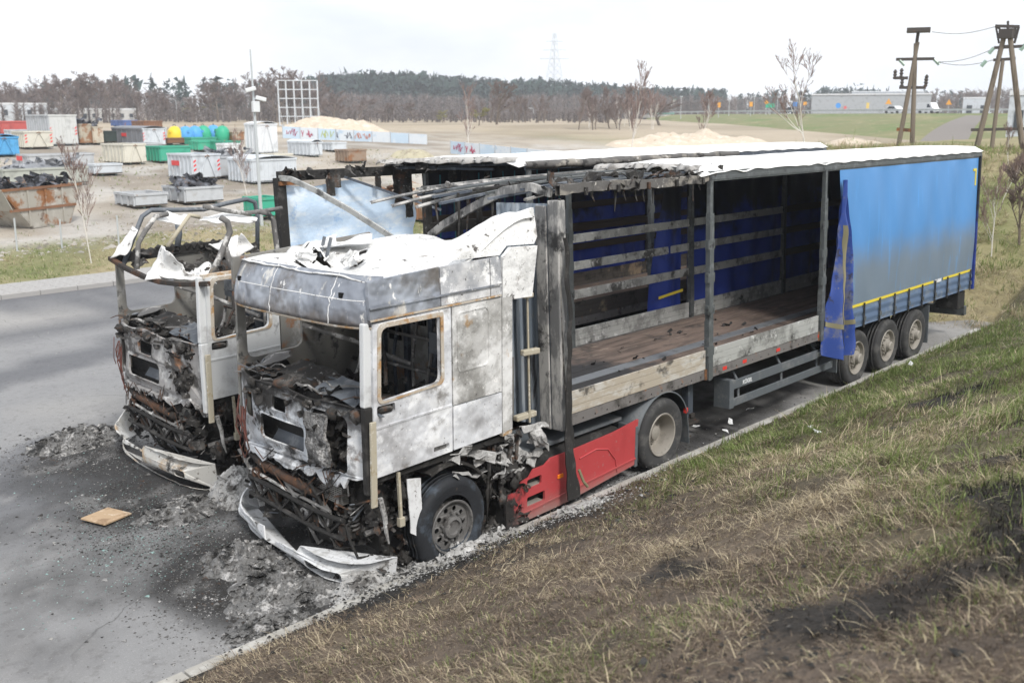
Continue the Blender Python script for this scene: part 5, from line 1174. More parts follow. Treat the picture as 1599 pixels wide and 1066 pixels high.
crumbs('glass_crumbs', 2600, around([(-4.0,1.5,.55,.45,.45), (-3.7,2.6,.6,.5,.2), (-4.6,1.2,.8,.6,.2), (-3.5,3.6,.7,.6,.15)]), .0048, m_glass, 'green glass crumbs scattered over the sooty road', 5)
crumbs('soot_crumbs', 16000, around([(-3.4,0,.5,.6,.35), (-3.4,2.3,.55,.8,.25), (-3.0,5.2,.55,.5,.12), (-1.5,-.9,.9,.25,.13), (1.5,-1.0,2.2,.2,.15)]), .008, m_char, 'black crumbs of burnt plastic strewn round the cabs', 6)
crumbs('ash_crumbs', 9000, around([(-3.5,-.3,.7,.6,.4), (-3.5,1.8,.8,.9,.3), (-3.1,5.3,.8,.6,.3)]), .008, m_ash, 'grey ash crumbs strewn round the fallen bumpers', 7)
emb_at = lambda x, y: np.where(y < KY-.14, emb_z(x, y), .11)
def bank(cs):
    def fn(r, n):
        out = []
        for cx, cy, sx, sy, w_ in cs:
            k = int(n*w_); x = r.normal(cx, sx, k); y = r.normal(cy, sy, k); out.append(np.stack([x, y, emb_at(x, y)+.01], 1))
        return np.concatenate(out)
    return fn
crumbs('ash_crumbs', 2500, bank([(-2.2,-1.45,.6,.12,.4), (.2,-1.8,.6,.2,.2), (1.5,-1.5,1.2,.12,.2), (-.8,-1.6,.6,.2,.2)]), .008, m_ashlight, 'pale ash crumbs on the kerb and grass edge', 8)
rd = random.Random(31)
for i, (px, py) in enumerate([(1137,672),(1145,662),(1275,668),(1283,676),(1402,548),(1424,572),(1590,555),(1510,452),(1497,478),(1005,690),(1080,665),(1165,640)]):
    p = on(px, py, 'Z', .12)
    for _ in range(3): p = on(px, py, 'Z', float(emb_at(np.array(p.x), np.array(p.y)))+.02)
    if i in (6,): continue
    o = MB().grid(sheet4([(0,0,0), (.10,.01,.02), (.11,.07,.03), (.01,.08,0)], 5, 4, .02, i, 12), 5, 4).build('paper_scrap', m_whitep, solid=.003)
    tag(o, 'crumpled white scrap of litter on the grass edge', 'litter', 'white litter along the bank'); o.location = p; o.rotation_euler = (rd.uniform(-.3,.3), rd.uniform(-.3,.3), rd.uniform(0, 6))
for i, (px, py) in enumerate([(288,703+220),]): pass

def field(x0, x1, y0, y1, zf): 
    return lambda r, n: (lambda x, y: np.stack([x, y, zf(x, y)], 1))(r.uniform(x0, x1, n), r.uniform(y0, y1, n))
m_grit = M('pale_grit', (.34,.33,.31), .9, layers=[((.12,.12,.12), 3, .5, .55)])
crumbs('road_grit', 9000, field(-8.5, 8, -1.2, 14, lambda x, y: 0*x), .0045, m_grit, 'grit scattered thinly over the road', 15)
crumbs('yard_stones', 9000, field(-8, 48, 26.5, 62, lambda x, y: H(x, y)), .035, M('yard_stone', (.40,.37,.33), .9, layers=[((.20,.18,.15), .8, .5, .55)]), 'loose stones strewn over the gravel yard', 16)
crumbs('verge_stones', 2500, field(-8, 30, 24.5, 29, lambda x, y: H(x, y)), .05, MATS['yard_stone'], 'loose rubble along the edge of the yard', 17)
crumbs('soot_crumbs', 5000, bank([(-2.4,-1.6,1.2,.25,.5), (-.5,-2.4,1.5,.6,.3), (-4.2,-6.4,1.2,.5,.2)]), .010, m_soot, 'black crumbs burnt into the grass of the bank', 18)
# ================================================================== CONTAINER YARD
def paint(name, c, rust=.3, dirt=(.30,.27,.23)):
    return M('paint_'+name, c, .6, layers=[(tuple(x*.7 for x in c), 1.2, .5, .7), (dirt, 2.0, .55, .75, dict(amount=.5)), (RUST, 1.6, .70-rust*.35, .78-rust*.3, dict(amount=.9))], bump=(20, .1, .01))
p_white = paint('white', (.68,.70,.72), .05); p_cream = paint('cream', (.62,.60,.52), .2); p_grey = paint('grey', (.46,.48,.50), .1); p_lgrey = paint('light_grey', (.58,.62,.66), .05)
p_blue = paint('blue', (.09,.36,.66), .05); p_green = paint('green', (.05,.36,.24), .15); p_rust = paint('rusty_cream', (.42,.38,.30), .75); p_dblue = paint('dark_blue', (.08,.14,.34), .3)
p_brown = paint('brown_rust', (.22,.11,.06), .5); p_dark = paint('dark_green', (.04,.06,.055), .1); p_red = paint('red', (.48,.10,.09), .1); p_rustwhite = paint('rusty_white', (.60,.56,.50), .8)
m_tarp = M('grey_tarpaulin', (.22,.23,.25), .6, layers=[((.42,.43,.45), 2, .5, .66)]); m_scrap = M('scrap_heap', (.05,.052,.06), .8, layers=[((.16,.17,.20), 3, .5, .62), ((.24,.15,.09), 5, .58, .68)])
m_inside = M('container_inside', (.24,.20,.16), .9, layers=[((.14,.11,.08), 2, .5, .66)])
m_stripe = M('red_warning_stripe', (.70,.06,.06), .5)
def container(px, py, Wd, Ln, Ht, mat, label, rz=0.0, closed=False, stripes=False, hook=True, end_mat=None, plate=None, fill=None, mesh=False, ribs=7, name='waste_container'):
    """near bottom corner stands at pixel (px,py) on the ground; Wd runs along X, Ln away along Y"""
    g = gp(px, py); r = thing(name, label, 'container', g, 'waste containers in the yard', world=False); r.rotation_euler = (0, 0, rz)
    def P(b, nm, m=mat, **k): return b.build(nm, m, k.pop('parent', r), **k)
    z0 = .16; t = .05; em = end_mat or mat
    P(MB().box(0, Wd, 0, Ln, z0-.02, z0+.04), 'floor', m_inside if not closed else mat)
    for x in (.35, Wd-.43): P(MB().box(x, x+.1, .02, Ln, 0, z0), 'skid', p_dark)
    P(MB().box(0, t, 0, Ln, z0, Ht), 'side_wall'); P(MB().box(Wd-t, Wd, 0, Ln, z0, Ht), 'side_wall')
    e = P(MB().box(t, Wd-t, -.0, t, z0, Ht), 'end_wall', em); P(MB().box(t, Wd-t, Ln-t, Ln, z0, Ht), 'end_wall')
    for k in range(ribs):
        y = .1+(Ln-.2)*k/(ribs-1); P(MB().box(-.06, 0, y-.04, y+.04, z0, Ht), 'rib')
    P(MB().box(-.07, .06, -.03, Ln, Ht-.10, Ht+.01), 'top_rail'); P(MB().box(-.03, Wd+.03, -.05, .06, Ht-.09, Ht+.012), 'top_rail', em); P(MB().box(Wd-.06, Wd+.07, 0, Ln, Ht-.10, Ht+.01), 'top_rail')
    if closed: P(MB().grid(lambda u, v: (-.05+(Wd+.1)*u, -.04+(Ln+.08)*v, Ht+.02+.16*math.sin(u*PI)*(0 if closed == 'flat' else 1)), 8, 1), 'roof', end_mat if closed == 'flat' and end_mat else mat, solid=.03)
    if closed == True or closed == 'flat':
        for k in range(int(Wd/.3)): P(MB().box(.12+k*.3, .17+k*.3, -.02, 0, z0+.1, Ht-.15), 'end_rib', em)
    if hook:
        P(MB().bar((Wd*.22, -.06, z0), (Wd*.46, -.06, Ht*.92), .07), 'hook_frame', em, bevel=.01); P(MB().bar((Wd*.78, -.06, z0), (Wd*.54, -.06, Ht*.92), .07), 'hook_frame', em, bevel=.01); P(MB().tube([(Wd*.42, -.1, Ht*.9), (Wd*.5, -.16, Ht*.96), (Wd*.58, -.1, Ht*.9)], .03, 6), 'lifting_hook', p_brown)
    if stripes:
        for sx in (.04, Wd-.20):
            for k in range(3): P(MB().plate([(sx, Ht*.35+k*.24), (sx+.16, Ht*.35+k*.24+.10), (sx+.16, Ht*.35+k*.24+.21), (sx, Ht*.35+k*.24+.11)], [], lambda u, v, d: (u, -.012+d, v), .01), 'warning_stripe', m_stripe)
    if plate: P(MB().box(-.075, -.062, Ln*.5, Ln*.5+.9, Ht*.55, Ht*.55+.28), 'company_plate', m_stripe)
    if fill:
        b = MB(); rd = random.Random(int(px*7+py))
        b.grid(lambda u, v: (t+(Wd-2*t)*u, t+(Ln-2*t)*v, Ht-.12+.35*math.sin(u*PI)*math.sin(v*PI)+.25*mnoise.noise(Vector((u*5, v*7, px)))), 14, 20)
        for i in range(36): b.scrap((rd.uniform(.2, Wd-.2), rd.uniform(.2, Ln-.2), Ht+rd.uniform(0, .4)), rd.uniform(.3, .9), i+int(px))
        P(b, 'load', fill, kind='stuff')
    return r
container(-14, 246, 1.9, 3, 1.35, p_blue, 'small bright blue closed container at the edge of the yard', closed=True, ribs=4)
container(40, 234, 2.1, 2.4, 1.35, p_cream, 'cream open container in front of the big grey one', stripes=True)
container(80, 229, 2.2, 4.5, 2.45, p_grey, 'big grey closed container with ribbed end doors', closed='flat', stripes=True, hook=False, ribs=10, end_mat=paint('pale_grey_end', (.56,.57,.56), .1))
container(127, 227, 1.1, 4, 1.7, p_rust, 'rusty green container standing right beside the big grey one', ribs=5, hook=False, fill=m_scrap)
container(148, 227, .8, 4, 1.5, paint('rusty_white2', (.52,.47,.38), .7), 'rusty cream narrow container heaped with scrap', ribs=5, hook=False, fill=m_scrap)
container(165, 225, 1.0, 4, 1.05, p_dark, 'low dark green bin box beside the rusty cream container', ribs=4, hook=False)
container(224, 230, 2.0, 5.5, 1.5, paint('charcoal_side', (.20,.21,.23), .1), 'long container with charcoal side and white striped end', closed=True, stripes=True, end_mat=p_lgrey, plate=True)
container(194, 199, 1.7, 3.5, .8, p_dblue, 'dark blue ribbed box standing behind the charcoal container', ribs=5, hook=False, closed='flat')
container(226, 201, 2.1, 3.0, .8, p_brown, 'brown rusty box next to the dark blue ribbed one', ribs=5, hook=False, closed='flat')
container(263, 227, 2.0, 1.0, .6, p_brown, 'rusty brown skip box under the row of recycling bells', ribs=4, hook=False)
container(300, 229, 2.3, 1.2, .75, p_green, 'green container behind the other green ones, rust at its rim', ribs=5, hook=False)
container(312, 238, 1.8, 1.6, .85, paint('jade', (.06,.42,.27), .05), 'jade green container tilted next to the rusted green one', ribs=4, hook=False)
container(349, 240, 1.5, 1.8, .95, p_green, 'green container right beside the tall white one', ribs=4, hook=False, stripes=True)
container(196, 258, 1.5, 3.0, 1.35, p_cream, 'cream open container with a hook frame, alone on the gravel', rz=.05)
container(224, 246, 1.5, 2.5, 1.0, p_grey, 'grey open container behind the solitary cream one', ribs=5, hook=False)
container(252, 256, 2.2, 2.0, 1.15, p_green, 'green open container between grey and white containers', ribs=5, hook=False)
container(303, 283, 1.75, 2.9, 1.5, p_lgrey, 'white open container with red warning stripes on its hook end', stripes=True, plate=True)
container(346, 280, 2.6, 2.2, 1.3, p_grey, 'long grey open container piled with flat scrap sheets', hook=False, fill=m_tarp)
container(396, 289, 2.9, 2.6, 1.4, p_lgrey, 'light grey lidded container behind the camera mast', hook=False, closed=True, ribs=8)
container(402, 242, 1.9, 1.6, 2.35, p_white, 'tall white closed container with rounded top', closed=True, ribs=4)
container(487, 246, 1.0, 3.2, 1.15, p_lgrey, 'low pale grey container with ridged lid by the tall white one', closed=True)
container(545, 256, 1.6, 1.6, 1.0, paint('mesh_rust', (.30,.22,.16), .5), 'rusty brown open skip beside the sand', hook=False, ribs=5)
container(47, 264, 4.0, 1.8, .85, p_grey, 'flat grey container lying across the yard', hook=False, ribs=3, plate=True)
container(10, 296, 4.2, 1.8, 1.0, paint('mossy_grey', (.40,.42,.38), .15), 'long mossy grey container behind the rusty skip', hook=False, ribs=3, fill=m_tarp)
container(213, 328, 1.5, 2.0, .7, p_grey, 'low grey open container right behind the gutted cab', hook=False, ribs=4)
container(292, 322, 1.9, 2.2, .85, p_grey, 'grey skip box heaped with black scrap tubes', hook=False, ribs=4, fill=m_scrap)
container(410, 345, 1.0, 1.4, .95, paint('jade2', (.05,.40,.27), .3), 'green box by the foot of the camera mast', hook=False, ribs=3)
container(626, 342, 1.05, 1.6, .95, paint('pale_green', (.22,.44,.30), .25), 'pale green box seen under the bare roof frame', hook=False, ribs=3, fill=p_brown)
container(666, 350, 1.5, 1.6, 1.15, p_rustwhite, 'rusty white box next to the pale green one', hook=False, ribs=4)
container(4, 212, 2.6, 3, 1.25, p_red, 'red box standing before the low white building', hook=False, closed='flat', ribs=4)
# big rusty skip with sloping ends, scrap inside
g = gp(62, 356); sk = thing('rusty_skip', 'big rusty skip with sloping ends full of black scrap', 'skip', g, world=False); sk.rotation_euler = (0, 0, .42); sk.scale = (1.22, 1.22, 1.22)
m_skip = M('rusting_grey_skip', (.36,.34,.30), .75, layers=[((.46,.44,.40), 1.5, .48, .64), (RUST, 1.6, .50, .62), (DRUST, 3, .58, .68)], bump=(20, .2, .01))
prof = [(.55, .05), (2.1, .05), (2.75, 1.28), (-.55, 1.28)]
for y in (0, 1.5): MB().plate([(a, b) for a, b in prof], [], lambda u, v, d: (u-.8, y+d, v), .04).build('side_plate', m_skip, sk)
MB().add([(-1.35,0,1.28),(-1.35,1.5,1.28),(-.25,1.5,.05),(-.25,0,.05)], [(0,1,2,3)]).build('end_plate', m_skip, sk, solid=.04); MB().add([(1.95,0,1.28),(1.95,1.5,1.28),(1.3,1.5,.05),(1.3,0,.05)], [(0,3,2,1)]).build('end_plate', m_skip, sk, solid=.04)
MB().box(-.25, 1.3, 0, 1.5, .02, .06).build('bottom', m_skip, sk)
for z in (.62, 1.26): MB().box(-1.1-.25*(z > 1), 1.6+.35*(z > 1), -.05, -.005, z-.04, z+.04).build('rim', p_brown, sk)
for x in (-.35, .35, 1.05): MB().box(x-.03, x+.03, -.045, -.002, .1, 1.2).build('stiffener', m_skip, sk)
MB().add([(-1.36,-.05,1.28),(-1.36,1.55,1.28),(-1.0,1.55,.62),(-1.0,-.05,.62)], [(0,1,2,3)]).build('tail_board', paint('tailgrey', (.34,.33,.29), .2), sk, solid=.03)
b = MB(); rd = random.Random(4)
b.grid(lambda u, v: (-1.2+3.0*u, .05+1.4*v, 1.1+.25*math.sin(u*PI)+.2*mnoise.noise(Vector((u*6, v*4, 2)))), 20, 10)
for i in range(50): b.scrap((rd.uniform(-1.1, 1.7), rd.uniform(.1, 1.4), 1.3+rd.uniform(0, .2)), rd.uniform(.2, .7), 70+i)
b.build('load', m_scrap, sk, kind='stuff')
# recycling bells
bell = MB().lathe([(.42, 0), (.55, .15), (.58, .5), (.5, .85), (.3, 1.08), (.08, 1.15), (0, 1.15)], (0, 0, 0), 'Z', 14)
bell_c = {'yellow': M('yellow_plastic', (.80,.58,.04), .5), 'blue': M('blue_plastic', (.08,.34,.70), .5), 'green': M('green_plastic', (.03,.38,.22), .5)}
for i, (px, c, py, lb) in enumerate([(274,'yellow',223,'yellow recycling bell beside the blue bells'), (291,'blue',223,'blue recycling bell next to the yellow bell'), (305,'blue',222,'blue recycling bell between blue and green bells'), (320,'green',221,'green recycling bell beside the blue bell'), (334,'blue',220,'blue recycling bell between two green bells'), (347,'green',221,'green recycling bell at the end of the row')]):
    g = gp(px, py); r = thing('recycling_bell', lb, 'recycling bin', g, 'recycling bells in the yard', world=False); r.rotation_euler = (0, .2*math.sin(i*3), i); r.scale = (1.15, 1.15, 1.25)
    bell.build('bell', bell_c[c], r, smooth=True); MB().tube([(-.1, 0, 1.12), (-.1, 0, 1.24), (.1, 0, 1.24), (.1, 0, 1.12)], .025, 6).build('lifting_eye', p_dark, r); MB().obox((-.5, -.22, .78), .14, .2, .16).build('slot_hood', bell_c[c], r)
# rubble and scrap heaps in the yard, sand
m_sand = M('pale_sand', (.56,.475,.375), .95, layers=[((.68,.60,.50), 1.2, .48, .64), ((.42,.31,.2), 2.5, .56, .68)], bump=(8, .6, .06))
m_rubble = M('scrap_rubble', (.40,.36,.30), .9, layers=[((.60,.57,.52), 3, .52, .62), ((.30,.14,.07), 2, .56, .66), ((.10,.09,.08), 5, .58, .66)], bump=(14, .8, .08))
def mound(name, label, cat, px0, px1, py, h, dep, seed, mat):
    a, c = gp(px0, py), gp(px1, py); m_ = (a+c)/2; d = (c-a); Lh = d.length/2; ang = math.atan2(d.y, d.x); b = MB()
    def fn(u, v):
        x = (2*u-1); y = (2*v-1); r = min(1, math.hypot(x, y)) if abs(x)+abs(y) else 0
        k = max(0, 1-r**1.7); n = mnoise.noise(Vector((x*Lh*.35+seed, y*2, seed)))
        hh = h*k**.65*(.85+.35*n+.28*mnoise.noise(Vector((x*Lh*1.1, y*4, seed+3)))) ; X0, Y0 = x*Lh, y*dep
        wx, wy = m_.x+X0*math.cos(ang)-Y0*math.sin(ang), m_.y+X0*math.sin(ang)+Y0*math.cos(ang)
        return (wx, wy, float(H(wx, wy))-.15+max(0, hh)+.1*k)
    o = b.grid(fn, 60, 24).build(name, mat, smooth=True); tag(o, label, cat); recentre(o); return o
mound('sand_pile', 'long low pile of pale sand before the billboard frame', 'sand', 425, 605, 205, 1.7, 5, 2, m_sand)
mound('sand_pile', 'pile of pale sand at the foot of the motorway bank', 'sand', 950, 1215, 229, 1.6, 6, 6, m_sand)
mound('sand_pile', 'small sand pile beside the slender birch', 'sand', 1195, 1330, 231, 1.5, 4, 9, m_sand)
mound('scrap_pile', 'pile of scrap and rubble seen through the bare roof frame', 'scrap', 590, 690, 306, .9, 2.0, 12, m_rubble)
mound('rubble_pile', 'low heap of yellowish rubble by the light blue hoarding', 'rubble', 610, 680, 246, .8, 2.5, 15, M('yellow_rubble', (.44,.40,.28), .9, layers=[((.30,.26,.19), 2, .5, .62), ((.56,.52,.40), 5, .56, .66)], bump=(8, .8, .08)))
# hoardings
m_hp = [M('hoarding_pale_blue', (.50,.62,.74), .6, layers=[((.66,.72,.78), 1.2, .5, .66)]), M('hoarding_light', (.64,.69,.74), .6, layers=[((.45,.56,.68), 1.5, .52, .68)])]
def hoarding(label, p0, p1, h0, h1, n, gaps=(), art=()):
    a, c = gp(*p0), gp(*p1); r = thing('hoarding', label, 'fence', a)
    for i in range(n):
        q0 = a+(c-a)*(i/n); q1 = a+(c-a)*((i+.965)/n); hh = h0+(h1-h0)*i/n
        for q in (q0, q1): q.z = float(H(q.x, q.y))
        d = (q1-q0).normalized(); nr = Vector((-d.y, d.x, 0))*.03
        b = MB().add([q0-nr, q1-nr, q1+nr, q0+nr]+[p+Vector((0, 0, hh)) for p in (q0-nr, q1-nr, q1+nr, q0+nr)], [(0,3,2,1),(4,5,6,7),(0,1,5,4),(1,2,6,5),(2,3,7,6),(3,0,4,7)])
        pn = b.build('hoarding_panel', m_hp[i % 2], r)
        MB().bar(q0+Vector((0,0,-.1)), q0+Vector((0,0,hh+.08)), .08).build('fence_post', p_grey, r)
        if i in art:
            col = art[i]; f = nr*(-1.4 if nr.dot(Vector(CAM)-q0) < 0 else 1.4); b = MB(); rd = random.Random(i)
            for k in range(4):
                u = .15+.2*k; pts = []
                for j in range(5): u = min(.92, max(.06, u+rd.uniform(-.12, .14))); pts.append(q0+(q1-q0)*u+f+Vector((0,0,hh*rd.uniform(.2, .85))))
                b.tube(pts, .035, 5)
            b.build('painted_scrawl', M('scrawl_%s' % i, col, .6), pn, kind='stuff')
    return r
hoarding('row of pale painted hoarding panels below the sand pile', (442, 216), (668, 226), 1.15, .95, 8, art={0:(.35,.05,.12), 1:(.4,.06,.12), 3:(.08,.09,.12), 4:(.5,.16,.08), 2:(.45,.5,.15)})
hoarding('pale blue hoarding fence slanting away beyond the trailer roofs', (704, 240), (905, 262), 1.05, 1.0, 8, art={0:(.3,.38,.6), 1:(.3,.38,.6)})
# camera mast, lamp posts
m_galv = M('galvanised_steel', (.52,.55,.57), .5, .3)
g = gp(409, 352); mst = thing('camera_mast', 'slim galvanised mast carrying two white cameras and a box', 'mast', g)
s_ = ppm(g); top = (352-88)/s_
lx = (on(387, 90, 'Y', g.y).x-g.x)*.35
MB().tube([g+Vector((0,0,-.1)), g+Vector((lx*.5, 0, top*.5)), g+Vector((lx, 0, top))], [.075,.06,.03], 8).build('pole', m_galv, mst)
zc = (352-160)/s_
MB().obox(g+Vector((lx*.7, -.12, (352-172)/s_)), .30, .16, .42).build('control_box', p_white, mst, bevel=.02)
for dx, dz, sd_ in ((.30, zc, 1), (-.26, zc+.35, -1)):
    c0 = g+Vector((lx*.7+dx*.8, -.15, dz)); ca = MB().obox(c0, .42, .16, .16, (0, .25*sd_, -.4)).build('camera_housing', p_white, mst, bevel=.03); MB().bar(g+Vector((lx*.7, 0, dz)), c0, .05).build('camera_arm', m_galv, mst)
def lamp(px, py, topy, label, arm=.9):
    g = gp(px, py); h = (py-topy)/ppm(g); t = thing('street_lamp', label, 'street lamp', g, 'street lamps')
    MB().tube([g, g+Vector((0, 0, h-.4)), g+Vector((-arm*.3, 0, h)), g+Vector((-arm, 0, h+.05))], [.09,.06,.05,.05], 6).build('pole', m_galv, t); MB().obox(g+Vector((-arm-.3, 0, h+.02)), .8, .3, .14).build('lamp_head', p_lgrey, t, bevel=.04)
lamp(277, 190, 156, 'white street lamp standing before the bare trees', 1.2); lamp(92, 185, 146, 'white street lamp over the low white building', 1.0); lamp(75, 186, 158, 'short street lamp beside the low white building', 1.0)
lamp(815, 186, 168, 'small street lamp by the field beyond the trailers', 1.0); lamp(833, 187, 170, 'street lamp beyond the evergreen bush', 1.0)
# bare billboard frame
g0, g1 = gp(437, 197), gp(498, 197); t = thing('billboard_frame', 'empty steel lattice of a billboard above the sand pile', 'billboard', (g0+g1)/2)
h = 69/ppm(g0); dv = (g1-g0); bk = Vector((dv.y, -dv.x, 0)).normalized()*-2.5
for i in range(6):
    a = g0+dv*(i/5); MB().bar(a+Vector((0,0,-.3)), a+Vector((0,0,h)), .14).build('upright', p_lgrey, t)
    MB().bar(a+bk, a+Vector((0,0,h*.5)), .10).build('raking_strut', p_lgrey, t)
for k in range(6): MB().bar(g0+Vector((0,0,h*k/5*.98+.1)), g1+Vector((0,0,h*k/5*.98+.1)), .11).build('cross_rail', p_lgrey, t)

container(352, 244, 1.3, 1.2, .9, p_white, 'small white box between the green container and the lidded one', hook=False, ribs=3, closed='flat')
container(430, 262, 1.4, 1.6, .9, p_cream, 'small cream box behind the light grey lidded container', hook=False, ribs=3)
container(108, 216, 1.3, 2.0, .9, p_white, 'small white box just behind the rusty green container', hook=False, ribs=3, closed='flat')
container(236, 213, 1.6, 1.4, .8, p_lgrey, 'pale grey box behind the charcoal container', hook=False, ribs=3, closed='flat')
container(20, 222, 1.3, 1.6, 1.0, p_lgrey, 'pale grey box between the blue and the cream container', hook=False, ribs=3)
container(520, 238, 1.4, 1.6, .8, p_lgrey, 'pale grey box beside the rusty brown skip', hook=False, ribs=4)
container(365, 222, 1.1, 1.6, .9, p_rust, 'rusty cream box behind the tall white container', hook=False, ribs=3)
container(150, 276, 1.6, 1.4, .7, p_lgrey, 'low pale box at the end of the flat grey container', hook=False, ribs=3)
for px, py, ht in ((27, 392, 1.1), (186, 386, 1.1), (97, 388, 1.0)):
    g = gp(px, py); o = MB().tube([g, g+Vector((.02, 0, ht))], .03, 6).build('fence_post', m_galv); tag(o, 'short lone galvanised post on the verge by the yard', 'post', 'lone posts on the verge')
# ================================================================== TREES
def grow(seed, h, spread, twigs, levels=4, r0=.16, up=.5, birch=False):
    rd = random.Random(seed); trunk = MB(); crown = MB()
    def branch(p, d, l, r, lv):
        n = 3 if lv < 3 else 1; pts = [p]; q = p.copy(); dd = d.copy()
        for i in range(n):
            dd = (dd+Vector((rd.gauss(0, .13), rd.gauss(0, .13), up*.12+rd.gauss(0, .06)))).normalized(); q = q+dd*(l/n); pts.append(q.copy())
        (trunk if lv <= 1 else crown).tube(pts, ([r, r*.82, r*.62, r*.36] if n == 3 else [r, r*.5]), 5 if lv == 0 else 3, cap=False)
        if lv >= levels: return
        k = {0: rd.randint(7, 10), 1: rd.randint(4, 6), 2: twigs, 3: twigs}.get(lv, 3)
        for i in range(k):
            t = rd.uniform(.16 if lv == 0 else .2, 1.0); idx = min(n-1, int(t*n)); f = t*n-idx; bp_ = pts[idx]*(1-f)+pts[idx+1]*f
            a = rd.uniform(0, 2*PI); tilt = rd.uniform(.35, .9)*spread; nd = (dd*math.cos(tilt)+Vector((math.cos(a), math.sin(a), .15)).normalized()*math.sin(tilt)).normalized()
            branch(bp_, nd, l*rd.uniform(.42, .66)*(1.1-.4*t), max(r*(.55-.2*t), .026), lv+1)
    branch(Vector((0, 0, -.2)), Vector((rd.gauss(0, .03), rd.gauss(0, .03), 1)), h, r0, 0)
    return trunk, crown
m_bark = M('grey_brown_bark', (.16,.13,.105), .9, layers=[((.24,.20,.165), 2, .5, .66)]); m_twig = M('bare_twigs', (.17,.128,.112), .9); m_twig2 = M('reddish_twigs', (.19,.145,.13), .9); m_twiggreen = M('budding_twigs', (.27,.26,.10), .9)
m_birch = M('birch_bark', (.66,.63,.58), .8, layers=[((.10,.09,.08), 9, .62, .70, dict(stretch=(1,1,3)))]); m_birchtwig = M('birch_twigs', (.24,.17,.15), .9)
PROTO = {}
def proto(kind, seed, **k):
    key = (kind, seed)
    if key not in PROTO:
        tr, cr = grow(seed, **k); bk, tw = {'bare': (m_bark, m_twig), 'red': (m_bark, m_twig2), 'birch': (m_birch, m_birchtwig), 'sap': (m_birch, m_birchtwig), 'bud': (m_bark, m_twiggreen)}[kind]
        ms = []
        for b, m, nm in ((tr, bk, 'trunk'), (cr, tw, 'crown')):
            me = bpy.data.meshes.new(nm); me.from_pydata([tuple(v) for v in b.v], [], b.f); me.materials.append(m); ms.append(me)
        zs = [v.co.z for v in ms[1].vertices]; PROTO[key] = (ms, max(zs))
    return PROTO[key]
SPEC = {'bare': dict(h=6, spread=1.05, twigs=6), 'red': dict(h=6, spread=.8, twigs=6), 'birch': dict(h=8, spread=.55, twigs=5, r0=.10, up=.9), 'sap': dict(h=8, spread=.85, twigs=4, r0=.10, up=.6), 'bud': dict(h=3, spread=1.2, twigs=6, r0=.08)}
def tree(name, label, px, py, topy, kind, seed, group=None, g=None, wide=1.0):
    (ms, hz) = proto(kind, seed, **SPEC[kind]); g = g or gp(px, py); h = (py-topy)/ppm(g); s = h/hz
    r = thing(name, label, 'tree', g, group, world=False); r.rotation_euler = (0, 0, seed*1.7+px); r.scale = (s*wide, s*wide, s)
    for me in ms:
        o = bpy.data.objects.new(me.name, me); C.objects.link(o); o.parent = r
    return r
rd = random.Random(12)
for i in range(34):
    px = -10+i*16+rd.uniform(-7, 7); py = 190+rd.uniform(-2, 1.5); ty = [138,132,128,126,122,120,118,120,112,122,124,118,122,124,122,130,138,150,160,162,142,128,124,128,124,118,112,108,106,104,108,116,132,146][i]+rd.uniform(-4, 6)
    tree('bare_tree', 'leafless dark tree in the belt behind the container yard', px, py, ty, 'bare', i % 5, 'bare trees behind the yard', wide=1.25)
for i in range(16):
    px = 885+rd.uniform(0, 140); tree('birch_tree', 'slender leafless birch in the thicket beyond the trailers', px, 200+rd.uniform(-4, 4), 138+rd.uniform(-8, 14), 'birch' if i % 2 else 'red', 30+i % 4, 'birches in the thicket', wide=.9)
for i in range(9): tree('bare_tree', 'leafless reddish tree by the road beyond the field', 740+i*14+rd.uniform(-5, 5), 192, 148+rd.uniform(-8, 14), 'red', 40+i % 3, 'reddish trees beyond the field')
for i in range(16): tree('bare_tree', 'leafless reddish tree on the rise behind the warehouse', 1440+i*12+rd.uniform(-5, 5), 180, 138+rd.uniform(-8, 8), 'red', 40+i % 3, 'trees behind the warehouse', g=on(1440+i*12, 176, 'Z', 4.6) if False else gp(1440+i*12, 186.5), wide=1.3)
for i, (px, py, ty, k, w_) in enumerate([(520,192,150,'red',2.0),(560,191,150,'red',2.0),(605,191,158,'bare',2.2),(650,191,160,'bare',2.4),(300,190,165,'bud',2.0),(690,192,172,'bud',1.6),(748,196,168,'bud',1.6),(1030,196,150,'bare',2.4),(775,195,128,'bare',1.3)]):
    tree('bare_bush', ['rusty leafless bush beside the billboard frame','broad rusty bush behind the sand pile','grey bare bush at the forest edge','low grey bush at the edge of the field','yellow-green budding bush before the bare trees','pale budding bush at the field edge','yellow-green bush by the tall bare tree','broad bare bush beside the bridge','tall bare tree before the far conifers'][i], px, py, ty, k, 50+i, wide=w_)
tree('birch_tree', 'young birch with white trunk on the grass verge', 143, 411, 215, 'sap', 31, g=gp(143, 411), wide=.55)
tree('birch_tree', 'thin young birch before the grey containers', 386, 305, 195, 'sap', 32, wide=.6)
tree('birch_tree', 'young birch by the end of the blue hoarding', 733, 242, 128, 'sap', 33, wide=.6)
tree('birch_tree', 'pale birch rising beside the sand at the field edge', 985, 240, 98, 'birch', 30, wide=.8)
tree('birch_tree', 'white forked birch below the motorway bank', 1092, 226, 140, 'birch', 32, wide=1.2)
tree('birch_tree', 'tall slender birch in front of the warehouse', 1258, 233, 68, 'sap', 35, wide=.85)
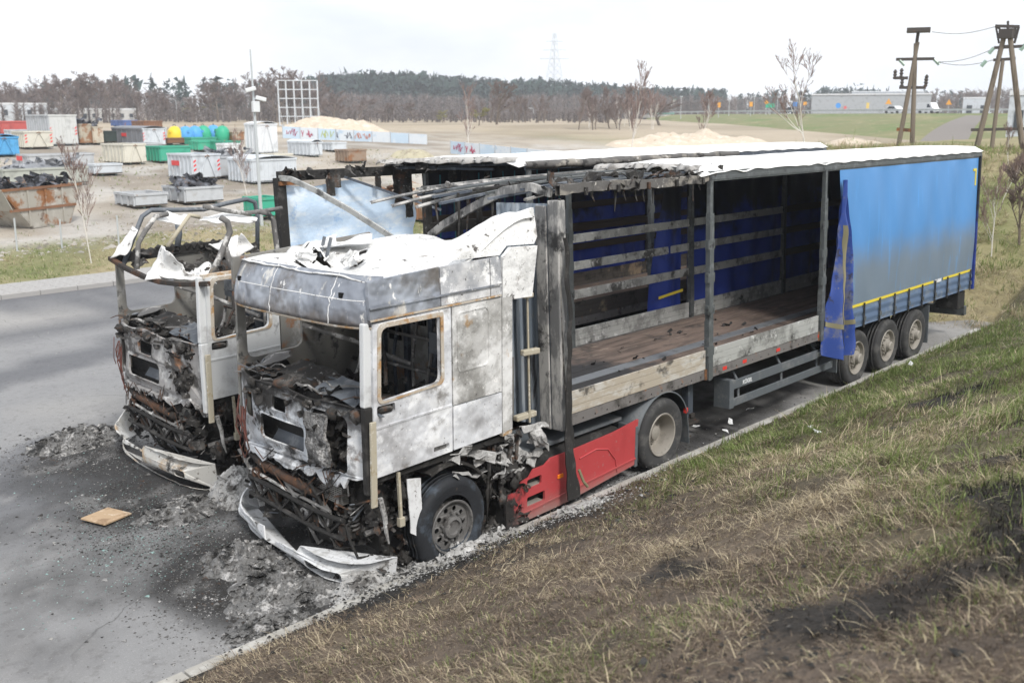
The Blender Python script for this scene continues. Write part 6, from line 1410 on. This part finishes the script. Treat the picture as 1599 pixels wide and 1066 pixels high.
for i, (px, py, ty) in enumerate([(1560,330,235),(1585,300,215),(1548,400,255),(1592,380,240),(1575,260,190)]):
    tree('bare_bush', ['spindly dry bush behind the blue trailer','tangle of dry stems under the twin pole','thin leafless sapling by the trailer rear','leafless sapling on the rough grass','dry thicket at the crest of the rough grass'][i], px, py, ty, 'bare' if i % 2 else 'birch', 60+i, wide=.8)
# ---- far forest on the hill: reads as one mass
def forest(name, label, px0, px1, basey, topf, n, dist, kind, seed):
    r = np.random.default_rng(seed); V = []; F = []; K = []; o = 0
    for i in range(n):
        px = r.uniform(px0, px1); d = dist*r.uniform(.86, 1.22); c = Vector(CAM); ry = ray(px, basey); fl = math.hypot(ry.x, ry.y); gx, gy = c.x+ry.x/fl*d, c.y+ry.y/fl*d; gz = float(H(gx, gy))-.3
        dep = (Vector((gx, gy, 0))-c).dot(fwd); ty = topf(px)+r.uniform(-2.0, 10); zt = c.z+(178-ty)/FPX*dep*1.0; h = zt-gz
        if kind == 'pine':
            col = np.array([.030,.052,.040])*r.uniform(.7, 1.5)+np.array([0,0,.006]); w_ = h*r.uniform(.13, .2)
            for k in range(46):
                t = r.uniform(.25, 1.0); rad = w_*(1.06-t)**.5*r.uniform(.2, 1.1); a = r.uniform(0, 6.28); p = np.array([gx+rad*math.cos(a), gy+rad*math.sin(a), gz+h*t]); s = h*.05*r.uniform(.6, 1.4)
                V += [p+r.normal(0, s, 3), p+r.normal(0, s, 3), p+r.normal(0, s, 3)*np.array([1,1,1.3])]; F.append((o, o+1, o+2)); K += [col]*3; o += 3
            V += [np.array([gx-.12, gy, gz]), np.array([gx+.12, gy, gz]), np.array([gx, gy, gz+h*.9])]; F.append((o, o+1, o+2)); K += [np.array([.10,.075,.055])]*3; o += 3
        else:
            col = np.array([.155,.13,.122])*r.uniform(.75, 1.3); w_ = h*.22
            V += [np.array([gx-.15, gy, gz]), np.array([gx+.15, gy, gz]), np.array([gx, gy, gz+h])]; F.append((o, o+1, o+2)); K += [np.array([.34,.31,.30]) if r.random() < .35 else col]*3; o += 3
            for k in range(70):
                t = r.uniform(.02, 1); p = np.array([gx, gy, gz+h*t*.8]); q = p+np.array([r.normal(0, w_*.6), r.normal(0, w_*.6), h*r.uniform(.06, .22)]); e = np.array([r.normal(0, .11), r.normal(0, .11), .08])*(d/250)
                V += [p, p+e, q]; F.append((o, o+1, o+2)); K += [col]*3; o += 3
    ob = np_mesh(name, np.array(V), [np.array(F)], M('forest_mass', (0,0,0), .9, attr='col'), 'stuff', np.array(K), smooth=False); ob['label'] = label; ob['category'] = 'forest'; return ob
def interp(pts): xs_ = [p[0] for p in pts]; ys_ = [p[1] for p in pts]; return lambda x: float(np.interp(x, xs_, ys_))
forest('far_forest', 'dark conifer forest on the far hill', 480, 1130, 178, interp([(480,128),(520,120),(620,118),(700,124),(800,130),(860,128),(900,134),(1010,140),(1130,142)]), 1500, 430, 'pine', 3)
forest('far_forest', 'purple-brown leafless woodland below the conifers', 460, 1150, 180, interp([(460,138),(600,142),(720,146),(860,142),(1000,144),(1150,148)]), 800, 330, 'bare', 4)
forest('far_forest', 'mixed woodland behind the motorway warehouse', 1130, 1900, 178, interp([(1130,146),(1270,148),(1330,140),(1420,146),(1500,138),(1600,130),(1900,130)]), 420, 420, 'bare', 5)
forest('far_forest', 'scattered pines behind the motorway', 1150, 1500, 178, interp([(1150,146),(1300,140),(1340,137),(1420,147),(1500,143)]), 160, 450, 'pine', 6)
forest('far_forest', 'woodland behind the belt of bare trees', -300, 500, 180, interp([(-300,140),(0,140),(60,132),(120,124),(200,126),(300,150),(420,132),(500,126)]), 620, 300, 'bare', 7)
forest('far_forest', 'dark conifers standing among the bare trees', 40, 480, 179, interp([(40,140),(60,130),(110,126),(200,124),(330,124),(360,128),(480,128)]), 60, 290, 'pine', 8)
forest('scrub_belt', 'brown leafless scrub at the far edge of the yard', 430, 960, 184, interp([(430,160),(520,162),(600,166),(700,170),(800,172),(900,166),(960,160)]), 420, 215, 'bare', 9)
forest('scrub_belt', 'brown leafless scrub under the belt of bare trees', -200, 440, 184, interp([(-200,150),(0,158),(120,150),(240,158),(330,165),(440,156)]), 420, 215, 'bare', 10)
forest('far_forest', 'bare woodland running on beyond the low white building', -1500, -280, 180, interp([(-1500,140),(-700,130),(-280,138)]), 420, 280, 'bare', 17)
# ---- pylon
c = Vector(CAM); ry = ray(865, 178); fl = math.hypot(ry.x, ry.y); pg = Vector((c.x+ry.x/fl*420, c.y+ry.y/fl*420, 3.0)); k_ = FPX/((pg-c).dot(fwd)); hp_ = (190-62)/k_
t = thing('power_pylon', 'tall pale lattice power pylon above the far forest', 'pylon', pg); m_pyl = M('pylon_steel', (.66,.70,.74), .6)
def pyw(z): return 4.2*(1-z/hp_)**1.3+.5
for sx, sy in ((-1,-1),(1,-1),(1,1),(-1,1)):
    MB().tube([pg+Vector((sx*pyw(z), sy*pyw(z), z)) for z in np.linspace(0, hp_, 8)], .14, 4).build('pylon_leg', m_pyl, t)
b = MB()
for i in range(12):
    z0, z1 = hp_*i/12, hp_*(i+1)/12
    for s1, s2 in (((-1,-1),(1,-1)), ((1,-1),(1,1)), ((1,1),(-1,1)), ((-1,1),(-1,-1))):
        b.bar(pg+Vector((s1[0]*pyw(z0), s1[1]*pyw(z0), z0)), pg+Vector((s2[0]*pyw(z1), s2[1]*pyw(z1), z1)), .1); b.bar(pg+Vector((s2[0]*pyw(z0), s2[1]*pyw(z0), z0)), pg+Vector((s1[0]*pyw(z1), s1[1]*pyw(z1), z1)), .1)
b.build('lattice', m_pyl, t, kind='stuff')
for zf, wv in ((.70, 6), (.80, 4.8), (.90, 3.6)): MB().bar(pg+Vector((.69*wv, -.72*wv, hp_*zf)), pg+Vector((-.69*wv, .72*wv, hp_*zf)), .35).build('cross_arm', m_pyl, t)
# ---- motorway bank
m_bankg = M('motorway_bank_grass', (.17,.175,.07), .95, layers=[((.25,.225,.11), .05, .50, .66), ((.12,.17,.045), .11, .48, .64), ((.34,.29,.18), .5, .56, .7)], bump=(3, .5, .1))
def far_at(px, py, d):
    ry = ray(px, py); fl = math.hypot(ry.x, ry.y); return Vector(CAM)+ry*(d/fl)
b0 = [(far_at(px, 178, d), zt) for px, d, zt in ((1010, 285, 4.2), (1050, 265, 4.6), (1130, 245, 4.75), (1300, 215, 4.82), (1500, 195, 4.86), (1700, 185, 4.9), (2100, 180, 4.9))]
b = MB()
def bankf(u, v):
    s = u*(len(b0)-1); i = min(int(s), len(b0)-2); f = s-i; p = b0[i][0]*(1-f)+b0[i+1][0]*f; zt = b0[i][1]*(1-f)+b0[i+1][1]*f
    dr = (p-Vector(CAM)); dr.z = 0; dr.normalize(); p = p-dr*52*(1-v)*(1 if i else f*.8+.2); z0 = float(H(p.x, p.y))-.2
    return (p.x, p.y, z0+(zt-z0)*v+.15*mnoise.noise(Vector((p.x*.2, p.y*.2, v*3)))*math.sin(v*PI))
b.grid(bankf, 60, 10).build('motorway_bank', m_bankg, kind='structure', smooth=True)
m_tar = M('motorway_asphalt', (.22,.22,.225), .9)
def mwf(u, v):
    x, y, z = bankf(u, 1.0); dr = Vector((x-CAM[0], y-CAM[1], 0)).normalized(); return (x+dr.x*24*v, y+dr.y*24*v, z+.02)
MB().grid(mwf, 60, 2).build('motorway', m_tar, kind='structure')
def on_mw(px, back):
    best = min((abs(((Vector(mwf(u, 0))-Vector(CAM)).dot(_r)/(Vector(mwf(u, 0))-Vector(CAM)).dot(fwd))*FPX+PW/2-px), u) for u in np.linspace(0, 1, 400))[1]
    return Vector(mwf(best, back))
gr = thing('guard_rail', 'long grey guard rail along the motorway', 'guard rail', on_mw(1200, 0))
pr_ = [Vector(mwf(u, .02)) for u in np.linspace(.15, .95, 40)]
for p, q in zip(pr_[:-1], pr_[1:]): MB().bar(p+Vector((0,0,.62)), q+Vector((0,0,.62)), .06, .32).build('rail', p_grey, gr)
for p in pr_: MB().bar(p-Vector((0,0,.2)), p+Vector((0,0,.8)), .1).build('rail_post', p_grey, gr)
# bridge at the left end of the bank
bg_ = on_mw(1018, 0); t = thing('road_bridge', 'small concrete road bridge with green parapet', 'bridge', bg_)
e0, e1 = far_at(1012, 178, 288), far_at(1052, 178, 264); e0.z = e1.z = 4.15
MB().bar(e0, e1, 5, .8).build('deck', paint('concrete', (.55,.54,.52), 0), t); MB().bar(e0+Vector((0,0,.75)), e1+Vector((0,0,.75)), .3, .35).build('parapet', paint('parapet_green', (.16,.36,.28), 0), t)
MB().bar(e0-Vector((0,0,2)), e0+Vector((0,0,.2)), 3).build('abutment', paint('concrete', (.55,.54,.52), 0), t)
# warehouse and other buildings
def block_building(name, label, px0, px1, topy, d, dep, wall, roofm, base=1.5, wins=0):
    a, c = far_at(px0, 178, d), far_at(px1, 178, d); dv = (c-a); nr = Vector((-dv.y, dv.x, 0)).normalized(); nr = nr if nr.dot(a-Vector(CAM)) > 0 else -nr
    mid = (a+c)/2; zt = CAM[2]+(178-topy)/FPX*((mid-Vector(CAM)).dot(fwd)); t = thing(name, label, 'building', Vector((mid.x, mid.y, base)))
    lo = [Vector((p.x, p.y, base)) for p in (a, c, c+nr*dep, a+nr*dep)]; hi = [Vector((p.x, p.y, zt)) for p in (a, c, c+nr*dep, a+nr*dep)]
    MB().add(lo+hi, [(0,1,5,4),(1,2,6,5),(2,3,7,6),(3,0,4,7)]).build('wall', wall, t)
    cen = sum(hi, Vector())/4; hr = [p+(p-cen)*.012+Vector((0,0,.03)) for p in hi]; MB().add(hr+[p+Vector((0,0,.35)) for p in hr], [(0,3,2,1),(4,5,6,7),(0,1,5,4),(1,2,6,5),(2,3,7,6),(3,0,4,7)]).build('roof', roofm, t)
    for i in range(wins):
        p = a+dv*((i+.3)/wins); q = a+dv*((i+.7)/wins); f = -nr*.06; z1 = zt-(zt-base)*.22; z0 = zt-(zt-base)*.50
        w_ = MB().add([Vector((s.x, s.y, z))+f for z in (z0, z1) for s in (p, q)], [(0,1,3,2)]).build('window', M('dark_window', (.05,.06,.07), .2), t)
        MB().bar(Vector((p.x, p.y, z0))+f*1.5, Vector((q.x, q.y, z0))+f*1.5, .12).build('sill', p_lgrey, w_)
    return t
p_ware = paint('warehouse', (.36,.385,.41), 0)
block_building('warehouse', 'long grey warehouse beyond the motorway', 1266, 1452, 149, 300, 40, p_ware, p_white, 2, 0)
block_building('warehouse', 'pale grey warehouse with white roof edge behind the first', 1328, 1440, 145, 345, 30, p_lgrey, p_white, 2, 0)
block_building('white_shed', 'small white shed near the twin power pole', 1502, 1545, 155, 225, 6, p_lgrey, p_white, 2, 2)
block_building('white_hall', 'pale hall with green band beside the gravel track', 1574, 1680, 150, 80, 12, p_lgrey, p_white, 1.5, 3)
block_building('low_building', 'low white building with dark windows behind red box', -60, 75, 164, 205, 10, p_lgrey, p_white, 2.5, 7)
block_building('low_building', 'long low building seen between the bare trees', 80, 212, 172, 215, 10, paint('offwhite', (.55,.55,.54), 0), p_white, 2.5, 9)
block_building('farmhouse', 'tiny house with pale roof beyond the bridge', 1042, 1056, 156, 330, 8, p_cream, p_green, 3, 2)
# gravel track climbing at the right
MB().grid(lambda u, v: tuple(Vector((0,0,0))+far_at(1448+62*u+(52-40*u)*v, 0, 62+58*u)*Vector((1,1,0)).x) if False else (lambda p: (p.x, p.y, 3.2+1.4*u))(far_at(1440+70*u+(75-45*u)*v, 178, 62+60*u)), 16, 6).build('gravel_track', M('gravel_track', (.21,.19,.175), .95, bump=(5, .5, .05)), kind='structure')
# ---- vehicles on the motorway
m_carw = M('white_car_paint', (.75,.76,.77), .3); m_carglass = M('car_glass', (.03,.04,.05), .1); m_cartyre = M('car_tyre', (.02,.02,.02), .8)
def car(px, label, mat, van=False):
    p = on_mw(px, .25); dr = (Vector(mwf(.6, 0))-Vector(mwf(.5, 0))).normalized(); t = thing('car' if not van else 'van', label, 'car' if not van else 'van', p, world=False); t.rotation_euler = (0, 0, math.atan2(dr.y, dr.x))
    h = 2.0 if van else 1.45; prof = [(-2.2,.35),(2.2,.35),(2.25,.75),(1.5,.95),(.9,h-.05),(.6,h),(-1.9,h),(-2.2,1.0)] if van else [(-2.1,.32),(2.1,.32),(2.15,.7),(1.2,.9),(.55,h-.05),(-.9,h),(-1.5,.98),(-2.1,.9)]
    MB().plate(prof, [], lambda u, v, d: (u, -.85+d, v), 1.7).build('body', mat, t, bevel=.05)
    for s in (-1, 1): MB().plate([(a*.86-.02, b) for a, b in prof if b > .88 and b < h+.1] if not van else [(.2,1.1),(1.15,1.1),(.75,h-.15),(.2,h-.15)], [], lambda u, v, d, s=s: (u*.9, s*.862+d, .88+(v-.88)*.85), .01).build('side_window', m_carglass, t)
    for x in (-1.3, 1.35):
        for s in (-1, 1): MB().lathe([(0, -.1), (.32, -.1), (.32, .1), (0, .1)], (x, s*.8, .32), 'Y', 12).build('wheel', m_cartyre, t)
car(1451, 'white van with blue stripe driving on the motorway', m_carw, True); car(1396, 'white car on the motorway beyond the leaning pole', m_carw)
o = car(1240, 'dark car far along the motorway', M('dark_car_paint', (.06,.065,.07), .3))
# ---- traffic signs
def sign(px, py, label, shape, col, w_=1.2, h_=None, d=225, name='traffic_sign'):
    p = far_at(px, 178, d); s_ = FPX/((p-Vector(CAM)).dot(fwd)); z = CAM[2]+(178-py)/s_; t = thing(name, label, 'sign', Vector((p.x, p.y, 3.5)))
    MB().bar(Vector((p.x, p.y, 3.5)), Vector((p.x, p.y, z+.3)), .1).build('post', p_grey, t)
    if shape == 'round': pts = circ(w_/2, 16)
    elif shape == 'tri': pts = [(-w_/2, -w_*.4), (w_/2, -w_*.4), (0, w_*.5)]
    elif shape == 'dia': pts = circ(w_*.62, 4)
    else: pts = [(-w_/2, -(h_ or w_)/2), (w_/2, -(h_ or w_)/2), (w_/2, (h_ or w_)/2), (-w_/2, (h_ or w_)/2)]
    dr = (p-Vector(CAM)); dr.z = 0; dr.normalize(); rt = Vector((dr.y, -dr.x, 0))
    MB().plate(pts, [], lambda u, v, dd: p*Vector((1,1,0)).x*0+Vector((p.x, p.y, z))+rt*u+Vector((0,0,v))-dr*(.12+dd), .04).build('sign_face', M('sign_'+shape+str(col), col, .5), t)
ORANGE = (.80,.36,.03)
sign(1202, 165, 'green direction sign beside the motorway', 'rect', (.03,.42,.26), 1.9, .9); sign(1172, 163, 'yellow square sign left of the green direction sign', 'rect', ORANGE, .7, 1.0); sign(1196, 160, 'orange warning sign above the green direction sign', 'dia', ORANGE, .8)
sign(1241, 163, 'small blue sign between motorway lamps', 'rect', (.06,.25,.65), .9); sign(1256, 162, 'small orange sign beside the slender birch', 'rect', ORANGE, .7); sign(1308, 165, 'round blue sign before the warehouse', 'round', (.06,.30,.72), 1.1)
sign(1319, 168, 'small round red sign before the warehouse', 'round', (.65,.15,.15), .7); sign(1354, 165, 'yellow sign before the warehouse reddish trees', 'rect', (.75,.55,.15), .6, 1.2); sign(1386, 159, 'big orange triangle sign left of the leaning pole', 'tri', ORANGE, 1.3); sign(1480, 160, 'orange triangle sign right of the white van', 'tri', ORANGE, 1.2); sign(1122, 164, 'orange sign beyond the forked birch', 'rect', ORANGE, .7, 1.1)
for px in (1138, 1106, 1063, 1177, 1213): 
    p = far_at(px, 178, 232); t = thing('motorway_lamp', 'thin grey lamp mast along the motorway', 'street lamp', Vector((p.x, p.y, 3.5)), 'lamp masts along the motorway')
    MB().tube([Vector((p.x, p.y, 3.5)), Vector((p.x, p.y, 8.6))], [.09,.05], 6).build('pole', m_galv, t); MB().obox(Vector((p.x, p.y, 8.6)), .7, .3, .15).build('lamp_head', p_lgrey, t)
# ---- wooden power poles
m_pole = M('weathered_pole', (.20,.165,.13), .9, layers=[((.10,.08,.06), 3, .5, .66, dict(stretch=(1,1,.2)))]); m_iron = M('dark_iron', (.07,.06,.055), .7, layers=[(RUST, 3, .6, .7, dict(amount=.6))]); m_ins = M('glass_insulator', (.30,.42,.36), .3)
def pp(px, py, d): return far_at(px, py, d)
DP = 46.0
g = pp(1400, 235, DP); t = thing('power_pole', 'leaning pair of wooden poles with a flat platform on top', 'power pole', Vector((g.x, g.y, g.z-1)))
for (a, c) in (((1397,240),(1433,66)), ((1423,240),(1430,68))): MB().tube([pp(a[0], a[1]+20, DP), pp(c[0], c[1], DP)], [.115,.085], 8).build('pole', m_pole, t)
MB().bar(pp(1431,70,DP), pp(1434,50,DP), .1).build('stub_mast', m_iron, t); MB().bar(pp(1416,48,DP), pp(1453,47,DP), .9, .16).build('top_platform', m_iron, t)
for (a, c) in (((1399,93),(1459,92)), ((1396,122),(1418,122)), ((1404,137),(1446,137))): MB().bar(pp(*a, DP), pp(*c, DP), .12).build('cross_arm', m_iron, t)
for px, py in ((1397,118),(1407,116),(1408,130),(1446,126),(1445,130)): MB().lathe([(.05, 0), (.09, .05), (.05, .12), (.09, .18), (.05, .25), (.09, .3), (.03, .4)], pp(px, py+6, DP), 'Z', 8).build('insulator', m_iron, t)
for px, py in ((1405,97),(1459,96)): MB().tube([pp(px, py-3, DP), pp(px+8, py+5, DP)], .08, 6).build('insulator_string', m_ins, t)
MB().bar(pp(1400,202,DP), pp(1426,204,DP), .14).build('tie_beam', m_rust, t)
D2 = 44.0; g = pp(1550, 235, D2); t = thing('power_pole', 'tall three-legged wooden pole frame with iron crosshead', 'power pole', Vector((g.x, g.y, g.z-1)))
for (a, c, r_) in (((1518,240),(1570,48),.12), ((1600,240),(1576,46),.12), ((1545,240),(1566,94),.09)): MB().tube([pp(a[0], a[1]+20, D2), pp(c[0], c[1], D2)], [r_, r_*.8], 8).build('pole', m_pole, t)
for (a, c) in (((1554,41),(1592,42)), ((1552,75),(1605,72)), ((1551,94),(1586,92)), ((1559,57),(1589,57)), ((1516,203),(1605,201)), ((1562,73),(1583,73))): MB().bar(pp(*a, D2), pp(*c, D2), .11).build('cross_arm', m_iron, t)
for (a, c) in (((1555,41),(1560,68)), ((1591,42),(1584,68)), ((1574,46),(1574,33)), ((1556,42),(1570,52)), ((1589,42),(1576,52))): MB().bar(pp(*a, D2), pp(*c, D2), .07).build('crosshead_brace', m_iron, t)
MB().obox(pp(1573, 53, D2), .5, .5, .35).build('crosshead', m_iron, t)
for px, py in ((1548,80),(1597,75),(1536,100)): MB().tube([pp(px+4, py-5, D2), pp(px-4, py+4, D2)], .08, 6).build('insulator_string', m_ins, t)
for i, (a, c) in enumerate((((1455,50),(1554,42)), ((1463,97),(1552,76)), ((1463,97),(1551,94)))):
    p, q = pp(*a, DP), pp(*c, D2); o = MB().tube([p+(q-p)*k/8-Vector((0,0,.16*math.sin(PI*k/8))) for k in range(9)], .010, 4).build('power_line', m_iron); tag(o, ['power line strung between the two wooden pole frames, uppermost wire', 'power line from the middle cross arm of the leaning pair', 'power line sagging lowest between the two wooden pole frames'][i], 'cable')
# ================================================================== HAZE
hz = MB().box(-1100, 1100, -1100, 1100, -2.5, 56).build('haze', None, kind='stuff'); hz['label'] = 'thin pale haze over the whole place'
hm = bpy.data.materials.new('haze_air'); hm.use_nodes = True; hn = hm.node_tree; hn.nodes.clear()
ho = hn.nodes.new('ShaderNodeOutputMaterial'); hv = hn.nodes.new('ShaderNodeVolumePrincipled'); hv.inputs['Color'].default_value = (.86, .91, 1, 1); hv.inputs['Density'].default_value = .0006; hv.inputs['Anisotropy'].default_value = .2
hn.links.new(hv.outputs[0], ho.inputs['Volume']); hz.data.materials.append(hm)
